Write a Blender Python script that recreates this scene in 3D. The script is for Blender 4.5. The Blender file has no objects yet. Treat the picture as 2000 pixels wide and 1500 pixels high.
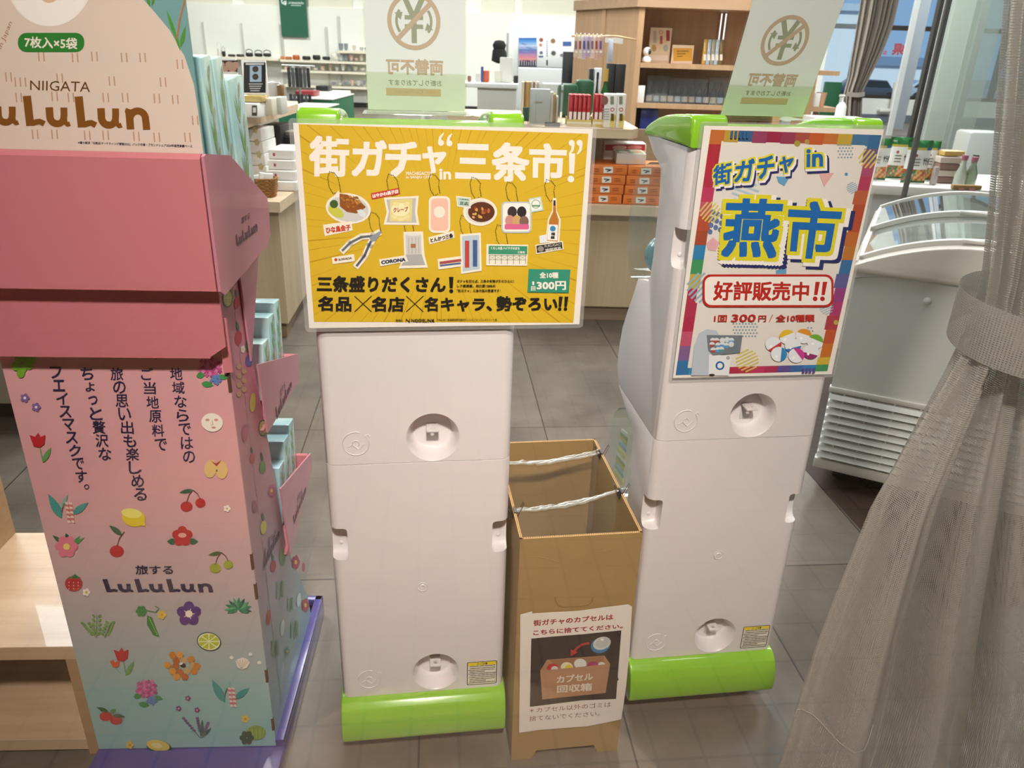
import bpy, bmesh, math, random
from mathutils import Vector, Matrix
random.seed(7)
pi = math.pi
SC = bpy.context.scene
COL = SC.collection

# ------------------------------------------------------------------ camera
FPX, PITCH, ROLL, CAMZ = 1497.0, 0.4102, 0.0333, 1.285
_c, _s, _cr, _sr = math.cos(PITCH), math.sin(PITCH), math.cos(ROLL), math.sin(ROLL)
cam_d = bpy.data.cameras.new('camera')
cam = bpy.data.objects.new('camera', cam_d)
COL.objects.link(cam)
_right, _down, _fwd = Vector((1, 0, 0)), Vector((0, -_s, -_c)), Vector((0, _c, -_s))
_R = _cr * _right - _sr * _down
_D = _sr * _right + _cr * _down
cam.matrix_world = Matrix(((_R.x, -_D.x, -_fwd.x, 0), (_R.y, -_D.y, -_fwd.y, 0), (_R.z, -_D.z, -_fwd.z, CAMZ), (0, 0, 0, 1)))
cam_d.sensor_width = 36.0
cam_d.lens = 36.0 * FPX / 2000.0
cam_d.clip_start = 0.02
cam_d.dof.use_dof = True
cam_d.dof.focus_distance = 1.25
cam_d.dof.aperture_fstop = 11.0
SC.camera = cam

# ------------------------------------------------------------------ colour management, sky, room lamps, added fill lights
SC.view_settings.view_transform = 'Standard'
SC.view_settings.look = 'None'
SC.view_settings.gamma = 1.0
SC.view_settings.exposure = 0.0
SC.view_settings.use_curve_mapping = False
SC.cycles.max_bounces = 10
SC.cycles.transparent_max_bounces = 24
SC.cycles.caustics_reflective = False
SC.cycles.caustics_refractive = False
SC.cycles.sample_clamp_indirect = 6.0

def lin(h):
    if isinstance(h, (tuple, list)):
        return tuple(h[:3])
    h = h.lstrip('#')
    v = [int(h[i:i + 2], 16) / 255 for i in (0, 2, 4)]
    return tuple(x / 12.92 if x <= 0.04045 else ((x + 0.055) / 1.055) ** 2.4 for x in v)

world = bpy.data.worlds.new('sky')
SC.world = world
world.use_nodes = True
wn = world.node_tree
wn.nodes.clear()
_o = wn.nodes.new('ShaderNodeOutputWorld')
_b = wn.nodes.new('ShaderNodeBackground')
_t = wn.nodes.new('ShaderNodeTexCoord')
_m = wn.nodes.new('ShaderNodeSeparateXYZ')
_r = wn.nodes.new('ShaderNodeValToRGB')
_r.color_ramp.elements[0].position = 0.0
_r.color_ramp.elements[0].color = (0.45, 0.64, 0.95, 1)
_r.color_ramp.elements[1].position = 0.35
_r.color_ramp.elements[1].color = (0.38, 0.58, 0.93, 1)
wn.links.new(_t.outputs['Generated'], _m.inputs[0])
wn.links.new(_m.outputs['Z'], _r.inputs[0])
wn.links.new(_r.outputs[0], _b.inputs[0])
_b.inputs[1].default_value = 1.0
wn.links.new(_b.outputs[0], _o.inputs[0])

sun_d = bpy.data.lights.new('sun', 'SUN')
sun_d.energy = 3.4
sun_d.angle = 0.01
sun_d.color = (1.0, 0.96, 0.9)
sun = bpy.data.objects.new('sun', sun_d)
COL.objects.link(sun)
sun.rotation_euler = Vector((-0.35, 0.75, -0.62)).to_track_quat('-Z', 'Y').to_euler()

def area(name, loc, size, energy, color, size_y=None, target=None, spread=None):
    d = bpy.data.lights.new(name, 'AREA')
    d.energy = energy
    d.color = color
    d.size = size
    if size_y:
        d.shape = 'RECTANGLE'
        d.size_y = size_y
    if spread:
        d.spread = spread
    o = bpy.data.objects.new(name, d)
    COL.objects.link(o)
    o.location = loc
    if target is not None:
        o.rotation_euler = (Vector(target) - Vector(loc)).to_track_quat('-Z', 'Y').to_euler()
    return o

area('entrance_lamp', (0.15, -0.72, 2.78), 0.17, 25, (1.0, 0.86, 0.79), target=(0.0, 1.1, 0.78), spread=math.radians(72))
area('deck_fill_light', (0.0, -0.35, 2.80), 0.25, 210, (1.0, 0.84, 0.68), target=(0.0, -0.36, 0.0), spread=math.radians(44))  # added light, strengthens the entrance tiles' reflection in the glass
area('front_fill_light', (-0.1, 2.7, 3.3), 0.5, 42, (1.0, 0.95, 0.88), size_y=1.6)  # added fill for the box, the tops and the front floor
area('side_fill_light', (1.2, 1.5, 3.0), 0.5, 24, (0.95, 0.97, 1.0), size_y=0.9)  # added fill that brightens the freezer and the curtain
area('side_fill_light', (-1.9, 2.3, 3.0), 0.6, 30, (0.84, 0.91, 1.0), size_y=1.2)  # added cool fill for the side faces of the machines
area('hall_fill_light', (8.5, 15.0, 4.1), 2.0, 330, (0.95, 0.98, 1.0), size_y=2.0)  # added fill that brightens the far window end
area('fixture_fill_light', (1.4, 5.2, 2.9), 0.4, 32, (1.0, 0.9, 0.78), target=(1.5, 6.6, 1.0))  # added fill aimed at the shelf fixture
for _x, _y, _e in ((-4.2, 5.2, 230), (0.2, 5.0, 230), (4.2, 5.2, 170), (-4.6, 10.5, 260), (0.6, 10.5, 250), (5.5, 11.0, 300), (-6.0, 15.4, 230), (-1.0, 15.4, 230), (4.0, 15.6, 170)):
    area('ceiling_lamp', (_x, _y, 4.15), 2.2, _e, (0.88, 0.94, 1.0) if _y < 6 else (1.0, 0.985, 0.94), size_y=1.0)

# ------------------------------------------------------------------ pixel / place helpers (frame taken as 2000 x 1500)
def ray(px, py):
    a, b = (px - 1000) / FPX, (py - 750) / FPX
    u, v = a * _cr + b * _sr, -a * _sr + b * _cr
    return Vector((u, _c - v * _s, -_s - v * _c))

def at_y(px, py, y):                      # the place a point stands, given how far into the shop it is
    r = ray(px, py)
    return Vector((0, 0, CAMZ)) + r * (y / r.y)

def at_z(px, py, z):                      # ... or given its height
    r = ray(px, py)
    return Vector((0, 0, CAMZ)) + r * ((z - CAMZ) / r.z)

def on_wall(px, py, fr, off=0.0):         # local (x, z) on the upright plane of a frame (cx, cy, yaw)
    cx, cy, yaw = fr
    n = Vector((-math.sin(yaw), math.cos(yaw), 0))
    r = ray(px, py)
    o = Vector((0, 0, CAMZ))
    p = o + r * ((Vector((cx, cy, 0)) + n * off - o).dot(n) / r.dot(n))
    dx, dy = p.x - cx, p.y - cy
    return dx * math.cos(yaw) + dy * math.sin(yaw), p.z

def on_side(px, py, fr, lx):              # local (y, z) on the plane local x = lx
    cx, cy, yaw = fr
    n = Vector((math.cos(yaw), math.sin(yaw), 0))
    r = ray(px, py)
    o = Vector((0, 0, CAMZ))
    p = o + r * ((Vector((cx, cy, 0)) + n * lx - o).dot(n) / r.dot(n))
    dx, dy = p.x - cx, p.y - cy
    return -dx * math.sin(yaw) + dy * math.cos(yaw), p.z

# ------------------------------------------------------------------ materials
_mats = {}

def _base(name):
    m = bpy.data.materials.new(name)
    m.use_nodes = True
    nt = m.node_tree
    return m, nt, nt.nodes['Principled BSDF'], nt.nodes['Material Output']

def mat(name, color='#888888', rough=0.5, metal=0.0, coat=0.0, bump=0.0, bscale=200.0, var=0.0, vscale=30.0, spec=0.5, sss=0.0, emis=None, estr=0.0):
    if name in _mats:
        return _mats[name]
    m, nt, p, out = _base(name)
    c = lin(color)
    p.inputs['Base Color'].default_value = (*c, 1)
    p.inputs['Roughness'].default_value = rough
    p.inputs['Metallic'].default_value = metal
    p.inputs['Specular IOR Level'].default_value = spec
    if coat:
        p.inputs['Coat Weight'].default_value = coat
        p.inputs['Coat Roughness'].default_value = 0.05
    if emis:
        p.inputs['Emission Color'].default_value = (*lin(emis), 1)
        p.inputs['Emission Strength'].default_value = estr
    tc = nt.nodes.new('ShaderNodeTexCoord')
    if var:
        n = nt.nodes.new('ShaderNodeTexNoise')
        n.inputs['Scale'].default_value = vscale
        n.inputs['Detail'].default_value = 4
        nt.links.new(tc.outputs['Object'], n.inputs['Vector'])
        mx = nt.nodes.new('ShaderNodeMix')
        mx.data_type = 'RGBA'
        mx.inputs[6].default_value = (*[x * (1 - var) for x in c], 1)
        mx.inputs[7].default_value = (*[min(1, x * (1 + var)) for x in c], 1)
        nt.links.new(n.outputs[0], mx.inputs[0])
        nt.links.new(mx.outputs[2], p.inputs['Base Color'])
    if bump:
        n = nt.nodes.new('ShaderNodeTexNoise')
        n.inputs['Scale'].default_value = bscale
        n.inputs['Detail'].default_value = 3
        nt.links.new(tc.outputs['Object'], n.inputs['Vector'])
        b = nt.nodes.new('ShaderNodeBump')
        b.inputs['Strength'].default_value = bump
        b.inputs['Distance'].default_value = 0.001
        nt.links.new(n.outputs[0], b.inputs['Height'])
        nt.links.new(b.outputs[0], p.inputs['Normal'])
    _mats[name] = m
    return m

def ink(name='ink', rough=0.55, coat=0.0, alpha=1.0):
    """Printing ink: the colour is each printed shape's own, kept in a colour attribute."""
    if name in _mats:
        return _mats[name]
    m, nt, p, out = _base(name)
    a = nt.nodes.new('ShaderNodeAttribute')
    a.attribute_name = 'Col'
    nt.links.new(a.outputs['Color'], p.inputs['Base Color'])
    p.inputs['Roughness'].default_value = rough
    if coat:
        p.inputs['Coat Weight'].default_value = coat
    _mats[name] = m
    return m

def clear(name, tint='#ffffff', ior=1.45, strength=1.0, body=0.0, rough=0.0):
    """Thin clear sheet: see-through with mirror-like reflections, a little cloudy where body > 0."""
    if name in _mats:
        return _mats[name]
    m = bpy.data.materials.new(name)
    m.use_nodes = True
    nt = m.node_tree
    nt.nodes.clear()
    out = nt.nodes.new('ShaderNodeOutputMaterial')
    tr = nt.nodes.new('ShaderNodeBsdfTransparent')
    tr.inputs[0].default_value = (*lin(tint), 1)
    gl = nt.nodes.new('ShaderNodeBsdfGlossy')
    gl.inputs['Roughness'].default_value = rough
    fr = nt.nodes.new('ShaderNodeFresnel')
    fr.inputs[0].default_value = ior
    mu = nt.nodes.new('ShaderNodeMath')
    mu.operation = 'MULTIPLY'
    mu.use_clamp = True
    ge = nt.nodes.new('ShaderNodeNewGeometry')
    iv = nt.nodes.new('ShaderNodeMath')
    iv.operation = 'SUBTRACT'
    iv.inputs[0].default_value = 1.0
    nt.links.new(ge.outputs['Backfacing'], iv.inputs[1])
    m3 = nt.nodes.new('ShaderNodeMath')
    m3.operation = 'MULTIPLY'
    m3.inputs[1].default_value = strength * 1.8
    nt.links.new(iv.outputs[0], m3.inputs[0])
    nt.links.new(fr.outputs[0], mu.inputs[0])
    nt.links.new(m3.outputs[0], mu.inputs[1])
    mx = nt.nodes.new('ShaderNodeMixShader')
    nt.links.new(mu.outputs[0], mx.inputs[0])
    src = tr
    if body:
        df = nt.nodes.new('ShaderNodeBsdfDiffuse')
        df.inputs[0].default_value = (*lin(tint), 1)
        m2 = nt.nodes.new('ShaderNodeMixShader')
        m2.inputs[0].default_value = body
        nt.links.new(tr.outputs[0], m2.inputs[1])
        nt.links.new(df.outputs[0], m2.inputs[2])
        src = m2
    nt.links.new(src.outputs[0], mx.inputs[1])
    nt.links.new(gl.outputs[0], mx.inputs[2])
    nt.links.new(mx.outputs[0], out.inputs[0])
    _mats[name] = m
    return m

def wood(name, c1, c2, axis='Z', scale=1.0, rough=0.45, coat=0.0):
    if name in _mats:
        return _mats[name]
    m, nt, p, out = _base(name)
    tc = nt.nodes.new('ShaderNodeTexCoord')
    mp = nt.nodes.new('ShaderNodeMapping')
    s = {'X': (1.2, 26, 26), 'Y': (26, 1.2, 26), 'Z': (26, 26, 1.2)}[axis]
    mp.inputs['Scale'].default_value = [v * scale for v in s]
    n = nt.nodes.new('ShaderNodeTexNoise')
    n.inputs['Scale'].default_value = 2.0
    n.inputs['Detail'].default_value = 6
    n.inputs['Roughness'].default_value = 0.65
    r = nt.nodes.new('ShaderNodeValToRGB')
    r.color_ramp.elements[0].position = 0.3
    r.color_ramp.elements[0].color = (*lin(c1), 1)
    r.color_ramp.elements[1].position = 0.7
    r.color_ramp.elements[1].color = (*lin(c2), 1)
    nt.links.new(tc.outputs['Object'], mp.inputs[0])
    nt.links.new(mp.outputs[0], n.inputs['Vector'])
    nt.links.new(n.outputs[0], r.inputs[0])
    nt.links.new(r.outputs[0], p.inputs['Base Color'])
    p.inputs['Roughness'].default_value = rough
    p.inputs['Coat Weight'].default_value = coat
    _mats[name] = m
    return m

# ------------------------------------------------------------------ mesh helpers
class MB:
    """Collects shapes into one bmesh; build() links them as ONE mesh object."""
    def __init__(self):
        self.bm = bmesh.new()
        self.cl = self.bm.loops.layers.float_color.new('Col')
        self.c = (1, 1, 1)

    def color(self, h):
        self.c = lin(h)
        return self

    def face(self, vs):
        try:
            f = self.bm.faces.new(vs)
        except ValueError:
            return None
        for l in f.loops:
            l[self.cl] = (*self.c, 1)
        return f

    def _tint(self, faces):
        for f in faces:
            for l in f.loops:
                l[self.cl] = (*self.c, 1)

    def box(self, x0, x1, y0, y1, z0, z1, bev=0.0, seg=2, mtx=None):
        r = bmesh.ops.create_cube(self.bm, size=1.0)
        vs = r['verts']
        for v in vs:
            v.co = Vector(((x0 + x1) / 2 + v.co.x * (x1 - x0), (y0 + y1) / 2 + v.co.y * (y1 - y0), (z0 + z1) / 2 + v.co.z * (z1 - z0)))
        fs = {f for v in vs for f in v.link_faces}
        if bev:
            es = {e for v in vs for e in v.link_edges}
            q = bmesh.ops.bevel(self.bm, geom=list(es), offset=bev, segments=seg, profile=0.5, affect='EDGES')
            vs = list({v for f in q['faces'] for v in f.verts} | {v for v in vs if v.is_valid})
            fs = {f for v in vs for f in v.link_faces}
        if mtx is not None:
            for v in vs:
                v.co = mtx @ v.co
        self._tint(fs)
        return self

    def prism(self, pts, depth, axis='y', at=0.0, mtx=None, bev=0.0, seg=2):
        """Polygon pts extruded: axis 'y' pts=(x,z); 'x' pts=(y,z); 'z' pts=(x,y)."""
        def mk(p, t):
            a, b = p
            return Vector((a, t, b)) if axis == 'y' else Vector((t, a, b)) if axis == 'x' else Vector((a, b, t))
        A = [self.bm.verts.new(mk(p, at)) for p in pts]
        B = [self.bm.verts.new(mk(p, at + depth)) for p in pts]
        fs = [self.face(A), self.face(B[::-1])]
        n = len(pts)
        for i in range(n):
            fs.append(self.face((A[i], B[i], B[(i + 1) % n], A[(i + 1) % n])))
        fs = [f for f in fs if f]
        bmesh.ops.recalc_face_normals(self.bm, faces=fs)
        vs = A + B
        if bev:
            es = {e for v in vs for e in v.link_edges}
            q = bmesh.ops.bevel(self.bm, geom=list(es), offset=bev, segments=seg, profile=0.5, affect='EDGES', clamp_overlap=True)
            vs = list({v for f in q['faces'] for v in f.verts} | {v for v in vs if v.is_valid})
            self._tint({f for v in vs for f in v.link_faces})
        if mtx is not None:
            for v in vs:
                v.co = mtx @ v.co
        return self

    def lathe(self, prof, n=24, mtx=None, cap=True):
        """prof = [(r, z), ...] turned about z."""
        rings = []
        for r, z in prof:
            rings.append([self.bm.verts.new((r * math.cos(2 * pi * i / n), r * math.sin(2 * pi * i / n), z)) for i in range(n)])
        fs = []
        for a, b in zip(rings, rings[1:]):
            for i in range(n):
                fs.append(self.face((a[i], a[(i + 1) % n], b[(i + 1) % n], b[i])))
        if cap:
            if prof[0][0] > 1e-6:
                fs.append(self.face(rings[0][::-1]))
            if prof[-1][0] > 1e-6:
                fs.append(self.face(rings[-1]))
        vs = [v for r in rings for v in r]
        if mtx is not None:
            for v in vs:
                v.co = mtx @ v.co
        return self

    def cyl(self, p0, p1, r, n=16, r1=None):
        p0, p1 = Vector(p0), Vector(p1)
        d = p1 - p0
        m = Matrix.Translation(p0) @ d.to_track_quat('Z', 'Y').to_matrix().to_4x4()
        return self.lathe([(r, 0), (r if r1 is None else r1, d.length)], n, m)

    def tube(self, pts, r, n=8):
        pts = [Vector(p) for p in pts]
        rings = []
        up = Vector((0.123, 0.3, 0.95))
        for i, p in enumerate(pts):
            d = (pts[min(i + 1, len(pts) - 1)] - pts[max(i - 1, 0)]).normalized()
            a = d.cross(up).normalized()
            b = d.cross(a)
            rr = r[i] if isinstance(r, (list, tuple)) else r
            rings.append([self.bm.verts.new(p + (a * math.cos(2 * pi * k / n) + b * math.sin(2 * pi * k / n)) * rr) for k in range(n)])
        for a, b in zip(rings, rings[1:]):
            for k in range(n):
                self.face((a[k], a[(k + 1) % n], b[(k + 1) % n], b[k]))
        self.face(rings[0][::-1])
        self.face(rings[-1])
        return self

    def sphere(self, c, r, sx=1, sy=1, sz=1, n=16, m=10, mtx=None):
        q = bmesh.ops.create_uvsphere(self.bm, u_segments=n, v_segments=m, radius=r)
        for v in q['verts']:
            v.co = Vector((v.co.x * sx, v.co.y * sy, v.co.z * sz))
            if mtx is not None:
                v.co = mtx @ v.co
            v.co += Vector(c)
        self._tint({f for v in q['verts'] for f in v.link_faces})
        return self

    def grid(self, fn, nu, nv, uv=None):
        """Surface fn(u, v) -> point, u, v in 0..1; uv(u, v) -> texture place."""
        V = [[self.bm.verts.new(fn(i / nu, j / nv)) for i in range(nu + 1)] for j in range(nv + 1)]
        lay = self.bm.loops.layers.uv.verify() if uv else None
        for j in range(nv):
            for i in range(nu):
                f = self.face((V[j][i], V[j][i + 1], V[j + 1][i + 1], V[j + 1][i]))
                if f and uv:
                    for l, (a, b) in zip(f.loops, ((i, j), (i + 1, j), (i + 1, j + 1), (i, j + 1))):
                        l[lay].uv = uv(a / nu, b / nv)
        return self

    def build(self, name, m, parent=None, smooth=35, loc=None, rotz=None):
        me = bpy.data.meshes.new(name)
        bmesh.ops.remove_doubles(self.bm, verts=self.bm.verts, dist=1e-7)
        self.bm.to_mesh(me)
        self.bm.free()
        o = bpy.data.objects.new(name, me)
        COL.objects.link(o)
        for x in (m if isinstance(m, (list, tuple)) else [m]):
            me.materials.append(x)
        if smooth:
            me.polygons.foreach_set('use_smooth', [True] * len(me.polygons))
            me.set_sharp_from_angle(angle=math.radians(smooth))
        if parent is not None:
            o.parent = parent
        if loc is not None:
            o.location = loc
        if rotz is not None:
            o.rotation_euler = (0, 0, rotz)
        return o

def cut(o, cutters, smooth=35):
    """Cut the shapes of the MBs in cutters out of mesh object o."""
    old = o.data
    for mb in cutters:
        me = bpy.data.meshes.new('cutter')
        bmesh.ops.recalc_face_normals(mb.bm, faces=mb.bm.faces)
        mb.bm.to_mesh(me)
        mb.bm.free()
        c = bpy.data.objects.new('cutter', me)
        COL.objects.link(c)
        c.parent = o.parent
        md = o.modifiers.new('cut', 'BOOLEAN')
        md.operation = 'DIFFERENCE'
        md.solver = 'EXACT'
        md.object = c
        dg = bpy.context.evaluated_depsgraph_get()
        dg.update()
        new = bpy.data.meshes.new_from_object(o.evaluated_get(dg))
        o.modifiers.clear()
        o.data = new
        bpy.data.objects.remove(c)
        bpy.data.meshes.remove(me)
    o.data.name = old.name
    o.data.polygons.foreach_set('use_smooth', [True] * len(o.data.polygons))
    o.data.set_sharp_from_angle(angle=math.radians(smooth))
    return o

def tag(o, label, cat, group=None, kind=None):
    o['label'] = label
    o['category'] = cat
    if group:
        o['group'] = group
    if kind:
        o['kind'] = kind
    return o

def thing(name, label, cat, loc=(0, 0, 0), rotz=0.0, group=None):
    o = bpy.data.objects.new(name, None)
    o.empty_display_size = 0.05
    COL.objects.link(o)
    o.location = loc
    o.rotation_euler = (0, 0, rotz)
    return tag(o, label, cat, group)

def struct(o):
    o['kind'] = 'structure'
    return o

def dup(root, loc=None, rotz=None, label=None, group=None, parent=None):
    c = root.copy()
    COL.objects.link(c)
    if parent is not None:
        c.parent = parent
    if loc is not None:
        c.location = loc
    if rotz is not None:
        c.rotation_euler = (0, 0, rotz)
    if label:
        c['label'] = label
    if group:
        c['group'] = group
    for ch in list(root.children):
        dup(ch, parent=c)
    return c

# ------------------------------------------------------------------ printing: flat coloured shapes and lettering laid on a surface
_glyph = {}
_fc = bpy.data.curves.new('lettering', 'FONT')
_fo = bpy.data.objects.new('lettering', _fc)

def glyphs(s, bold=0.0, res=3):
    k = (s, bold, res)
    if k not in _glyph:
        if _fo.name not in COL.objects:
            COL.objects.link(_fo)
        _fc.body = s
        _fc.size = 1.0
        _fc.resolution_u = res
        _fc.offset = bold
        dg = bpy.context.evaluated_depsgraph_get()
        dg.update()
        me = bpy.data.meshes.new_from_object(_fo.evaluated_get(dg))
        V = [(v.co.x, v.co.y) for v in me.vertices]
        Fs = [tuple(p.vertices) for p in me.polygons]
        bpy.data.meshes.remove(me)
        COL.objects.unlink(_fo)
        xs, ys = [v[0] for v in V] or [0], [v[1] for v in V] or [0]
        _glyph[k] = (V, Fs, min(xs), max(xs), min(ys), max(ys))
    return _glyph[k]

class Print:
    """Flat ink on a plane. Shapes are given in 2-D through `mp` (any place -> local plane x, z); each new layer lies a hair above the last."""
    STEP = 0.000003

    def __init__(self, mp=None, y0=-0.0003, plane='xz', sign=-1):
        self.mb = MB()
        self.mp = mp or (lambda a, b: (a, b))
        self.y = y0
        self.plane = plane
        self.sign = sign

    def _v(self, x, z):
        if self.plane == 'xz':
            return self.mb.bm.verts.new((x, self.y, z))
        if self.plane == 'yz':
            return self.mb.bm.verts.new((self.y, x, z))
        return self.mb.bm.verts.new((x, z, self.y))

    def layer(self):
        self.y += self.STEP * self.sign
        return self

    def poly(self, pts, c, raw=False, layer=True):
        if layer:
            self.layer()
        self.mb.color(c)
        self.mb.face([self._v(*(p if raw else self.mp(*p))) for p in pts])
        return self

    def rect(self, x0, y0, x1, y1, c, raw=False):
        return self.poly([(x0, y0), (x1, y0), (x1, y1), (x0, y1)], c, raw)

    def rrect(self, x0, y0, x1, y1, r, c, n=5):
        sx, sy = (1 if x1 > x0 else -1), (1 if y1 > y0 else -1)
        pts = []
        for cx, cy, a in ((x1 - sx * r, y1 - sy * r, 0), (x0 + sx * r, y1 - sy * r, 90), (x0 + sx * r, y0 + sy * r, 180), (x1 - sx * r, y0 + sy * r, 270)):
            for i in range(n + 1):
                t = math.radians(a + 90 * i / n)
                pts.append((cx + sx * r * math.cos(t), cy + sy * r * math.sin(t)))
        return self.poly(pts, c)

    def ell(self, cx, cy, rx, ry, c, rot=0.0, n=24, a0=0, a1=360):
        r = math.radians(rot)
        pts = []
        full = abs(a1 - a0) >= 360
        k = n if full else n + 1
        for i in range(k):
            t = math.radians(a0 + (a1 - a0) * i / n)
            x, y = rx * math.cos(t), ry * math.sin(t)
            pts.append((cx + x * math.cos(r) - y * math.sin(r), cy + x * math.sin(r) + y * math.cos(r)))
        return self.poly(pts, c)

    def ring(self, cx, cy, r0, r1, c, n=40, a0=0, a1=360, sx=1.0):
        self.layer()
        self.mb.color(c)
        for i in range(n):
            t0, t1 = (math.radians(a0 + (a1 - a0) * k / n) for k in (i, i + 1))
            self.mb.face([self._v(*self.mp(cx + sx * r * math.cos(t), cy + r * math.sin(t))) for r, t in ((r0, t0), (r1, t0), (r1, t1), (r0, t1))])
        return self

    def leaf(self, x0, y0, x1, y1, w, c, n=6):
        dx, dy = x1 - x0, y1 - y0
        L = math.hypot(dx, dy) or 1
        nx, ny = -dy / L, dx / L
        up = [(x0 + dx * t + nx * w * math.sin(pi * t ** .8), y0 + dy * t + ny * w * math.sin(pi * t ** .8)) for t in [i / n for i in range(n + 1)]]
        dn = [(x0 + dx * t - nx * w * math.sin(pi * t ** .8), y0 + dy * t - ny * w * math.sin(pi * t ** .8)) for t in [i / n for i in range(n - 1, 0, -1)]]
        return self.poly(up + dn, c)

    def line(self, pts, w, c, closed=False):
        self.layer()
        self.mb.color(c)
        P = list(pts) + ([pts[0]] if closed else [])
        for (ax, ay), (bx, by) in zip(P, P[1:]):
            L = math.hypot(bx - ax, by - ay) or 1
            nx, ny = -(by - ay) / L * w / 2, (bx - ax) / L * w / 2
            ex, ey = (bx - ax) / L * w * .3, (by - ay) / L * w * .3
            self.mb.face([self._v(*self.mp(*q)) for q in ((ax + nx - ex, ay + ny - ey), (bx + nx + ex, by + ny + ey), (bx - nx + ex, by - ny + ey), (ax - nx - ex, ay - ny - ey))])
        return self

    def flower(self, cx, cy, r, c, cc=None, n=5, rot=0.0, pw=.55):
        for i in range(n):
            t = math.radians(rot) + 2 * pi * i / n
            self.ell(cx + r * .55 * math.cos(t), cy + r * .55 * math.sin(t), r * .48, r * pw * .75, c, rot=math.degrees(t), n=10)
        if cc:
            self.ell(cx, cy, r * .3, r * .3, cc, n=10)
        return self

    def text(self, s, quad, c, bold=0.0, grow=0.0, shift=(0, 0), res=2):
        """Lettering filling the quad [TL, TR, BR, BL]; weight comes from stamping the letters round a small circle."""
        self.layer()
        self.mb.color(c)
        V, Fs, x0, x1, y0, y1 = glyphs(s, 0.0, res)
        tl, tr, br, bl = quad
        rr_ = max(0.0, bold) + grow
        ds = [(0, 0)]
        if rr_ > 0:
            q_ = (-1, 0, 1) if rr_ < .022 else (-1, -.5, 0, .5, 1)
            ds += [(rr_ * i, rr_ * j) for i in q_ for j in q_ if max(abs(i), abs(j)) == 1]
            if rr_ > .05:
                ds += [(rr_ * .5 * i, rr_ * .5 * j) for i in (-1, 0, 1) for j in (-1, 0, 1)]
        b_ = max(0.0, bold)
        x0, x1, y0, y1 = x0 - b_, x1 + b_, y0 - b_, y1 + b_
        for dx, dy in ds:
            self.y += self.STEP * .7 * self.sign
            vs = []
            for x, y in V:
                u, v = (x + dx - x0) / (x1 - x0), (y + dy - y0) / (y1 - y0)
                p = [bl[i] * (1 - u) * (1 - v) + br[i] * u * (1 - v) + tl[i] * (1 - u) * v + tr[i] * u * v for i in (0, 1)]
                vs.append(self._v(*self.mp(p[0] + shift[0], p[1] + shift[1])))
            for f in Fs:
                self.mb.face([vs[i] for i in f])
        return self

    def tbox(self, s, x0, y0, x1, y1, c, **k):
        return self.text(s, [(x0, y0), (x1, y0), (x1, y1), (x0, y1)], c, **k)

    def build(self, name, parent=None, m=None):
        return self.mb.build(name, m or ink(), parent, smooth=0)
# ================================================================== THE ROOM
SHOP_YAW = 0.1

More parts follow.
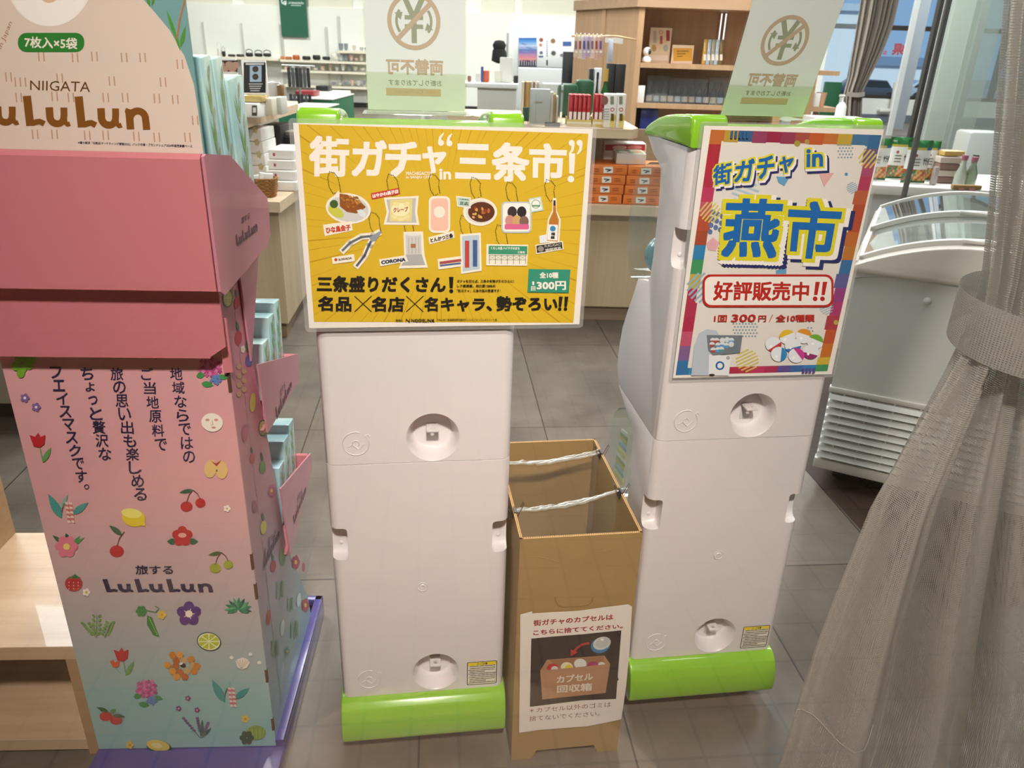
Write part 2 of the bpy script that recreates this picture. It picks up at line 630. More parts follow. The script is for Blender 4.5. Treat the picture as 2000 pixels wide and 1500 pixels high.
def tile_mat(name, c1, c2, joint, su, sv, u0, v0, w, yaw, rough=0.4, vscale=3.0, aniso=(1, 1, 1), dark=1.0, spec=0.5):
    m, nt, p, out = _base(name)
    L = nt.links.new
    tc = nt.nodes.new('ShaderNodeTexCoord')
    rot = nt.nodes.new('ShaderNodeVectorRotate')
    rot.rotation_type = 'Z_AXIS'
    rot.inputs['Angle'].default_value = -yaw
    L(tc.outputs['Object'], rot.inputs['Vector'])
    sep = nt.nodes.new('ShaderNodeSeparateXYZ')
    L(rot.outputs[0], sep.inputs[0])
    def mth(op, a, b=None):
        n = nt.nodes.new('ShaderNodeMath')
        n.operation = op
        for i, v in enumerate((a, b)):
            if v is None:
                continue
            if isinstance(v, (int, float)):
                n.inputs[i].default_value = v
            else:
                L(v, n.inputs[i])
        return n.outputs[0]
    masks, cells = [], []
    for sock, per, off in ((sep.outputs[0], su, u0), (sep.outputs[1], sv, v0)):
        t = mth('DIVIDE', mth('SUBTRACT', sock, off), per)
        f = mth('ABSOLUTE', mth('SUBTRACT', mth('FRACT', t), 0.5))
        masks.append(mth('GREATER_THAN', f, 0.5 - w / per / 2))
        cells.append(mth('FLOOR', t))
    mask = mth('MAXIMUM', masks[0], masks[1])
    cmb = nt.nodes.new('ShaderNodeCombineXYZ')
    L(cells[0], cmb.inputs[0])
    L(cells[1], cmb.inputs[1])
    wh = nt.nodes.new('ShaderNodeTexWhiteNoise')
    L(cmb.outputs[0], wh.inputs[0])
    mp = nt.nodes.new('ShaderNodeMapping')
    mp.inputs['Scale'].default_value = aniso
    L(rot.outputs[0], mp.inputs[0])
    n = nt.nodes.new('ShaderNodeTexNoise')
    n.inputs['Scale'].default_value = vscale
    n.inputs['Detail'].default_value = 8
    n.inputs['Roughness'].default_value = 0.65
    L(mp.outputs[0], n.inputs['Vector'])
    fac = mth('ADD', mth('MULTIPLY', n.outputs[0], 0.85), mth('MULTIPLY', wh.outputs[0], 0.18))
    r = nt.nodes.new('ShaderNodeValToRGB')
    r.color_ramp.elements[0].position = 0.32
    r.color_ramp.elements[0].color = (*lin(c1), 1)
    r.color_ramp.elements[1].position = 0.72
    r.color_ramp.elements[1].color = (*lin(c2), 1)
    L(fac, r.inputs[0])
    mx = nt.nodes.new('ShaderNodeMix')
    mx.data_type = 'RGBA'
    L(mask, mx.inputs[0])
    L(r.outputs[0], mx.inputs[6])
    mx.inputs[7].default_value = (*lin(joint), 1)
    L(mx.outputs[2], p.inputs['Base Color'])
    p.inputs['Roughness'].default_value = rough
    p.inputs['Specular IOR Level'].default_value = spec
    bp = nt.nodes.new('ShaderNodeBump')
    bp.inputs['Strength'].default_value = 0.25
    bp.inputs['Distance'].default_value = 0.002
    L(mth('SUBTRACT', mth('MULTIPLY', n.outputs[0], 0.5), mask), bp.inputs['Height'])
    L(bp.outputs[0], p.inputs['Normal'])
    return m

GLASS_YAW = 0.10
GLASS = (0.0, 0.74, GLASS_YAW)
def gl_y(x):
    return GLASS[1] + math.tan(GLASS_YAW) * x

m_floor = tile_mat('shop_floor_tile', '#564d45', '#756b60', '#2d2824', 0.43, 0.866, 0.38, 1.67, 0.004, SHOP_YAW, rough=0.36, vscale=5.0)
b = MB()
b.prism([(-13, gl_y(-13)), (18, gl_y(18)), (18, 21.0), (-13, 21.0)], -0.12, 'z', 0.0)
struct(b.build('floor', m_floor, smooth=0))
m_deck = tile_mat('entrance_tile', '#6e5a49', '#8d7660', '#15110e', 0.098, 0.125, 0.03, 0.02, 0.007, GLASS_YAW, rough=0.6, vscale=9.0)
b = MB()
b.prism([(-13, gl_y(-13)), (18, gl_y(18)), (18, -6.0), (-13, -6.0)], -0.12, 'z', -0.001)
struct(b.build('floor_entrance', m_deck, smooth=0))
m_wall = mat('white_wall_panel', '#ecefe9', 0.6)
m_lip = mat('entrance_wall', '#b9b2a6', 0.8)
# entrance bay behind the glass: ceiling slab, unseen walls added against sky and sun
b = MB()
b.box(-4.5, 4.5, -3.2, 0.30, 2.86, 2.98)
b.box(-4.5, 4.5, -3.2, -3.1, 0, 2.86)
b.box(-4.5, -4.4, -3.2, 0.28, 0, 2.86)
b.box(4.4, 4.5, -3.2, 0.9, 0, 2.86)
b.box(-4.5, 4.5, .2, 1.2, 2.87, 2.98)
struct(b.build('ceiling_entrance', mat('entrance_ceiling', '#8a7d6e', 0.8), smooth=0))
# shop ceiling
b = MB()
b.box(-13.2, 18.2, 0.2, 21.2, 4.40, 4.55)
struct(b.build('ceiling', mat('shop_ceiling', '#e6e4dc', 0.8), smooth=0))
BACKY = 18.4
b = MB()
b.box(-13.2, 5.9, BACKY, BACKY + 0.2, 0.08, 2.02)
b.box(-13.2, 5.9, BACKY + 0.06, BACKY + 0.2, 2.02, 4.4)
struct(b.build('wall_back', m_wall, smooth=0))
b = MB()
b.box(-13.2, 5.9, BACKY - 0.02, BACKY, 0.0, 0.10)
struct(b.build('baseboard_back', mat('black_skirting', '#20201f', 0.5), smooth=0))
b = MB()
b.box(-13.2, -13.0, -2.0, BACKY + 0.2, 0, 4.4)
struct(b.build('wall_left', m_wall, smooth=0))
# upper cream wall panels with white posts above the shelving
for i, (pa, pb) in enumerate(((330, 455), (478, 547), (603, 688), (940, 1004), (1020, 1152))):
    a, c2 = at_y(pa, 30, BACKY), at_y(pb, 30, BACKY)
    b = MB()
    b.box(a.x, c2.x, BACKY + 0.02, BACKY + 0.06, 1.86, 3.6, bev=.005)
    struct(b.build('trim_%d' % (i + 1), mat('cream_panel', '#e3e3d2', 0.7), smooth=0))

# window front of the far entrance hall (sky, cars and a pale building behind it)
WINY = 19.4
m_frame = mat('dark_window_frame', '#3b3634', 0.45)
m_grey = mat('grey_window_frame', '#8f959b', 0.4, metal=.3)
m_pane = clear('window_glass', '#e9f2f6', 1.45, 1.0)
wx0, wx1 = 5.9, 18.0
sill = at_y(1700, 190, WINY).z
b = MB()
b.box(wx0, wx1, WINY, WINY + 0.15, 0, sill)
b.box(wx0, wx1, WINY, WINY + 0.15, 3.6, 4.4)
struct(b.build('wall_window', m_wall, smooth=0))
b = MB()
b.box(wx0, wx1, WINY - .03, WINY, 0.0, 0.16)
struct(b.build('baseboard_window', mat('grey_skirting', '#6d7480', 0.5), smooth=0))
b = MB()
b.box(18.0, 18.2, -1.0, WINY + 0.2, 0, 4.4)
struct(b.build('wall_right', m_wall, smooth=0))
xs = [at_y(p, 100, WINY).x for p in (1588, 1672, 1790, 1850, 1905, 1960)] + [16.2, 18.0]
zrow = at_y(1770, 55, WINY).z
for i, (xa, xb) in enumerate(zip(xs, xs[1:])):
    b = MB()
    b.box(xa - .045, xa + .045, WINY - .02, WINY + .12, sill, 3.6)
    b.box(xa, xb, WINY, WINY + .1, sill - .02, sill + .06)
    b.box(xa, xb, WINY, WINY + .1, zrow - .05, zrow + .05)
    b.box(xa, xb, WINY, WINY + .1, 3.52, 3.62)
    w = struct(b.build('window_%d' % (i + 1), m_frame if i not in (0,) else m_grey, smooth=0))
    b = MB()
    b.box(xa + .04, xb - .04, WINY + .05, WINY + .06, sill, 3.55)
    b.build('window_pane', m_pane, w, smooth=0)
b = MB()
b.box(wx0 - .3, xs[0], WINY - .9, WINY + .15, 0, 4.4)
struct(b.build('wall_corner', m_wall, smooth=0))
# outside
OUTZ = -1.15
b = MB()
b.box(-60, 140, 21.3, 160, OUTZ - .2, OUTZ)
struct(b.build('ground_outside', mat('asphalt', '#8a8c90', 0.9), smooth=0))
def outbuilding(nm, lab, p0, p1, y, ytop, c, roof, rtop):
    a, c2 = at_y(p0, 120, y), at_y(p1, 120, y)
    t = thing(nm, lab, 'building', (a.x, y, OUTZ))
    h = at_y((p0 + p1) / 2, ytop, y).z - OUTZ
    b = MB()
    b.box(0, c2.x - a.x, 0, 6, 0, h)
    b.build('wall', mat(nm + '_wall', c, .8), t, smooth=0)
    b = MB()
    b.box(-.3, c2.x - a.x + .3, -.3, 6.3, h, h + rtop)
    b.build('roof', mat(nm + '_roof', roof, .7), t, smooth=0)
outbuilding('low_building', 'low white building with a blue-grey roof beyond the far entrance windows', 1676, 1840, 75, 129, '#eef0f2', '#7d93ad', .75)
outbuilding('white_building', 'tall white building beyond the window strip beside the drawn drape', 1560, 1674, 66, 20, '#f4f4f2', '#c9d2da', .5)

b = MB()
for xa, xb, za in ((-13.2, -3.2, 0), (3.2, 18.2, 0), (-3.2, 3.2, 2.86)):
    b.prism([(xa, gl_y(xa) - .04), (xb, gl_y(xb) - .04), (xb, gl_y(xb) + .06), (xa, gl_y(xa) + .06)], 4.42 - za, 'z', za)
struct(b.build('wall_front', m_wall, smooth=0))
# ------------------------------------------------------------------ the shop-front glass the picture is taken through
b = MB()
b.box(-3.2, 3.2, -.005, .005, 0.0, 2.86)
g = struct(b.build('window_front_glass', clear('front_glass', '#f6f8f7', 1.5, 1.0), smooth=0, loc=(GLASS[0], GLASS[1], 0), rotz=GLASS_YAW))
# ================================================================== CAPSULE MACHINES
LM = (-.1525, 1.1368, .1449)
RM = (.4193, 1.2649, .1463)
HW = .1565
Z0, ZS, ZT = .126, .6405, 1.155           # seams: base / lower body / upper body / cap
m_white = mat('white_plastic', '#dcd4d5', 0.32, coat=.25, spec=.5)
m_green = mat('green_plastic', '#80b824', 0.22, coat=.6)
m_black = mat('black_rubber', '#161616', 0.6)
m_clear = clear('clear_acrylic', '#f2f6f4', 1.45, 1.0, body=.03)

def module_profile(zb, h, yt=.2596):
    t = [(0, 0), (.2596, 0), (.274, .022), (.283, .05), (.279, .085), (.27, .123), (.244, .17), (.215, .215), (.203, .240), (.196, .250), (.17, .256), (.135, .262), (.126, .275),
         (.122, .31), (.122, .40), (.1244, .435), (.131, .463), (.15, .474), (.18, .484), (yt - .02, h - .008), (yt, h), (0, h)]
    return [(y, zb + z) for y, z in t]

def recess(zc, xc):
    c = MB()
    c.lathe([(.0448, -.004), (.0448, .0005), (.0432, .002), (.0400, .012), (.036, .030), (.033, .034)], 48, Matrix.Translation((xc, 0, zc)) @ Matrix.Rotation(-pi / 2, 4, 'X'))
    return c

def grip(zc, side):
    c = MB()
    x0, x1 = (.1275, .20) if side > 0 else (-.20, -.1275)
    c.prism([(-.02, zc - .030), (.022, zc - .030), (.030, zc - .018), (.030, zc + .020), (.028, zc + .036), (-.02, zc + .036)], x1 - x0, 'x', x0, bev=.006)
    return c

def make_machine(label, fr):
    t = thing('capsule_toy_machine', label, 'vending machine', (fr[0], fr[1], 0), fr[2], 'capsule toy machines seen from behind')
    for nm, zb, zt, rz, gz in (('lower_body', Z0, ZS, .1745, .478), ('upper_body', ZS, ZT, .6865, .991)):
        b = MB()
        b.prism(module_profile(zb, zt - zb - .0009, .2596 if nm == 'lower_body' else .236), 2 * HW, 'x', -HW)
        es = [e for e in b.bm.edges if abs(e.verts[0].co.y) < 1e-5 and abs(e.verts[1].co.y) < 1e-5 and abs(e.verts[0].co.z - e.verts[1].co.z) > .3]
        bmesh.ops.bevel(b.bm, geom=es, offset=.017, segments=6, profile=.5, affect='EDGES')
        es = [e for e in b.bm.edges if all(abs(abs(v.co.x) - HW) < 1e-5 for v in e.verts) and max(v.co.y for v in e.verts) > .1]
        bmesh.ops.bevel(b.bm, geom=es, offset=.006, segments=2, profile=.5, affect='EDGES', clamp_overlap=True)
        es = [e for e in b.bm.edges if all(abs(v.co.z - zb) < 1e-5 for v in e.verts) or all(abs(v.co.z - zt + .0009) < 1e-5 for v in e.verts)]
        bmesh.ops.bevel(b.bm, geom=es, offset=.0008, segments=1, profile=.5, affect='EDGES', clamp_overlap=True)
        o = b.build(nm, m_white, t, smooth=40)
        cut(o, [recess(rz, .0235), grip(gz, 1), grip(gz, -1)], 40)
        # lock hasp in the round recess: staple plate with a slot, and a grey plate painted as shade below it
        b = MB()
        z = rz + .006
        b.prism([(.0235 - .0105, .006), (.0235 + .0105, .006), (.0235 + .0105, .034), (.0235 - .0105, .034)], .0045, 'z', z, bev=.0012)
        h = b.build('lock_hasp', m_white, t)
        c = MB()
        c.cyl((.0235, .0155, z - .01), (.0235, .0155, z + .02), .0042, 16)
        cut(h, [c])
        b = MB()
        b.box(.0235 - .0095, .0235 + .0095, .0325, .0335, rz - .022, rz + .005, bev=.0004)
        b.build('lock_slot_shade', mat('slot_shadow_grey', '#c4c1c2', .6), h)
        # raised maker's mark: open ring with an arrow-tipped loop
        p = MB()
        zc, xc = (.1685 if nm == 'lower_body' else .680), -.104
        q = Matrix.Translation((xc, -.0004, zc)) @ Matrix.Rotation(pi / 2, 4, 'X')
        def arc(r, a0, a1, n=24):
            return [q @ Vector((r * math.cos(math.radians(a0 + (a1 - a0) * i / n)), r * math.sin(math.radians(a0 + (a1 - a0) * i / n)), 0)) for i in range(n + 1)]
        p.tube(arc(.0215, 70, 395), .0009, 6)
        p.tube(arc(.0055, -50, 250, 14), .0009, 6)
        p.tube([q @ Vector(v) for v in ((-.003, -.004, 0), (.004, -.011, 0), (.013, -.001, 0))], .0009, 6)
        p.tube([q @ Vector(v) for v in ((-.013, -.006, 0), (-.006, -.001, 0), (.004, -.011, 0))], .0009, 6)
        p.tube([q @ Vector(v) for v in ((.0165, .0135, 0), (.0205, .0165, 0), (.0235, .012, 0))], .0009, 6)
        p.build('raised_emblem', m_white, t, smooth=60)
        # grip screws
        for sx in (-.142, .142):
            p = MB()
            p.lathe([(.0035, 0), (.0035, .002), (.0015, .003)], 12, Matrix.Translation((sx, .030, gz - .012)) @ Matrix.Rotation(pi / 2, 4, 'X'))
            p.build('grip_screw', m_white, t, smooth=60)
        # clear bulging window of the capsule chamber
        pr = [(.165, .462), (.235, .462), (.285, .447), (.315, .42), (.334, .385), (.341, .345), (.341, .31), (.330, .27), (.308, .237), (.285, .225), (.20, .238)]
        b = MB()
        pts = [(y, zb + z) for y, z in pr]
        x0, x1 = -HW + .014, HW - .014
        A = [b.bm.verts.new((x0, *v)) for v in pts]
        B = [b.bm.verts.new((x1, *v)) for v in pts]
        for i in range(len(pts) - 1):
            b.face((A[i], A[i + 1], B[i + 1], B[i]))
        b.face(A[::-1])
        b.face(B)
        b.build('capsule_window', m_clear, t, smooth=50)
    # button mark between the modules
    b = MB()
    q = Matrix.Translation((.0015, -.0003, .380)) @ Matrix.Rotation(pi / 2, 4, 'X')
    b.lathe([(.0098, 0), (.0098, .0012), (.0086, .0012), (.0084, .0003), (.006, .0003), (.005, .0014), (.002, .0014), (.0, .0004)], 28, q, cap=False)
    b.build('round_mark', m_white, t, smooth=40)
    # green base
    b = MB()
    prof = [(.0, .126), (-.010, .1225), (-.022, .111), (-.030, .094), (-.034, .074), (-.0345, .056), (-.033, .046), (-.028, .040), (-.018, .037), (.285, .037), (.30, .042), (.30, .085), (.28, .126)]
    b.prism(prof, 2 * HW + .006, 'x', -HW - .003)
    es = [e for e in b.bm.edges if all(abs(abs(v.co.x) - HW - .003) < 1e-5 for v in e.verts)]
    bmesh.ops.bevel(b.bm, geom=es, offset=.011, segments=5, profile=.5, affect='EDGES', clamp_overlap=True)
    b.box(-.112, -.088, -.020, .0, .031, .040, bev=.002)
    b.box(.088, .112, -.020, .0, .031, .040, bev=.002)
    b.build('base', m_green, t, smooth=50)
    for sx in (-.118, .118):
        for y in (.02, .245):
            b = MB()
            b.cyl((sx - .009, y, .0165), (sx + .009, y, .0165), .016, 20)
            b.box(sx - .013, sx + .013, y - .008, y + .008, .022, .0375, bev=.002)
            b.build('caster', m_black, t, smooth=40)
    # green cap: raised ends, lower middle, rounded to the front
    def cap_prof(top):
        return [(-.003, ZT), (-.003, top - .010), (.002, top - .003), (.010, top), (.05, top - .003), (.09, top - .006), (.13, top - .0105), (.17, top - .018), (.205, min(top - .027, ZT + .021)), (.228, min(top - .030, ZT + .013)), (.2395, ZT + .003), (.240, ZT - .006), (.12, ZT)]
    b = MB()
    for x0, x1, top in ((-HW - .003, -.100, ZT + .049), (.109, HW + .003, ZT + .049), (-.118, .127, ZT + .036)):
        n0 = set(b.bm.verts)
        b.prism(cap_prof(top), x1 - x0, 'x', x0)
        new = [v for v in b.bm.verts if v not in n0]
        es = {e for v in new for e in v.link_edges if all(abs(w.co.x - x0) < 1e-5 for w in e.verts) or all(abs(w.co.x - x1) < 1e-5 for w in e.verts)}
        bmesh.ops.bevel(b.bm, geom=list(es), offset=.010, segments=4, profile=.5, affect='EDGES', clamp_overlap=True)
    b.build('cap', m_green, t, smooth=50)
    # caution label
    lab = MB()
    lab.prism([(.0845, .135), (.1425, .135), (.1425, .1925), (.0845, .1925)], -.0004, 'y', -.0001)
    lo = lab.build('caution_label', mat('label_white', '#ebe6d8', .5), t, smooth=0)
    pr = Print(y0=-.0006)
    pr.rrect(.084, .1345, .143, .193, .003, '#1b1b1b')
    pr.rrect(.0856, .1361, .1414, .1914, .002, '#e2dccd')
    pr.rect(.0858, .1832, .1412, .1912, '#e8cf2a')
    pr.line([(.103, .1845), (.1055, .190), (.108, .1845)], .0006, '#1b1b1b', closed=True)
    pr.tbox('ご注意', .110, .1898, .124, .1848, '#1b1b1b', bold=.03)
    rr = random.Random(3)
    for k, z in enumerate((.1805, .1755, .171, .1665, .162, .1575, .153, .1485, .144, .1395)):
        x = .0875 if k in (2, 4, 6, 9) else .0895
        while x < (.139 - (.02 if k in (3, 8) else 0)):
            w = rr.uniform(.0012, .0026)
            pr.rect(x, z, x + w, z + rr.uniform(.0018, .0026), '#3a3630')
            x += w + rr.uniform(.0003, .0008)
    pr.build('label_print', lo)
    return t

mach_l = make_machine('white and green capsule toy machine carrying the big yellow poster, back turned', LM)
mach_r = dup(mach_l, (RM[0], RM[1], 0), RM[2], 'white and green capsule toy machine carrying the rainbow-edged poster, beside the freezer')

def in_frame(fr, x, y, z):
    c, s = math.cos(fr[2]), math.sin(fr[2])
    return Vector((fr[0] + x * c - y * s, fr[1] + x * s + y * c, z))

# the one capsule that shows through the side of the upper chamber, the bright one in the lower
def capsule(name, label, pos, r, c1, c2, fr):
    t = thing(name, label, 'capsule', in_frame(fr, *pos), .4)
    b = MB()
    prof = [(r * math.sin(a), r * math.cos(a)) for a in [pi / 2 * i / 8 for i in range(9)]]
    b.lathe([(x, z) for x, z in prof][::-1], 24)
    b.build('capsule_lid', mat(c1 + '_shell', c1, .2, coat=.5), t, smooth=60)
    b = MB()
    b.lathe([(x * .985, -z) for x, z in prof], 24)
    b.build('capsule_cup', mat(c2 + '_shell', c2, .2, coat=.5), t, smooth=60)
    return t
capsule('toy_capsule', 'pale teal round capsule showing in the upper chamber of the machine by the freezer', (-.095, .235, ZS + .285), .040, '#7fb0b4', '#86b7ba', RM)
# bright printed backing card seen through the lower window
t = thing('display_card', 'bright yellow and blue card inside the lower window of the machine by the freezer', 'card', in_frame(RM, -.10, .262, Z0 + .24), RM[2])
pr = MB()
for i in range(14):
    pr.color(('#d8d46a', '#e9e3a0', '#6fb6c8', '#9fd0d8', '#c9c04a', '#7fae5a', '#e8efe8')[i % 7])
    f0, f1 = i / 14, (i + 1) / 14
    pr.prism([(-.03 + .0 * f0, .04 + .13 * f0), (.045 - .03 * f0, .03 + .13 * f0), (.045 - .03 * f1, .03 + .13 * f1), (-.03, .04 + .13 * f1)], .0015, 'x', -.035)
pr.build('card', ink('glossy_ink', .2, .6), t, smooth=0)

# ================================================================== POSTERS
def laminated(name, label, fr, cx, cz, w, h, off, pad=.0062, wob=.0):
    t = thing(name, label, 'poster', (fr[0], fr[1], 0), fr[2])
    b = MB()
    b.prism([(cx - w / 2, cz - h / 2), (cx + w / 2, cz - h / 2), (cx + w / 2, cz + h / 2), (cx - w / 2, cz + h / 2)], .0004, 'y', off)
    b.build('paper', mat('poster_paper', '#e6dfd8', .45), t, smooth=0)
    b = MB()
    W, H, r = w / 2 + pad, h / 2 + pad, .006
    pts = []
    for sx, sy, a in ((1, 1, 0), (-1, 1, 90), (-1, -1, 180), (1, -1, 270)):
        for i in range(5):
            k = math.radians(a + 22.5 * i)
            pts.append((cx + sx * (W - r) + r * math.cos(k), cz + sy * (H - r) + r * math.sin(k)))
    b.prism(pts, .0005, 'y', off + .0006)
    b.build('laminate_film', clear('laminate', '#fbfbfb', 1.5, 1.2, body=.10), t, smooth=0)
    return t

# ---- yellow poster (A3 landscape); drawing places are read in its own 2000 x 1484 sheet
PY = laminated('yellow_poster', 'laminated yellow landscape poster with white title on the back of a capsule machine', LM, .0475, 1.0365, .420, .297, -.0135)
_k = (.31, .31)
Y = Print(lambda a, c: on_wall(560 + a * .31, 200 + c * .31, LM, -.0138), y0=-.0138)
yel, ydk = '#d0ac28', '#b48c16'
Y.poly([(75, 137), (1900, 197), (1806, 1388), (172, 1383)], yel)
# burst lines
rr = random.Random(5)
cx0, cy0 = 960, 800
def edge(a):
    # where a ray from the centre leaves the yellow field
    dx, dy = math.cos(a), math.sin(a)
    best = 1e9
    P4 = [(78, 140), (1897, 200), (1803, 1385), (175, 1380)]
    for (ax, ay), (bx, by) in zip(P4, P4[1:] + P4[:1]):
        ex, ey = bx - ax, by - ay
        den = dx * ey - dy * ex
        if abs(den) < 1e-9:
            continue
        tt = ((ax - cx0) * ey - (ay - cy0) * ex) / den
        uu = ((ax - cx0) * dy - (ay - cy0) * dx) / den
        if tt > 0 and -1e-6 <= uu <= 1 + 1e-6:
            best = min(best, tt)
    return best
Y.layer()
for i in range(74):
    a = 2 * pi * (i + rr.uniform(-.3, .3)) / 74
    R = edge(a)
    w = rr.choice((.003, .004, .006, .010))
    r0 = R * rr.uniform(.38, .7)
    Ra, Rb = edge(a - w / 2), edge(a + w / 2)
    Y.poly([(cx0 + r0 * math.cos(a), cy0 + r0 * math.sin(a)), (cx0 + Ra * math.cos(a - w / 2), cy0 + Ra * math.sin(a - w / 2)), (cx0 + Rb * math.cos(a + w / 2), cy0 + Rb * math.sin(a + w / 2))], ydk, layer=False)
wt = '#efe4dc'
for s, q in (('街', [(142, 208), (395, 216), (392, 470), (140, 466)]), ('ガ', [(412, 232), (632, 240), (622, 466), (408, 466)]), ('チ', [(622, 242), (846, 250), (846, 470), (618, 470)]), ('ャ', [(856, 270), (1010, 292), (990, 452), (850, 440)]),
             ('三', [(1062, 258), (1285, 264), (1285, 486), (1060, 480)]), ('条', [(1292, 250), (1530, 256), (1528, 502), (1290, 498)]), ('市', [(1528, 256), (1768, 262), (1752, 508), (1526, 502)])):
    Y.text(s, q, wt, bold=.034)
Y.poly([(1778, 320), (1818, 322), (1810, 450), (1780, 448)], wt)
Y.ell(1790, 483, 21, 21, wt)
for x, y, f in ((972, 255, 1), (1025, 258, 1), (1795, 265, -1), (1845, 265, -1)):
    Y.ell(x, y - 10 * (1 - f) / 2, 19, 19, wt)
    Y.poly([(x - 19 * f, y - 4), (x - 12 * f, y - 40 * f), (x + 16 * f, y - 66 * f), (x + 18 * f, y - 58 * f), (x + 2 * f, y - 30 * f), (x + 2 * f, y - 12 * f)], wt)
Y.tbox('in', 962, 418, 1035, 486, wt, bold=.03)
Y.tbox('MACHIGACYA', 752, 436, 915, 458, wt, bold=.02)
Y.tbox('in SANJO CITY', 752, 462, 915, 484, wt, bold=.02)
# key-ring pictures
def chain(pts):
    n = len(pts)
    Y.layer()
    for k in range(n - 1):
        (ax, ay), (bx, by) = pts[k], pts[k + 1]
        m = max(2, int(math.hypot(bx - ax, by - ay) / 9))
        for j in range(m):
            x, y = ax + (bx - ax) * j / m, ay + (by - ay) * j / m
            Y.y += 0
            Y.poly([(x - 4, y), (x, y - 4.5), (x + 4, y), (x, y + 4.5)], '#5a4d1c' if (k + j) % 2 else '#2e2a1c', layer=False)
def loop(x, y, x2, y2):
    chain([(x2, y2), (x2 - 8, y2 - 45), (x + 35, y + 30), (x + 12, y), (x - 18, y - 8), (x - 30, y + 30), (x - 20, y + 90), (x + 5, y + 130), (x2 - 5, y2 + 2)])
for l in ((288, 445, 340, 560), (660, 460, 712, 575), (925, 460, 965, 570), (1185, 480, 1225, 590), (1410, 510, 1455, 620), (1655, 495, 1690, 605), (548, 700, 592, 808), (770, 740, 800, 806), (1120, 720, 1162, 828), (1345, 780, 1392, 888)):
    loop(*l)
cr = '#ebe2d2'
# fried chicken on a plate
Y.ell(388, 668, 143, 96, cr, 8)
Y.ell(388, 670, 128, 82, '#c9c8c6', 8)
Y.poly([(325, 555), (345, 585), (320, 600), (300, 585)], cr)
Y.ell(310, 690, 55, 30, '#c3c24e', 30)
Y.ell(298, 640, 26, 26, '#3d5a24')
Y.poly([(333, 575), (380, 580), (470, 630), (500, 660), (440, 700), (380, 690), (335, 655)], '#8a4f1c')
for i in range(26):
    x, y = rr.uniform(345, 460), rr.uniform(590, 680)
    Y.ell(x, y, rr.uniform(6, 14), rr.uniform(4, 9), rr.choice(('#a9692a', '#74401a', '#b97a35', '#935a20')), rr.uniform(0, 90), 8)
Y.poly([(440, 680), (470, 672), (500, 700), (490, 728), (462, 712)], '#d7dadd')
Y.poly([(228, 770), (408, 748), (416, 806), (240, 842)], cr)
Y.text('ひな鳥金子', [(245, 786), (400, 766), (405, 804), (250, 828)], '#c1402f', bold=.05)
# wafer bag
Y.poly([(612, 600), (832, 588), (822, 690), (836, 772), (610, 770), (630, 690)], cr)
Y.poly([(628, 612), (815, 602), (808, 690), (818, 758), (628, 756), (644, 690)], '#b9b7b3')
Y.poly([(652, 616), (792, 606), (786, 750), (650, 748)], '#dccf8a')
Y.ell(716, 675, 58, 42, '#efe3b4')
Y.text('クレープ', [(672, 662), (764, 656), (764, 688), (672, 694)], '#a4452e', bold=.04)
for x, y in ((680, 720), (720, 735), (755, 722), (690, 640), (755, 640)):
    Y.ell(x, y, 22, 13, '#e6d79b', rr.uniform(-30, 30), 10)
Y.poly([(530, 572), (705, 538), (712, 576), (536, 612)], '#c33a35')
Y.text('はやかわ菓子店', [(538, 578), (702, 546), (706, 570), (542, 604)], wt, bold=.05)
# plain generic tag where the poster shows a mascot
Y.rrect(895, 590, 1030, 822, 34, cr)
Y.rrect(908, 604, 1017, 808, 26, '#e9b9a9')
Y.ell(962, 690, 36, 36, cr)
Y.poly([(892, 850), (1052, 808), (1058, 852), (900, 894)], cr)
Y.text('とんかつ三条', [(902, 856), (1046, 822), (1050, 852), (908, 884)], '#22201d', bold=.05)
# curry bowl
Y.ell(1218, 690, 108, 88, cr)
Y.ell(1220, 690, 94, 74, '#d8d2cb')
Y.ell(1226, 690, 84, 64, '#5a2f1c')
for i in range(16):
    Y.ell(1226 + rr.uniform(-60, 60), 690 + rr.uniform(-40, 40), rr.uniform(7, 14), rr.uniform(6, 10), rr.choice(('#b5622d', '#c98f4c', '#8c3a22', '#d0a765')), rr.uniform(0, 90), 8)
Y.poly([(1066, 588), (1160, 598), (1158, 668), (1074, 655)], cr)
Y.poly([(1072, 596), (1154, 604), (1152, 660), (1080, 649)], '#b9d0c4')
Y.text('正広', [(1090, 622), (1146, 628), (1146, 650), (1090, 644)], '#2d3a36', bold=.04)
Y.text('大衆食堂', [(1088, 604), (1146, 610), (1146, 618), (1088, 613)], '#2d3a36', bold=.02)
# square charm: plain stand-in picture
Y.rrect(1352, 625, 1542, 822, 26, '#b9c4c4')
Y.rrect(1362, 634, 1532, 812, 20, '#efe9e4')
for x, y, c in ((1420, 690, '#3a2f30'), (1480, 690, '#2b2526'), (1405, 745, '#c98a7d'), (1450, 745, '#c7a06b'), (1495, 750, '#7d5f56')):
    Y.ell(x, y, 30, 36, c, 0, 14)
Y.rrect(1372, 766, 1526, 800, 10, '#d3628c')
Y.poly([(1522, 606), (1600, 592), (1618, 680), (1538, 694)], '#bcd0c6')
Y.poly([(1530, 614), (1594, 602), (1608, 672), (1544, 684)], '#efece4')
Y.ring(1569, 640, 24, 28, '#4f8f63', n=24)
Y.rect(1545, 646, 1596, 656, '#4f8f63')
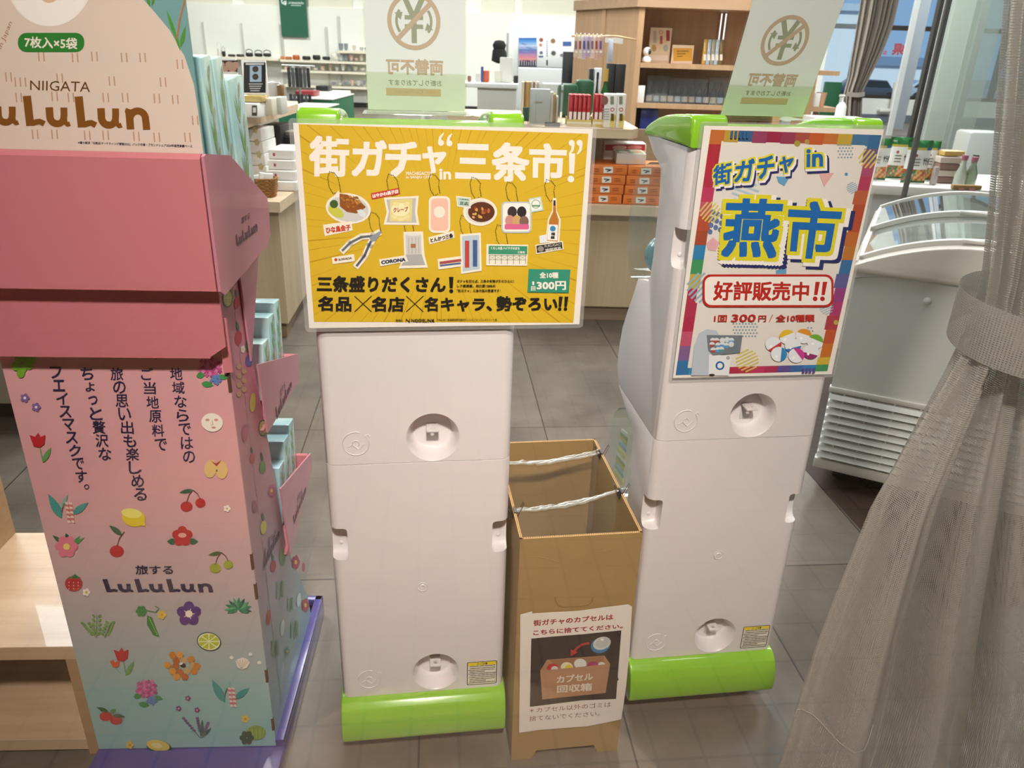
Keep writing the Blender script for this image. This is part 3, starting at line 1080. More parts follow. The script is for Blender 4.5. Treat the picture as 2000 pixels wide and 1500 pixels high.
# sake bottle
Y.poly([(1676, 602), (1698, 602), (1700, 680), (1726, 740), (1716, 888), (1628, 880), (1645, 735), (1672, 680)], cr)
Y.poly([(1680, 616), (1693, 616), (1697, 690), (1714, 740), (1706, 876), (1638, 870), (1654, 738), (1677, 690)], '#b4732a')
Y.rect(1680, 616, 1693, 650, '#2c2a2a')
Y.poly([(1650, 768), (1708, 770), (1704, 870), (1640, 866)], '#e9e6e2')
Y.ell(1676, 795, 18, 18, '#3e86b8')
Y.text('福', [(1664, 818), (1690, 818), (1690, 838), (1664, 838)], '#22201d', bold=.04)
Y.text('顔', [(1662, 840), (1688, 840), (1688, 860), (1662, 860)], '#22201d', bold=.04)
Y.poly([(1590, 840), (1636, 830), (1640, 882), (1594, 888)], '#dfe3e4')
Y.poly([(1566, 896), (1738, 872), (1744, 924), (1572, 956)], cr)
Y.poly([(1572, 902), (1732, 879), (1737, 920), (1577, 948)], '#1f1e1f')
Y.text('FUKUGAO', [(1624, 898), (1726, 884), (1727, 900), (1625, 915)], '#d9d2c4')
Y.text('福顔酒造', [(1626, 922), (1728, 906), (1729, 922), (1628, 938)], '#d9d2c4', bold=.02)
Y.ell(1600, 922, 20, 18, '#8f877a')
# nail nippers
Y.line([(352, 935), (400, 885), (470, 845), (545, 838), (580, 820)], 40, cr)
Y.line([(440, 1030), (490, 970), (520, 900), (550, 850)], 40, cr)
Y.line([(352, 932), (400, 884), (470, 848), (545, 840)], 15, '#5c6672')
Y.line([(442, 1028), (490, 966), (518, 900), (545, 850)], 15, '#4d5762')
Y.poly([(520, 850), (590, 808), (600, 815), (560, 872), (535, 880)], '#8a939c')
Y.poly([(284, 976), (424, 954), (430, 1000), (290, 1018)], cr)
Y.ell(310, 990, 10, 10, '#b8452f')
Y.text('SUWADA', [(326, 984), (410, 972), (411, 986), (327, 998)], '#2a2826', bold=.04)
# stove
Y.poly([(735, 815), (858, 812), (868, 960), (890, 1040), (705, 1046), (740, 960)], cr)
Y.poly([(748, 832), (846, 830), (850, 955), (752, 958)], '#c8c6c4')
Y.poly([(752, 958), (850, 955), (872, 1024), (722, 1028)], '#aaa9a9')
for x in (768, 790, 812, 832):
    Y.line([(x, 850), (x, 950)], 3, '#9a9898')
Y.ell(797, 830, 50, 10, '#dedcda')
Y.rect(782, 890, 812, 916, '#a46b4c')
Y.poly([(582, 988), (748, 962), (766, 1000), (590, 1032)], cr)
Y.text('CORONA', [(594, 996), (748, 976), (749, 1000), (596, 1020)], '#22304e', bold=.06)
# plain stand-in charm where two costumed figures stand
Y.poly([(1092, 830), (1222, 820), (1228, 1060), (1098, 1080)], cr)
Y.poly([(1104, 842), (1212, 833), (1216, 1048), (1108, 1066)], '#b6c3cf')
Y.rect(1122, 870, 1150, 1040, '#b2463e')
Y.rect(1172, 866, 1200, 1034, '#3d5a8f')
Y.poly([(950, 986), (1106, 966), (1112, 1030), (956, 1052)], cr)
Y.poly([(962, 1002), (1098, 984), (1100, 1002), (964, 1020)], '#a3494a')
Y.poly([(964, 1022), (1096, 1006), (1097, 1018), (966, 1034)], '#4a5f8c')
# town sign
Y.poly([(1258, 892), (1520, 896), (1514, 1028), (1256, 1026)], cr)
Y.poly([(1272, 902), (1516, 905), (1514, 958), (1270, 955)], '#3a8f6e')
Y.text('くらしの品 ハイテクのまち', [(1286, 908), (1466, 910), (1466, 928), (1286, 926)], wt, bold=.03)
Y.text('三条市', [(1454, 934), (1500, 936), (1500, 952), (1454, 950)], wt, bold=.03)
for k in range(7):
    x = 1276 + k * 38
    Y.line([(x, 960), (x, 1016)], 4, '#8a8a80')
    if k < 6:
        Y.line([(x, 964), (x + 38, 990)], 2, '#8a8a80')
        Y.line([(x + 38, 964), (x, 990)], 2, '#8a8a80')
Y.line([(1274, 962), (1510, 964)], 4, '#8a8a80')
Y.line([(1274, 990), (1508, 992)], 3, '#8a8a80')
bk = '#1c1914'
Y.text('三条盛りだくさん', [(192, 1090), (1004, 1096), (1000, 1196), (190, 1192)], bk, bold=.035)
Y.poly([(1022, 1098), (1050, 1098), (1046, 1168), (1026, 1168)], bk)
Y.ell(1036, 1187, 13, 12, bk)
Y.text('名品', [(198, 1218), (410, 1220), (408, 1316), (196, 1312)], bk, bold=.035)
Y.text('名店', [(536, 1222), (742, 1224), (740, 1318), (534, 1316)], bk, bold=.035)
Y.text('名キャラ、', [(868, 1224), (1296, 1226), (1292, 1314), (866, 1316)], bk, bold=.035)
Y.text('勢ぞろい', [(1322, 1218), (1706, 1222), (1704, 1314), (1320, 1312)], bk, bold=.035)
for x in (1722, 1758):
    Y.poly([(x - 8, 1222), (x + 16, 1222), (x + 6, 1286), (x - 10, 1286)], bk)
    Y.ell(x - 3, 1300, 11, 10, bk)
for x in (428, 754):
    Y.line([(x, 1218), (x + 106, 1316)], 4, bk)
    Y.line([(x + 106, 1218), (x, 1316)], 4, bk)
for s, q in (('ガチャを回せば、三条の名物が手のひらに！', (1072, 1115, 1432, 1134)), ('レア感満載、地元愛100%の', (1072, 1145, 1314, 1164)), ('「街ガチャ」三条市版の登場です！', (1072, 1175, 1346, 1194))):
    Y.tbox(s, *q, bk, bold=.025)
Y.poly([(1524, 1048), (1786, 1052), (1776, 1198), (1516, 1194)], '#2f8a72')
Y.tbox('全10種', 1592, 1068, 1710, 1106, wt, bold=.03)
Y.tbox('300円', 1574, 1124, 1758, 1180, wt, bold=.03)
Y.tbox('1', 1546, 1126, 1558, 1148, wt, bold=.03)
Y.tbox('回', 1538, 1156, 1566, 1184, wt, bold=.02)
Y.tbox('発売元', 686, 1364, 732, 1380, bk, bold=.02)
Y.line([(752, 1382), (752, 1362), (774, 1382), (774, 1362)], 4, bk)
Y.tbox('NODELINK', 784, 1362, 932, 1382, bk, bold=.03)
Y.tbox('〒945-0051 新潟県柏崎市東本町1-12-25 フォンジェストリート館', 946, 1360, 1324, 1374, bk, bold=.015)
Y.build('poster_print', PY, ink('poster_ink', .4))

# ---- rainbow-edged poster (A3 portrait) on the other machine
PR = laminated('rainbow_poster', 'laminated portrait poster with patchwork rainbow border on the machine by the freezer', RM, .0074, .9785, .297, .420, -.0075)
Q = Print(lambda a, c: on_wall(1290 + a * .35988, 220 + c * .36, RM, -.0078), y0=-.0078)
ix = [(274, 92), (1200, 122), (905, 1402), (82, 1424)]     # the printed field: TL TR BR BL
def fld(u, v):
    tl, tr, br, bl = ix
    return tuple(tl[i] * (1 - u) * (1 - v) + tr[i] * u * (1 - v) + br[i] * u * v + bl[i] * (1 - u) * v for i in (0, 1))
def fq(u0, v0, u1, v1, c):
    Q.poly([fld(u0, v0), fld(u1, v0), fld(u1, v1), fld(u0, v1)], c)
fq(0, 0, 1, 1, '#dbd4ce')
pal = ['#b5642e', '#b09038', '#33567f', '#8a3a5a', '#8c2342', '#8a3550', '#9b4a3c', '#b4552c', '#b56a34', '#b59a3a', '#3f6c92', '#4a6b9a']
for i in range(12):
    fq(i / 12, 0, (i + 1) / 12, .045 + (.004 if i % 2 else 0), pal[i])
lc = ['#b5642e', '#a32a38', '#a8283c', '#a62a44', '#b2365a', '#b8546a', '#a84a34', '#9a4632', '#2f78a8', '#3c8a58', '#b7a444', '#a8324a', '#a5304c', '#a42a48', '#b5506a', '#7a5a8a', '#2f6aa0']
for i, c in enumerate(lc):
    fq(0, i / 17, .072 - (.012 if i in (3, 11) else 0) + (.01 if i == 6 else 0), (i + 1) / 17, c)
rc = ['#33648f', '#6a5678', '#a04a6a', '#a83a58', '#b05a3c', '#a8482f', '#a84a2e', '#b4642f', '#b0702f', '#35679a', '#5a5a90', '#8a3f7a', '#a23a6a', '#a33a44', '#b4502f', '#bd6a2c', '#c2a93a']
for i, c in enumerate(rc):
    fq(1 - .070 - (.012 if i % 3 == 1 else 0), i / 17, 1, (i + 1) / 17, c)
bc = ['#2f6aa0', '#3a86b4', None, None, '#a82c48', '#b0304a', '#b2355a', '#a32c50', '#5a4a8a', '#3a5f9a', '#2f7ab0', '#3c8a58']
for i, c in enumerate(bc):
    if c:
        fq(i / 12, .972, (i + 1) / 12, 1, c)
for i in range(10):
    u, v = .085 + .03 * (i % 3), .335 + .018 * i / 2
    x, y = fld(u, v)
    Q.ell(x, y, 13, 15, '#5a6f9a', n=12)
for x, y, r, c in ((742, 168, 17, '#9a8f3a'), (795, 158, 14, '#a88a4a'), (1008, 334, 9, '#4a86b0'), (952, 1138, 13, '#b0a050')):
    Q.ell(x, y, r, r, c, n=14)
def stripes(pts_c, r, c, n=6, rot=-25):
    cx, cy = pts_c
    a = math.radians(rot)
    for i in range(n):
        o = -r + 2 * r * (i + .5) / n
        h = math.sqrt(max(0, r * r - o * o))
        p = [(cx + s * h * math.cos(a) - o * math.sin(a), cy + s * h * math.sin(a) + o * math.cos(a)) for s in (-1, 1)]
        Q.line(p, r / n * .9, c)
stripes((1040, 408), 30, '#7d9fb4')
stripes((1125, 250), 50, '#c9b860', 5, -50)
stripes((460, 432), 70, '#a9bfca', 5, 20)
stripes((270, 540), 55, '#cbb95a', 6, -50)
stripes((225, 950), 80, '#8aa9c0', 7, -45)
stripes((900, 1060), 36, '#9ab2c0', 6, -25)
stripes((470, 1345), 60, '#cbb95a', 7, -25)
for cx, cy, w, h in ((1015, 220, 100, 90), (470, 1190, 150, 90), (825, 1185, 50, 36)):
    for i in range(int(w / 17)):
        for j in range(int(h / 17)):
            Q.ell(cx - w / 2 + i * 17 + (j % 2) * 8, cy - h / 2 + j * 17, 5, 5, '#7f99ab', n=8)
Q.poly([(860, 330), (942, 326), (888, 402)], '#d8a8a8')
Q.poly([(628, 346), (700, 350), (672, 398), (640, 380)], '#5f9ac0')
Q.poly([(248, 708), (285, 676), (318, 706), (300, 752), (258, 745)], '#d6a3a8')
Q.poly([(626, 855), (682, 842), (682, 874), (626, 874)], '#5f9ac0')
blu, yl, nv = '#1560a8', '#d6cb2a', '#232a62'
def title(items, sh):
    for s, q, b_ in items:
        Q.text(s, q, nv, bold=b_, grow=.10, shift=sh)
    for s, q, b_ in items:
        Q.text(s, q, '#ece6e0', bold=b_, grow=.095, shift=(sh[0] * .45, sh[1] * .45))
    for s, q, b_ in items:
        Q.text(s, q, yl, bold=b_, grow=.065)
    for s, q, b_ in items:
        Q.text(s, q, blu, bold=b_)
title([('街', [(285, 290), (385, 262), (383, 385), (282, 395)], .03), ('ガ', [(405, 262), (512, 246), (500, 372), (398, 378)], .03), ('チ', [(525, 242), (620, 228), (612, 355), (518, 362)], .03), ('ャ', [(645, 240), (722, 232), (716, 322), (640, 330)], .03)], (16, 20))
title([('in', [(790, 198), (880, 196), (880, 292), (788, 296)], .03)], (20, 20))
title([('燕', [(352, 462), (672, 468), (622, 790), (325, 782)], .028), ('市', [(696, 474), (992, 488), (936, 796), (668, 786)], .028)], (36, 26))
red = '#b02620'
Q.rrect(226, 876, 936, 1054, 44, red)
Q.rrect(238, 888, 924, 1042, 36, '#ebe4de')
Q.text('好評販売中', [(290, 912), (806, 916), (800, 1020), (282, 1018)], red, bold=.028)
for x in (838, 878):
    Q.poly([(x, 916), (x + 24, 916), (x + 10, 988), (x - 8, 988)], red)
    Q.ell(x - 2, 1008, 13, 13, red, n=14)
Q.text('1回', [(290, 1096), (360, 1096), (356, 1134), (288, 1134)], red, bold=.025)
Q.text('300', [(386, 1092), (518, 1092), (512, 1134), (380, 1134)], red, bold=.02)
Q.text('円', [(530, 1098), (572, 1098), (570, 1132), (528, 1132)], red, bold=.02)
Q.text('/', [(592, 1094), (608, 1094), (602, 1132), (586, 1132)], red)
Q.text('全10種類', [(626, 1094), (834, 1092), (834, 1132), (622, 1134)], red, bold=.025)
# picture of a capsule machine
Q.poly([(182, 1260), (205, 1195), (248, 1172), (300, 1180), (318, 1205), (268, 1424), (164, 1424)], '#b3bcc8')
Q.poly([(262, 1310), (380, 1316), (368, 1424), (258, 1424)], '#e0e2e4')
Q.poly([(248, 1204), (442, 1206), (430, 1300), (282, 1316), (256, 1290)], '#6d7680')
for i in range(13):
    x, y = 280 + (i % 5) * 26 + rr.uniform(-4, 4), 1232 + (i // 5) * 26 + rr.uniform(-4, 4)
    Q.ell(x, y, 15, 15, '#cfd6da', n=12)
    Q.ell(x, y, 15, 15, rr.choice(('#4a8f8a', '#a04a44', '#c8d0d4', '#5a8fc0')), n=8, a0=0, a1=180)
Q.ring(320, 1370, 15, 24, '#1f5fa0', n=24)
Q.ring(364, 1328, 4, 9, '#6d7680', n=14)
Q.ell(276, 1420, 16, 6, '#2b2b2b')
# picture of a heap of capsules
for x, y, c, ro in ((686, 1215, '#d9b428', -20), (774, 1210, '#d08a2a', 25), (610, 1255, '#c03a3a', 150), (836, 1240, '#6fa53a', 30), (716, 1262, '#3a6fb0', 170), (812, 1295, '#8a2f6a', 200), (640, 1308, '#2a7fb8', 100), (734, 1315, '#c23a8a', 60)):
    Q.ell(x, y, 44, 40, c, n=20)
    Q.ell(x, y, 44, 40, '#dfe3e8', n=14, a0=ro - 20, a1=ro + 190)
    Q.ell(x - 14, y + 12, 7, 7, '#f6f7f8', n=10)
for x in (770, 788, 806, 826):
    fx = x
    Q.poly([(fx, 1385), (fx + 12, 1380), (fx + 8, 1412), (fx - 6, 1412)], '#5a4a8a')
for x in (380, 402, 424, 446, 466):
    Q.poly([(x, 98), (x + 12, 97), (x + 8, 140), (x - 4, 138)], '#2f5a8a')
Q.build('poster_print', PR, ink('poster_ink', .4))

# ================================================================== "no exchange" cards standing on the machines
def card(label, fr, x, y, z, lean, text_en, zrot=0.0):
    t = thing('no_exchange_card', label, 'sign', in_frame(fr, x, y, z), fr[2] + zrot, 'cards on the capsule machines')
    rot = Matrix.Rotation(lean, 4, 'X')
    W, H = .142, .212
    b = MB()
    b.prism([(-W / 2, .004), (W / 2, .004), (W / 2, H), (-W / 2, H)], .0007, 'y', .0012, mtx=rot)
    b.build('paper', mat('show_through_paper', '#d3dadb', .7), t, smooth=0)
    pr = Print(y0=.0010)
    pr.mb_rot = rot
    def mz(u):
        return -u
    cx, cz = -.002, .1235
    tan, gr = '#b3a08a', '#8f957f'
    pr.ring(cx, cz, .0315, .0375, tan)
    # yen sign and two arrows
    pr.line([(cx - .011, cz + .027), (cx, cz + .004)], .0075, gr)
    pr.line([(cx + .011, cz + .027), (cx, cz + .004)], .0075, gr)
    pr.line([(cx, cz + .006), (cx, cz - .026)], .0075, gr)
    pr.rect(cx - .013, cz + .002, cx + .013, cz + .0075, gr)
    pr.rect(cx - .013, cz - .0095, cx + .013, cz - .004, gr)
    pr.ring(cx, cz, .0225, .0262, gr, n=14, a0=145, a1=215)
    pr.ring(cx, cz, .0225, .0262, gr, n=14, a0=-35, a1=35)
    pr.poly([(cx - .027, cz + .0105), (cx - .0155, cz + .0115), (cx - .0185, cz + .0015)], gr)
    pr.poly([(cx + .027, cz - .0105), (cx + .0155, cz - .0115), (cx + .0185, cz - .0015)], gr)
    pr.line([(cx - .0235, cz - .0235), (cx + .0235, cz + .0235)], .0065, tan)
    def mtext(s, x0, z1, x1, z0, c, **k):   # seen from behind: runs backwards
        pr.text(s, [(x1, z1), (x0, z1), (x0, z0), (x1, z0)], c, **k)
    mtext('両替不可', cx - .041, .0745, cx + .041, .053, tan, bold=.035)
    mtext('お断りしております', cx - .0385, .0465, cx + .0385, .038, gr, bold=.012)
    pr.rect(cx - .042, .0245, cx + .0375, .0345, '#c4ab8b')
    if text_en:
        mtext('No Exchange', cx - .030, .0325, cx + .029, .0262, '#b39c7e')
    for v in pr.mb.bm.verts:
        v.co = rot @ v.co
    pr.build('card_print', t)
    b = MB()
    b.prism([(-W / 2 - .002, 0), (W / 2 + .002, 0), (W / 2 + .002, H + .01), (-W / 2 - .002, H + .01)], .002, 'y', .0022, mtx=rot)
    b.prism([(-W / 2 - .002, 0), (W / 2 + .002, 0), (W / 2 + .002, .056), (-W / 2 - .002, .056)], .0018, 'y', -.0024, mtx=rot)
    b.box(-W / 2 - .008, W / 2 + .008, -.022, .05, -.003, .0, bev=.0006)
    b.build('acrylic_stand', clear('sign_acrylic', '#fafcf6', 1.45, .8, body=.015), t, smooth=0)
    return t
card('pale green back of an upright no-exchange card on the machine with the yellow poster', LM, .0075, .060, 1.1952, 0.0, True)
card('pale green back of a leaning no-exchange card on the machine by the freezer', RM, -.0175, .064, 1.1952, .36, False, .02)
# ================================================================== CARDBOARD COLLECTION BOX
BX = (.1294, 1.1077, .1507)
m_card = mat('brown_cardboard', '#96794a', 0.75, bump=.15, bscale=260, var=.10, vscale=14)
m_edge = mat('cardboard_edge', '#c8a06a', 0.85, bump=.6, bscale=700)
bw, bd, bh, th = .108, .351, .5226, .0045
box = thing('collection_box', 'tall open brown cardboard box between the two capsule machines', 'box', (BX[0], BX[1], 0), BX[2])
b = MB()
front = [(-bw, 0), (-.067, 0), (-.058, .021), (.058, .021), (.067, 0), (bw, 0), (bw, bh), (-bw, bh)]
b.prism(front, th, 'y', 0)
b.prism(front, th, 'y', bd - th)
side_p = [(th, 0), (.08, 0), (.09, .02), (bd - .09, .02), (bd - .08, 0), (bd - th, 0), (bd - th, bh), (th, bh)]
b.prism(side_p, th, 'x', -bw)
b.prism(side_p, th, 'x', bw - th)
b.box(-bw + th, bw - th, th, bd - th, .022, .026)
b.build('box_body', m_card, box, smooth=0)
b = MB()
zig = lambda x0, x1, y, ax: None
for x0, x1, y0, y1 in ((-bw, bw, 0, th), (-bw, bw, bd - th, bd), (-bw, -bw + th, 0, bd), (bw - th, bw, 0, bd)):
    b.box(x0, x1, y0, y1, bh, bh + .0006)
eo = b.build('cut_edge', m_edge, box, smooth=0)
b = MB()
for k in range(56):                       # flutes showing along the cut edges
    x = -bw + .003 + k * (2 * bw - .006) / 55
    b.box(x - .0011, x + .0011, .0015, .0031, bh + .0005, bh + .0009)
    b.box(x - .0011, x + .0011, bd - .0031, bd - .0015, bh + .0005, bh + .0009)
for k in range(90):
    y = .004 + k * (bd - .008) / 89
    b.box(-bw + .0015, -bw + .0031, y - .0011, y + .0011, bh + .0005, bh + .0009)
    b.box(bw - .0031, bw - .0015, y - .0011, y + .0011, bh + .0005, bh + .0009)
b.build('flute_pattern', mat('flute_shadow', '#5d3f1c', .9), eo, smooth=0)
# perforated hand-hole flap and creases
b = MB()
hp = [(-.040, .396), (-.040, .388), (-.034, .376), (-.026, .372), (.012, .3705), (.022, .3735), (.028, .380), (.029, .390)]
b.tube([(x, -.0003, z) for x, z in hp], .0007, 5)
b.build('hand_hole_flap', mat('perforation', '#7d5a2c', .9), box)
for pts in (((-.092, .486), (-.075, .484), (-.055, .478), (-.037, .470), (-.030, .469)), ((-.048, .466), (-.036, .464)), ((-.018, .470), (-.006, .479), (.010, .488), (.018, .498)), ((.022, .488), (.045, .489), (.072, .494)), ((.018, .49), (.024, .470), (.034, .44)), ((.074, .44), (.088, .41), (.094, .385)), ((-.072, .383), (-.045, .3825))):
    b = MB()
    b.tube([(x, .0002, z) for x, z in pts], [.0004] + [.0009] * (len(pts) - 2) + [.0004], 5)
    b.build('crease', m_card, box)
# see-through film strips pulled across the top
t = thing('plastic_film_bag', 'clear plastic film pulled in shiny ropes across the open cardboard box', 'plastic bag', (BX[0], BX[1], 0), BX[2])
m_film = clear('film', '#f4f4f0', 1.5, 1.6, body=.22, rough=.12)
def wavy(u0, u1, y, n, amp):
    return [(u0 + (u1 - u0) * k / n, y(k / n) + random.uniform(-amp, amp), bh + .002 - .010 * math.sin(pi * k / n) + random.uniform(-amp, amp)) for k in range(n + 1)]
for k in range(3):
    b = MB()
    b.tube(wavy(-bw + .0065, bw - .0065, lambda s: .088 + .05 * s + .003 * (k - 1), 26, .0016), [.0012 + .003 * math.sin(pi * q / 26) * random.uniform(.5, 1) for q in range(27)], 7)
    b.build('film_strand', m_film, t, smooth=60)
    b = MB()
    b.tube(wavy(-bw + .0065, bw - .0065, lambda s: .262 + .03 * s + .004 * (k - 1), 26, .0018), [.0012 + .0034 * math.sin(pi * q / 26) * random.uniform(.5, 1) for q in range(27)], 7)
    b.build('film_strand', m_film, t, smooth=60)
m_thin = clear('thin_film', '#f8f6f0', 1.45, 1.2, body=.06, rough=.08)
for y0, dy in ((.088, .05), (.262, .03)):
    b = MB()
    b.grid(lambda u, v: Vector((-bw + .007 + u * (2 * bw - .014), y0 + dy * u + .014 * v * math.sin(u * 9 + y0 * 30) + .02 * v, bh - .010 * math.sin(pi * u) - .30 * v)), 20, 6)
    b.build('film_sheet', m_thin, t, smooth=80)
# binder clips on the rim
def clip(x, y, rz, label):
    p = in_frame(BX, x, y, bh)
    t = thing('binder_clip', label, 'clip', p, BX[2] + rz, 'binder clips on the cardboard box')
    b = MB()
    b.prism([(-.0045, -.011), (-.0016, .0035), (.0016, .0035), (.0045, -.011), (.0038, -.011), (.0010, .0025), (-.0010, .0025), (-.0038, -.011)], .019, 'x', -.0095)
    b.build('clip_body', mat('black_clip_steel', '#15161a', .35, metal=.3), t, smooth=0)
    for s, tilt in ((-1, .5), (1, -.3)):
        b = MB()
        b.tube([(-.0045, s * .0045, -.010), (-.004, s * (.008 + abs(tilt) * .006), .004), (-.003, s * (.010 + abs(tilt) * .012), .017), (.003, s * (.010 + abs(tilt) * .012), .017), (.004, s * (.008 + abs(tilt) * .006), .004), (.0045, s * .0045, -.010)], .0006, 6)
        b.build('wire_handle', mat('clip_wire', '#6d6f76', .25, metal=.9), t)
clip(bw - .003, .29, pi / 2, 'black binder clip on the box rim near its far corner, beside the machine window')
clip(bw - .003, .135, pi / 2, 'black binder clip on the box rim next to the machine by the freezer')
clip(-bw + .003, .088, pi / 2, 'black binder clip on the box rim against the machine with the yellow poster')
# ---- notice stuck on the box
N = thing('paper_notice', 'white paper notice with a capsule-box picture stuck on the cardboard box', 'notice', (BX[0], BX[1], 0), BX[2])
_n = lambda a, c: on_wall(980 + a * .22672, 1160 + c * .22667, BX, -.004)
outl = [(160, 180), (262, 152), (262, 172), (420, 160), (660, 148), (880, 118), (1090, 92), (1122, 110), (1100, 500), (1070, 800), (1030, 1078), (980, 1092), (740, 1140), (500, 1158), (320, 1172), (150, 1196)]
b = MB()
vs = [_n(*p) for p in outl]
b.prism([v for v in vs], .0008, 'y', -.0042, bev=0)
b.build('paper', mat('notice_paper', '#ded5cc', .6, bump=.3, bscale=30), N, smooth=0)
n = Print(_n, y0=-.0043)
rd, bk2 = '#8e1c26', '#191617'
n.text('街ガチャのカプセルは', [(272, 226), (960, 172), (960, 222), (272, 278)], rd, bold=.03)
n.text('こちらに捨ててください。', [(270, 310), (1042, 256), (1042, 296), (270, 358)], rd, bold=.03)
n.poly([(254, 384), (440, 366), (700, 346), (1030, 312), (984, 904), (700, 915), (500, 940), (242, 972)], bk2)
n.line([(548, 362), (600, 540)], 14, '#0a0909')
n.line([(880, 335), (1000, 740)], 14, '#0a0909')
n.line([(250, 745), (300, 960)], 12, '#0a0909')
n.poly([(390, 566), (884, 530), (934, 602), (330, 660)], '#a2785a')
n.poly([(410, 568), (876, 534), (884, 590), (480, 630)], '#8f6649')
for x, y, r, c1, c2 in ((440, 640, 52, '#b22a32', '#c9c5be'), (560, 628, 52, '#d8cfb0', '#d4bd2a'), (676, 600, 54, '#cfd2cc', '#cfd2cc'), (785, 620, 50, '#8e2456', '#b03a6a'), (860, 608, 30, '#d2cfc8', '#d2cfc8')):
    n.ell(x, y, r, r * .8, c1, 0, 18)
    n.ell(x + r * .3, y + 6, r * .6, r * .5, c2, 0, 14)
n.poly([(330, 660), (934, 602), (894, 852), (348, 908)], '#a87e5e')
n.text('カプセル', [(474, 704), (786, 676), (784, 738), (472, 768)], '#d6cbbb', bold=.03)
n.text('回収箱', [(476, 788), (780, 764), (776, 832), (474, 852)], '#d6cbbb', bold=.03)
n.ell(850, 442, 84, 66, '#2f6fa2', -18)
n.ell(862, 424, 78, 54, '#c3c6c4', -18)
n.ell(868, 420, 64, 42, '#aeb2b0', -18)
n.ell(864, 392, 14, 10, '#e8e8e4')
n.line([(746, 424), (690, 434), (650, 462), (622, 494)], 20, '#a62a30')
n.poly([(594, 536), (594, 476), (656, 500)], '#a62a30')
b2 = '#7a3a34'
n.text('＊カプセル以外のゴミは', [(236, 984), (940, 926), (940, 972), (236, 1026)], b2, bold=-.002)
n.text('捨てないでください。', [(238, 1052), (844, 1006), (844, 1048), (238, 1096)], b2, bold=-.002)
n.build('notice_print', N)

# ================================================================== PINK FACE-MASK DISPLAY STAND
ST = (-.4307, 1.0691, .0626)
def grad_mat(name, z0, z1, c0, c1, c2=None, rough=.38):
    """Card printed with a colour wash that runs from one printed colour to another up the stand."""
    m, nt, p, out = _base(name)
    tc = nt.nodes.new('ShaderNodeTexCoord')
    sp = nt.nodes.new('ShaderNodeSeparateXYZ')
    nt.links.new(tc.outputs['Object'], sp.inputs[0])
    mr = nt.nodes.new('ShaderNodeMapRange')
    mr.inputs['From Min'].default_value = z0
    mr.inputs['From Max'].default_value = z1
    nt.links.new(sp.outputs[2], mr.inputs[0])
    r = nt.nodes.new('ShaderNodeValToRGB')
    r.color_ramp.elements[0].color = (*lin(c0), 1)
    r.color_ramp.elements[1].color = (*lin(c1), 1)
    if c2:
        e = r.color_ramp.elements.new(.5)
        e.color = (*lin(c2), 1)
    nt.links.new(mr.outputs[0], r.inputs[0])
    nt.links.new(r.outputs[0], p.inputs['Base Color'])
    p.inputs['Roughness'].default_value = rough
    p.inputs['Coat Weight'].default_value = .2
    return m
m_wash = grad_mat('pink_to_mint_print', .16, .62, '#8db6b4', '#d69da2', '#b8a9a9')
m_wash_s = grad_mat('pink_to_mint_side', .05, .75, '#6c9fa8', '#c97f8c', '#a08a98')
m_pink = mat('salmon_pink_card', '#bf717a', .42, coat=.15)
m_pink2 = mat('pink_card_side', '#bd7b8b', .30, coat=.4)
m_purple = mat('violet_card', '#443e80', .30, coat=.35)
m_navy = '#2a2340'
stand = thing('display_stand', 'tall pink-to-mint printed cardboard face-mask display stand on a violet tray', 'display stand', (ST[0], ST[1], 0), ST[2])
SW = -.331
b = MB()
b.prism([(SW, .045), (0, .045), (0, .96), (SW, .96)], .004, 'y', 0)
b.prism([(SW, .045), (0, .045), (0, .96), (SW, .96)], .004, 'y', .060)
# side wing: narrow above, deep below
b.build('tower_back', m_wash, stand, smooth=0)
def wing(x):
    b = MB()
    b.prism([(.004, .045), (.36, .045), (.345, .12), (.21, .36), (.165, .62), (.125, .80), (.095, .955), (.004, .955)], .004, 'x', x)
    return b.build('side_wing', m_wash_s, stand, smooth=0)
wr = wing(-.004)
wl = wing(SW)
b = MB()
b.prism([(SW + .004, .05), (-.004, .05), (-.004, .12), (SW + .004, .12)], .004, 'y', .335)
b.build('lower_front', m_wash, stand, smooth=0)
# corrugated corner slots
for z0, z1 in ((.790, .826), (.458, .490), (.395, .428), (.205, .235), (.085, .115)):
    b = MB()
    b.box(-.0035, .0006, -.0006, .0045, z0, z1)
    b.build('corner_slot', mat('torn_card_brown', '#5b3a22', .9, bump=.8, bscale=900), stand, smooth=0)
b = MB()
b.prism([(-.004, -.010), (.0075, -.004), (.0075, .0005), (-.004, .0005)], .085, 'z', .826)
b.build('folded_tab', m_pink, stand, smooth=0)
# violet tray base
b = MB()
b.box(SW - .003, .016, -.078, .425, .002, .042, bev=.002)
b.box(-.002, .016, .0, .425, .042, .060, bev=.002)
b.box(SW - .003, SW + .012, .365, .425, .042, .060, bev=.002)
b.box(SW - .003, .016, .409, .425, .042, .060, bev=.002)
b.build('tray_base', m_purple, stand, smooth=40)
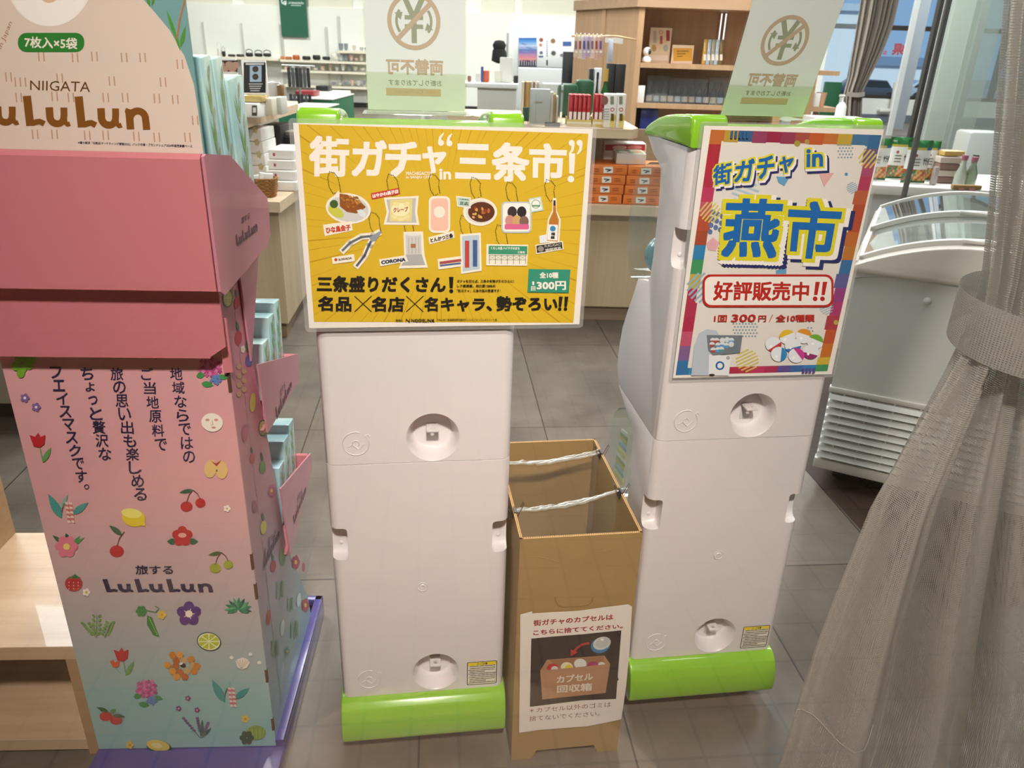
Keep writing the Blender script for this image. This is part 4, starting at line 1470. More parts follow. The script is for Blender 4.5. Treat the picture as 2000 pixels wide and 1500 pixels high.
# salmon flaps at the top
b = MB()
HX0, HX1 = SW - .022, .022
b.prism([(-.030, .858), (-.026, .858), (-.026, .962), (-.030, .962)], HX1 - HX0 - .018, 'x', HX0 + .006)
lf = b.build('lower_flap', m_pink, stand, smooth=0)
c = MB()
c.prism([(.05, .80), (.010 - .024, .80), (.010 - .024, .860), (.010 + .002, .878), (.05, .878)], .2, 'y', -.1)
cut(lf, [c], 0)
b = MB()
b.prism([(-.056, .968), (-.044, .968), (-.044, 1.150), (-.050, 1.150), (-.056, 1.144)], HX1 - HX0 - .006, 'x', HX0)
b.build('upper_panel', m_pink, stand, smooth=40)
b = MB()                               # side of the header tray
sidep = [(-.056, 1.148), (-.046, 1.150), (.055, 1.136), (.235, 1.046), (.243, 1.030), (.232, .980), (.205, .970), (-.040, .958), (-.056, .968)]
b.prism(sidep, .004, 'x', HX1 - .004)
hs = b.build('header_side', m_pink2, stand, smooth=0)
b = MB()
b.prism(sidep, .004, 'x', HX0)
b.build('header_side', m_pink2, stand, smooth=0)
b = MB()
b.prism([(-.05, .966), (.232, .984), (.232, .988), (-.05, .970)], HX1 - HX0 - .008, 'x', HX0 + .004)
b.build('header_floor', m_pink2, stand, smooth=0)
b = MB()
b.prism([(.238, 1.032), (.232, .984), (.228, .984), (.234, 1.036)], HX1 - HX0 - .008, 'x', HX0 + .004)
b.build('header_front', m_pink2, stand, smooth=0)
# second pocket: plain wedge hanging under the header tray
for wx in (.002, SW - .005):
    b = MB()
    b.prism([(.095, .952), (.228, .976), (.222, .968), (.105, .800)], .003, 'x', wx)
    b.build('plain_wedge', m_pink2, stand, smooth=0)
b = MB()
b.prism([(.226, .974), (.222, .968), (.105, .800), (.101, .806)], -SW, 'x', SW)
b.build('wedge_front', m_pink2, stand, smooth=0)
def pocket(bt, tt, t2, bb, nm):
    b = MB()
    p = [bt, tt, t2, bb]
    b.prism(p, .003, 'x', .010)
    o = b.build(nm, m_pink2, stand, smooth=0)
    b = MB()
    b.prism(p, .003, 'x', SW - .013)
    b.build('pocket_side', m_pink2, o, smooth=0)
    b = MB()
    b.prism([tt, t2, (t2[0] - .004, t2[1] - .002), (tt[0] - .004, tt[1] - .004)], .016 - SW, 'x', SW - .010)
    b.prism([t2, bb, (bb[0] - .004, bb[1] + .006), (t2[0] - .006, t2[1] + .004)], .016 - SW, 'x', SW - .010)
    b.build('pocket_front', m_pink, o, smooth=0)
    return o
pk1 = pocket((.110, .792), (.400, .698), (.388, .645), (.126, .656), 'pocket')
pk2 = pocket((.168, .516), (.438, .444), (.436, .405), (.190, .348), 'pocket')
# ---- header board behind the salmon panel: picture of a face-mask pack
b = MB()
b.prism([(HX0 + .006, .975), (.0175, .975), (.0175, 1.56), (HX0 + .006, 1.56)], .004, 'y', -.0405)
hb = b.build('header_board', mat('teal_print', '#6f9a9c', .35, coat=.3), stand, smooth=0)
_h = lambda px, py: on_wall(px, py, ST, -.042)
h = Print(lambda x, z: (x, z), y0=-.0408)
cream, brown = '#d8c5ba', '#5e3a12'
arc = []
acx, acz = -.166, 1.135
ar = .186
pts = [(HX0 + .008, 1.145), (.0165, 1.145)]
for k in range(0, 26):
    a = math.radians(6 + k * 3.4)
    pts.append((acx + ar * math.cos(a) * 1.0, acz + ar * 1.42 * math.sin(a)))
pts = [p for p in pts if p[0] > HX0 + .008] + [(HX0 + .008, 1.40)]
pts = [(HX0 + .008, 1.145), (.0165, 1.145), (.0165, 1.205)]
for px, py in ((378, 165), (360, 110), (330, 58), (300, 22), (275, -6), (240, -40), (200, -66), (150, -90)):
    pts.append(_h(px, py))
pts.append((HX0 + .008, 1.39))
h.poly([p for p in pts], cream)
h.mp = _h
for x, y in ((-10, -30), (30, 130), (72, 110)):
    pass
for x, y in ((28, 160), (38, 160), (74, 110), (140, 112), (178, 110), (236, 112), (272, 112), (345, 125), (10, 150), (110, 152), (212, 158), (312, 160), (30, 190), (100, 188), (132, 190), (200, 190), (238, 190), (300, 192), (336, 194), (62, 262), (100, 262), (164, 264), (200, 264), (260, 266), (300, 268), (360, 268), (375, 235)):
    for d in (0, 10):
        h.line([(x + d, y - 8), (x + d + 1.5, y + 9)], 2.4, '#b98f76')
h.ell(96, -40, 84, 92, '#e9e0da', 0, 40)
h.ell(96, -34, 78, 84, '#f0e8e2', 0, 40)
h.ell(95, -20, 22, 26, '#d9b79d', 0, 20)
h.rrect(34, 64, 164, 102, 17, '#2c7a30')
h.text('7枚入×5袋', [(47, 71), (150, 74), (150, 97), (47, 93)], '#eadfd2', bold=.02)
h.text('NIIGATA', [(58, 157), (176, 160), (175, 180), (58, 176)], brown)
def lulu(pr, q, c):
    """The stand's word mark: L u L u L u n in heavy rounded strokes."""
    tl, tr, br, bl = q
    def m(x, v):
        u = x / 5.40
        return tuple(bl[i] * (1 - u) * (1 - v) + br[i] * u * (1 - v) + tl[i] * (1 - u) * v + tr[i] * u * v for i in (0, 1))
    def sub_layer():
        pr.y += pr.STEP * .5 * pr.sign
    def stroke(pts, w, x0):
        n_ = len(pts)
        L, R = [], []
        for i, (x, y) in enumerate(pts):
            ax, ay = pts[max(0, i - 1)]
            bx, by = pts[min(n_ - 1, i + 1)]
            d = math.hypot(bx - ax, by - ay) or 1
            nx, ny = -(by - ay) / d * w / 2, (bx - ax) / d * w / 2
            L.append(m(x0 + x + nx, y + ny))
            R.append(m(x0 + x - nx, y - ny))
        for i in range(n_ - 1):
            pr.poly([L[i], L[i + 1], R[i + 1], R[i]], c, layer=False)
    def arc(cx, cy, rx, ry, a0, a1, k=9):
        return [(cx + rx * math.cos(math.radians(a0 + (a1 - a0) * i / k)), cy + ry * math.sin(math.radians(a0 + (a1 - a0) * i / k))) for i in range(k + 1)]
    pr.layer()
    for k in range(3):
        X = k * 1.57
        stroke([(.13, 1.0), (.17, .52), (.21, .02)], .25, X)
        sub_layer()
        stroke([(.16, .115), (.30, .115), (.42, .16), (.50, .17), (.58, .13), (.64, .10)], .19, X)
        sub_layer()
        stroke([(.80, .64), (.81, .42)] + arc(1.02, .36, .21, .245, 180, 285), .23, X)
        sub_layer()
        stroke([(1.02, .10)] + arc(1.04, .36, .20, .25, 275, 345, 5) + [(1.245, .42), (1.245, .64)], .21, X)
        sub_layer()
        stroke([(1.235, .42), (1.27, .16), (1.34, .10), (1.42, .13)], .16, X)
        sub_layer()
    X = 4.66
    stroke([(.17, .0), (.15, .34), (.13, .56)], .23, X)
    sub_layer()
    stroke([(.02, .60), (.16, .55), (.24, .56)], .14, X)
    sub_layer()
    stroke([(.17, .40)] + arc(.40, .34, .23, .235, 140, 0, 9) + [(.65, .16), (.66, .0)], .22, X)

lulu(h, [(-58, 186), (290, 190), (291, 254), (-56, 244)], '#7d4c16')
h.text('※富士経済「化粧品マーケティング要覧2025」パック市場・ブランドシェア2024年販売実績ベース', [(152, 276), (375, 283), (375, 289), (152, 281)], '#2a2340', bold=.02)
h.text('in Japan', [(-6, 92), (16, 40), (25, 46), (4, 98)], '#a47a5e')
for x, y, x2, y2, w in ((296, 12, 304, -30, 3), (292, 14, 284, -24, 3), (345, 78, 325, 20, 3.5), (352, 92, 362, 50, 4), (340, 60, 352, 100, 3)):
    h.leaf(x, y, x2, y2, w, '#4f8f3a')
h.line([(345, 75), (350, 40), (358, 10), (362, -10)], 3, '#b0704a')
h.build('header_print', hb, ink('glossy_ink', .2, .6))
# ---- lettering and fruit pictures on the back of the tower
T = Print(lambda px, py: on_wall(px, py, ST, 0), y0=-.0006)
def vcol(s, x0, y0, x1, y1, size):
    n_ = len(s)
    for i, ch in enumerate(s):
        f = i / (n_ - 1)
        x, y = x0 + (x1 - x0) * f, y0 + (y1 - y0) * f
        w = size
        if ch in 'ょっ':
            w *= .72
        if ch == '。':
            w *= .42
            x -= 0
        T.text(ch, [(x - w / 2, y - w / 2), (x + w / 2, y - w / 2), (x + w / 2 + 1, y + w / 2), (x - w / 2 + 1, y + w / 2)], m_navy, bold=.012)
vcol('地域ならではの', 344, 730, 369, 892, 24)
vcol('ご当地原料で', 287, 730, 314, 868, 24)
vcol('旅の思い出も楽しめる', 228, 730, 274, 965, 25)
vcol('ちょっと贅沢な', 170, 729, 205, 886, 25)
vcol('フェイスマスクです', 109, 727, 159, 930, 23)
T.ring(170, 950, 3.2, 5, m_navy, n=14)
T.text('旅する', [(264, 1103), (338, 1103), (339, 1121), (266, 1121)], m_navy, bold=.02)
lulu(T, [(200, 1130), (414, 1130), (416, 1156), (206, 1156)], m_navy)
gl, gd, rdc = '#3f8a4a', '#1f5a3c', '#b3202c'
def hydrangea(x, y, s):
    T.leaf(x - 28 * s, y + 8 * s, x - 10 * s, y + 4 * s, 6 * s, gl)
    T.leaf(x - 18 * s, y + 22 * s, x + 6 * s, y + 26 * s, 6 * s, gl)
    T.leaf(x + 14 * s, y + 8 * s, x + 34 * s, y + 12 * s, 5 * s, gl)
    for i in range(34):
        a, r = i * 2.4, 22 * s * math.sqrt(i / 34)
        T.flower(x + r * math.cos(a), y - 10 * s + r * .85 * math.sin(a), 4.6 * s, ('#c2588f', '#d078a6', '#b0407a')[i % 3], n=4)
    for i in range(12):
        a, r = i * 2.4, 11 * s * math.sqrt(i / 12)
        T.flower(x + 10 * s + r * math.cos(a), y + 14 * s + r * .8 * math.sin(a), 3.6 * s, '#5f7fb8', n=4)
def cherry(x, y, s, two=True, c=rdc, lf=gd):
    T.ell(x, y, 13 * s, 11 * s, c)
    T.line([(x, y - 8 * s), (x + 5 * s, y - 24 * s), (x + 14 * s, y - 36 * s)], 1.6 * s, '#5a2a20')
    if two:
        T.ell(x + 30 * s, y - 8 * s, 11 * s, 10 * s, c)
        T.line([(x + 30 * s, y - 16 * s), (x + 24 * s, y - 28 * s), (x + 14 * s, y - 36 * s)], 1.6 * s, '#5a2a20')
        T.leaf(x + 14 * s, y - 36 * s, x - 16 * s, y - 30 * s, 4.5 * s, lf)
    else:
        T.leaf(x + 10 * s, y - 30 * s, x - 14 * s, y - 48 * s, 5 * s, lf)
def tulip(x, y, s):
    T.line([(x + 4 * s, y + 14 * s), (x + 10 * s, y + 42 * s)], 2 * s, '#6f9a6a')
    T.leaf(x + 10 * s, y + 44 * s, x + 26 * s, y + 14 * s, 5 * s, '#5f9456')
    T.poly([(x - 16 * s, y - 10 * s), (x - 5 * s, y - 6 * s), (x + 1 * s, y - 14 * s), (x + 6 * s, y - 6 * s), (x + 15 * s, y - 10 * s), (x + 13 * s, y + 8 * s), (x + 4 * s, y + 15 * s), (x - 8 * s, y + 12 * s)], rdc)
def ginger(x, y, s):
    tl_ = '#3d8f8c'
    T.leaf(x, y + 26 * s, x - 28 * s, y - 24 * s, 9 * s, tl_)
    T.leaf(x + 22 * s, y + 18 * s, x + 54 * s, y - 6 * s, 7 * s, tl_)
    T.leaf(x - 2 * s, y + 6 * s, x + 12 * s, y - 22 * s, 4 * s, '#7fb0a2')
    T.line([(x, y + 14 * s), (x + 4 * s, y - 4 * s), (x + 14 * s, y - 2 * s)], 1.5 * s, '#5a3a30')
    for i in range(9):
        for d in (-4, 4):
            T.ell(x + 14 * s + i * .6 * s + d * s, y - 4 * s + i * 4.6 * s, 4 * s, 2.8 * s, ('#e8c8bc', '#c86a6a')[i % 2], 30, 8)
def plum(x, y, r, c, cc):
    T.flower(x, y, r, c, cc)
def camellia(x, y, s):
    T.leaf(x - 12 * s, y + 10 * s, x - 30 * s, y + 10 * s, 6 * s, gd)
    T.leaf(x + 12 * s, y + 10 * s, x + 31 * s, y + 10 * s, 6 * s, gd)
    T.flower(x, y, 20 * s, rdc, None, n=5, rot=-90, pw=.62)
    T.ell(x, y, 9 * s, 7 * s, rdc)
    T.ell(x, y - 2 * s, 8 * s, 4.6 * s, '#e2a89c')
def lime(x, y, s, rind='#1f4a35', flesh='#b9c030'):
    T.ell(x, y, 24 * s, 18 * s, rind, 12)
    T.ell(x, y, 22 * s, 16.4 * s, '#e5e3bc', 12)
    for k in range(8):
        a0 = k * 45 + 4
        T.poly([(x + 2 * math.cos(math.radians(a0 + 18)), y + 2 * math.sin(math.radians(a0 + 18)))] + [(x + 20 * s * math.cos(math.radians(a)), y + 14.6 * s * math.sin(math.radians(a))) for a in range(a0, a0 + 38, 9)], flesh)
hydrangea(412, 726, 1.0)
T.ell(415, 824, 21, 18, '#f0e6da', 10, 28)
for dx in (-9, 8):
    T.ell(415 + dx, 819, 4.2, 2.4, '#c98f86', 0, 12)
T.line([(415, 820), (417, 828), (413, 829)], 1.2, '#c98f86')
T.ell(418, 834, 4.6, 2.2, '#c98f86', 0, 12)
T.ell(412, 914, 12, 18, '#ddb878', 8)
T.ell(433, 916, 12, 18, '#ddb878', -8)
T.poly([(412, 898), (422, 904), (434, 897), (424, 910)], '#9a2a30')
T.ell(424, 918, 1.5, 2.5, '#3a2a20')
cherry(365, 988, .9)
plum(444, 992, 7, '#efe6da', '#c9a23a')
T.ell(262, 1010, 23, 17, '#e0c62a', 12)
T.poly([(268, 1024), (285, 1026), (282, 1012)], '#e0c62a')
T.ell(258, 1001, 20, 9, '#eadf72', 8)
ginger(122, 986, .95)
T.leaf(122, 1058, 104, 1044, 4, gd)
T.leaf(134, 1052, 130, 1040, 4, gd)
for dx, dy in ((150, 1050), (158, 1044), (166, 1048)):
    T.leaf(140, 1066, dx, dy, 3, gl)
T.flower(131, 1066, 22, '#d8728a', '#e2cf6a', n=6)
cherry(229, 1075, 1.05, False)
camellia(357, 1046, 1.0)
cherry(421, 1108, .85, True, '#9aa03a', '#4a5a38')
tulip(75, 858, 1.0)
plum(50, 776, 9, '#7d5f9a', '#e8d8e8')
plum(72, 794, 9, '#7d5f9a', '#e8d8e8')
for dx, dy in ((38, 700), (52, 702), (32, 714), (46, 718), (58, 712), (42, 728), (64, 700)):
    T.ell(dx, dy, 8, 9, '#6fa028', 0, 12)
T.poly([(300, 690), (326, 690), (305, 700)], rdc)
T.ell(145, 1138, 17, 15, rdc)
T.poly([(133, 1128), (160, 1128), (148, 1120)], '#2f6a3a')
for k in range(9):
    T.ell(136 + (k % 3) * 9, 1136 + (k // 3) * 6, .9, 1.3, '#efd6c4', 0, 6)
plum(170, 1155, 8, '#efe6da', '#c9a23a')
# herbs
for bx, by, tx, ty in ((190, 1242, 190, 1200), (188, 1242, 166, 1216), (206, 1242, 218, 1214)):
    T.line([(bx, by), (tx, ty)], 1.3, '#5f8a4a')
    for k in range(5):
        f = (k + .5) / 5
        x, y = bx + (tx - bx) * f, by + (ty - by) * f
        T.ell(x - 6, y - 3, 4, 2.6, '#6f9a4a', 40, 8)
        T.ell(x + 6, y - 3, 4, 2.6, '#6f9a4a', -40, 8)
# bitter melon, hibiscus, aloe
T.line([(286, 1190), (305, 1194), (312, 1186), (304, 1182)], 1.6, '#4f8a4f')
T.flower(277, 1192, 11, '#2f7a3f', n=6)
T.poly([(288, 1200), (298, 1204), (306, 1226), (313, 1243), (300, 1238), (288, 1218)], '#2f7a35')
for k in range(10):
    T.ell(293 + k * 1.6, 1206 + k * 3.4, 1.6, .9, '#a8cf8a', 60, 6)
plum(317, 1199, 9, '#d8b84a', '#c9962a')
T.flower(370, 1197, 24, '#573079', '#efe0c0', n=5, rot=-90, pw=.6)
for a in range(0, 360, 72):
    T.line([(370, 1197), (370 + 11 * math.cos(math.radians(a)), 1197 + 10 * math.sin(math.radians(a)))], 1.4, '#efe0d8')
for a in range(-10, 200, 24):
    r = math.radians(-a)
    T.leaf(466, 1188, 466 + 27 * math.cos(r), 1188 + 24 * math.sin(r), 3.8, ('#2f7a5a', '#4f9a6a', '#1f5a4a')[(a // 24) % 3])
for a in (205, 335):
    r = math.radians(-a)
    T.leaf(466, 1188, 466 + 24 * math.cos(r), 1188 + 18 * math.sin(r), 3.8, '#2f7a5a')
lime(409, 1251, 1.0)
tulip(238, 1276, .95)
T.poly([(216, 1290), (222, 1286), (226, 1292), (235, 1287), (233, 1300), (222, 1302)], '#c8552f')
T.line([(226, 1302), (238, 1314)], 1.6, '#6f9a6a')
for i, (dx, dy) in enumerate(((-20, -22), (-6, -22), (-13, -11), (1, -11), (16, -13), (-30, -2), (-14, 0), (20, -1), (28, 0), (-20, 10), (-6, 12), (8, 10), (22, 10), (-12, 21), (4, 21))):
    T.ell(358 + dx, 1299 + dy, 7.6, 7.2, ('#c8802a', '#d8953a', '#b5622a', '#c2a06a')[i % 4], 0, 6)
T.ell(358, 1297, 6, 4.4, '#2b2620', 20, 10)
T.ell(355, 1294, 4, 2.4, '#e4e4e4', -30, 8)
T.poly([(461, 1288), (467, 1284), (475, 1282), (484, 1285), (489, 1292), (483, 1302), (472, 1306), (464, 1300)], '#e8ddd0')
for k in range(5):
    T.line([(472, 1305), (463 + k * 6, 1287)], .8, '#b5a594')
for x, y in ((453, 1282), (490, 1276), (507, 1292)):
    T.ell(x, y, 4, 3.4, '#dfe2da', 0, 12)
hydrangea(288, 1352, .92)
ginger(440, 1346, .9)
for x, y in ((368, 1361), (350, 1381), (386, 1384)):
    plum(x, y, 5.5, '#7f4a72', '#c9b0c0')
for bx, tx, ty in ((392, 358, 1398), (394, 386, 1398), (396, 408, 1408)):
    T.line([(bx, 1438), (tx, ty)], 1.4, '#4a5f55')
    for k in range(6):
        f = .35 + k * .12
        T.ell(bx + (tx - bx) * f, 1438 + (ty - 1438) * f, 3.4, 2.6, '#6f5a7f', 0, 8)
T.leaf(395, 1436, 396, 1402, 4, '#3f6a58')
T.leaf(397, 1436, 414, 1418, 3, '#3f6a58')
for x, y in ((208, 1396), (228, 1403)):
    T.ell(x, y, 12, 9.5, rdc)
T.leaf(214, 1388, 190, 1378, 4, gd)
T.leaf(216, 1390, 228, 1382, 4, gl)
T.leaf(222, 1394, 246, 1397, 4, gd)
plum(480, 1401, 8, '#d8b84a', '#b08a2a')
plum(255, 1452, 8, '#d8b84a', '#b08a2a')
T.ell(501, 1428, 19, 14, '#7f9a3a')
for k in range(5):
    T.line([(485 + k * 8, 1420), (490 + k * 6, 1440)], .9, '#b9c46a')
T.flower(483, 1438, 14, '#2f4a35', n=6)
T.ell(312, 1456, 25, 13, '#1f4a3a', 10)
T.ell(310, 1453, 23, 10.5, '#d8c05a', 10)
T.ell(308, 1453, 11, 5, '#e4d690', 10)
T.build('tower_print', stand, ink('card_ink', .45))
# ---- prints on the side wing and on pocket sides
def side_print(lx, eps=.0006):
    p = Print(lambda px, py: on_side(px, py, ST, lx), y0=lx + eps, plane='yz', sign=1)
    return p
S = side_print(0.0)
def sblob(kind, x, y, s=1.0, c=rdc):
    if kind == 'fruit':
        S.ell(x, y, 6 * s, 13 * s, c, 5, 18)
        S.leaf(x, y - 12 * s, x - 3 * s, y - 30 * s, 2.6 * s, '#3f6a4a')
    elif kind == 'half':
        S.ell(x, y, 9 * s, 17 * s, '#4f7a45', 0, 20)
        S.ell(x, y, 7.4 * s, 14.6 * s, '#c9d07a', 0, 20)
        S.line([(x, y - 13 * s), (x, y + 13 * s)], 1, '#e8e8c0')
        S.line([(x - 6 * s, y), (x + 6 * s, y)], 1, '#e8e8c0')
    elif kind == 'flower':
        for k in range(5):
            a = 2 * pi * k / 5
            S.ell(x + 3.4 * s * math.cos(a), y + 6 * s * math.sin(a), 3 * s, 5.4 * s, c, 0, 10)
        S.ell(x, y, 2 * s, 3.4 * s, '#d8c45a', 0, 10)
    elif kind == 'sprig':
        S.line([(x, y + 18 * s), (x + 2, y - 18 * s)], 1.2, '#5f8a6a')
        for k in range(5):
            S.ell(x - 5 * s, y + (12 - k * 7) * s, 3 * s, 3.6 * s, '#6f9a7a', 0, 8)
            S.ell(x + 6 * s, y + (9 - k * 7) * s, 3 * s, 3.6 * s, '#6f9a7a', 0, 8)
sblob('half', 444, 582, 1.1)
sblob('fruit', 462, 592, .9, '#b8353c')
sblob('fruit', 465, 660, 1.1, '#b3303a')
sblob('flower', 474, 682, .7, '#e6dcd8')
S.ell(486, 704, 7, 12, '#5a5fa0', 10, 14)
S.leaf(484, 690, 480, 664, 3, '#3f7a4a')
for i in range(7):
    S.ell(466 + (i % 2) * 10, 716 + i * 9, 5, 6, '#c29a6a', 0, 6)
S.ell(493, 786, 6, 19, '#cfc25a', 4, 18)
sblob('half', 513, 836, .95)
S.ell(478, 846, 6, 18, '#b5677a', 4, 16)
sblob('fruit', 492, 896, .8, '#b5525f')
sblob('fruit', 512, 912, 1.0, '#5a8a55')
sblob('flower', 530, 958, 1.1, '#b56a80')
S.ell(497, 990, 5, 12, '#a86a86', 0, 14)
sblob('fruit', 514, 1030, 1.0, '#c9bd5a')
S.ell(551, 1088, 6, 17, '#5a8f5a', 0, 16)
sblob('fruit', 533, 1106, .9, '#a84048')
sblob('flower', 577, 1098, 1.3, '#a83a58')
S.ell(592, 1108, 3, 9, '#a84a5a', 0, 12)
sblob('sprig', 546, 1154, .95)
sblob('sprig', 566, 1182, .7)
S.ell(583, 1172, 4, 14, '#c5d0d2', 6, 14)
sblob('flower', 596, 1182, 1.2, '#a83a44')
S.ell(524, 1206, 4, 15, '#a84a44', 4, 14)
S.ell(551, 1226, 4, 16, '#c9d2cc', 6, 16)
sblob('sprig', 574, 1232, .9)
sblob('sprig', 536, 1268, .9)
sblob('flower', 560, 1272, .8, '#6a8a8a')
lulu(S, [(516, 1072), (546, 1026), (544, 1050), (513, 1116)], '#3a3150')
S.text('旅する', [(522, 1052), (538, 1032), (538, 1046), (522, 1068)], '#5a4a60')
S.build('wing_pattern', wr, ink('card_ink', .45))
for o_, lx, q1, q2 in ((hs, HX1, [(460, 459), (502, 428), (502, 452), (462, 482)], [(471, 424), (487, 414), (487, 428), (471, 438)]),):
    S = side_print(lx)
    lulu(S, q1, '#4a3a44')
    S.text('旅する', q2, '#4a3a44', bold=.01)
    S.build('side_lettering', o_, ink('card_ink', .45))
for o_, q1, q2 in ((pk1, [(538, 797), (569, 738), (569, 756), (540, 822)], [(546, 762), (556, 742), (557, 758), (547, 778)]), (pk2, [(572, 1008), (598, 942), (597, 962), (574, 1024)], [(580, 970), (590, 950), (590, 966), (580, 986)])):
    S = side_print(.013)
    lulu(S, q1, '#4a3a44')
    S.text('旅する', q2, '#5a4650', bold=.0)
    S.build('side_lettering', o_, ink('card_ink', .45))
# ---- mint face-mask boxes standing in the trays
m_mint = None
def mint_mat():
    m, nt, p, out = _base('mint_pack_print')
    tc = nt.nodes.new('ShaderNodeTexCoord')
    n_ = nt.nodes.new('ShaderNodeTexNoise')
    n_.inputs['Scale'].default_value = 9
    nt.links.new(tc.outputs['Object'], n_.inputs['Vector'])
    r = nt.nodes.new('ShaderNodeValToRGB')
    for e, (ps, c) in zip(r.color_ramp.elements, ((.35, '#97bcc2'), (.62, '#b4d0ca'))):
        e.position = ps
        e.color = (*lin(c), 1)
    nt.links.new(n_.outputs[0], r.inputs[0])
    nt.links.new(r.outputs[0], p.inputs['Base Color'])
    p.inputs['Roughness'].default_value = .3
    p.inputs['Coat Weight'].default_value = .4
    return m
m_mint = mint_mat()
def pack(label, x0, x1, y0, y1, z0, z1, lean, group):
    t = thing('face_mask_pack', label, 'box', in_frame(ST, 0, 0, 0), ST[2], group)
    q = Matrix.Translation((0, (y0 + y1) / 2, z0)) @ Matrix.Rotation(lean, 4, 'X') @ Matrix.Translation((0, -(y0 + y1) / 2, -z0))
    b = MB()
    b.box(x0, x1, y0, y1, z0, z1, bev=.002, mtx=q)
    b.build('carton', m_mint, t, smooth=40)
    p = Print(y0=x1 + .0006, plane='yz', sign=1)
    hh, ww = z1 - z0, y1 - y0
    r2 = random.Random(int(y0 * 1000))
    for k in range(4):
        yb, zb = y0 + ww * r2.uniform(.35, .6), z0 + hh * (.12 + .2 * k)
        for d in (-.25, -.1, .08, .22):
            p.leaf(yb, zb, yb + d * ww, zb + hh * r2.uniform(.14, .24), .0022, '#7fae6a')
        p.line([(yb, zb + .01), (yb + .1 * ww, zb + .16 * hh), (yb + .2 * ww, zb + .2 * hh)], .0012, '#c0a880')
        p.ell(yb + .2 * ww, zb + .2 * hh, .004, .012, '#b9b698', -25, 10)
    for v in p.mb.bm.verts:
        v.co = q @ v.co
    p.build('grass_print', t, ink('glossy_ink', .2, .6))
pack('mint grass-print mask pack in the stand top tray, tallest and nearest the header board', -.15, .004, .048, .094, .993, 1.266, .06, 'mask packs in the stand top tray')
pack('mint grass-print mask pack in the middle of the stand top tray', -.15, .006, .098, .139, .994, 1.264, .06, 'mask packs in the stand top tray')
pack('mint grass-print mask pack at the shop side of the stand top tray', -.15, .008, .147, .226, .996, 1.236, .06, 'mask packs in the stand top tray')
for nm, y0, z0, h_, tilt, tr in (('upper', .228, .667, .155, -.10, 'upper'), ('lower', .250, .379, .169, -.10, 'lower')):
    for k, wd in enumerate(('at the back', 'in the middle', 'at the front')):
        yy = y0 + k * .052
        pack('pale mint mask pack %s of the %s pink pocket' % (wd, tr), -.11, -.012, yy, yy + .044, z0 + .001 + (.014 * k if nm == 'lower' else 0), z0 + h_ - .012 * (2 - k) - (.02 if k == 0 else 0), tilt, 'mask packs in the pink pockets')

# ================================================================== PALE WOOD SHELF UNIT, bottom corner
m_oak = wood('pale_oak_top', '#bb9c7c', '#cdb092', 'X', .6, .4, .15)
m_oak2 = wood('pale_oak_edge', '#9c7c58', '#ae8d68', 'X', .6, .45)
_sy, ZTOP = on_side(150, 1263, ST, SW - .012)
_sp = in_frame(ST, SW - .012, _sy, 0)
SH = (_sp.x, _sp.y, ST[2])
shelf = thing('wooden_shelf', 'low pale oak open shelf unit beside the pink display stand', 'shelf', (SH[0], SH[1], 0), SH[2])
b = MB()
b.box(-.62, 0, 0, .36, ZTOP - .030, ZTOP, bev=.0008)
b.build('top_board', m_oak, shelf, smooth=0)
b = MB()
b.box(-.026, 0, 0, .36, .0, ZTOP - .030)
b.build('side_board', m_oak2, shelf, smooth=0)
b = MB()
b.box(-.62, -.026, .0, .36, .012, .038)
b.build('bottom_board', m_oak, shelf, smooth=0)
b = MB()
b.box(-.62, -.026, .345, .36, .038, ZTOP - .030)
b.build('back_board', mat('dark_shelf_back', '#8d6f4c', .35), shelf, smooth=0)
u = at_z(22, 1050, ZTOP)
b = MB()
c_, s_ = math.cos(SH[2]), math.sin(SH[2])
lx = (u.x - SH[0]) * c_ + (u.y - SH[1]) * s_
b.box(lx - .30, lx, .05, .36, ZTOP + .0006, ZTOP + .34, bev=.001)
uo = b.build('raised_box', m_oak2, shelf, smooth=0)

# grey cabinet behind the stand
ca = at_y(45, 880, 2.35)
t = thing('grey_cabinet', 'grey-beige cabinet on dark castors behind the pink stand', 'cabinet', (ca.x + .12, 2.35, 0), .06)
b = MB()
b.box(-1.3, 0, 0, .6, .13, .80, bev=.004)
b.build('cabinet_body', mat('taupe_laminate', '#8d8676', .55), t)
for x in (-.12, -1.1):
    b = MB()
    b.box(x - .03, x + .03, .06, .16, .09, .132)
    b.cyl((x - .014, .11, .045), (x + .014, .11, .045), .044, 18)
    b.build('caster', m_black, t, smooth=40)

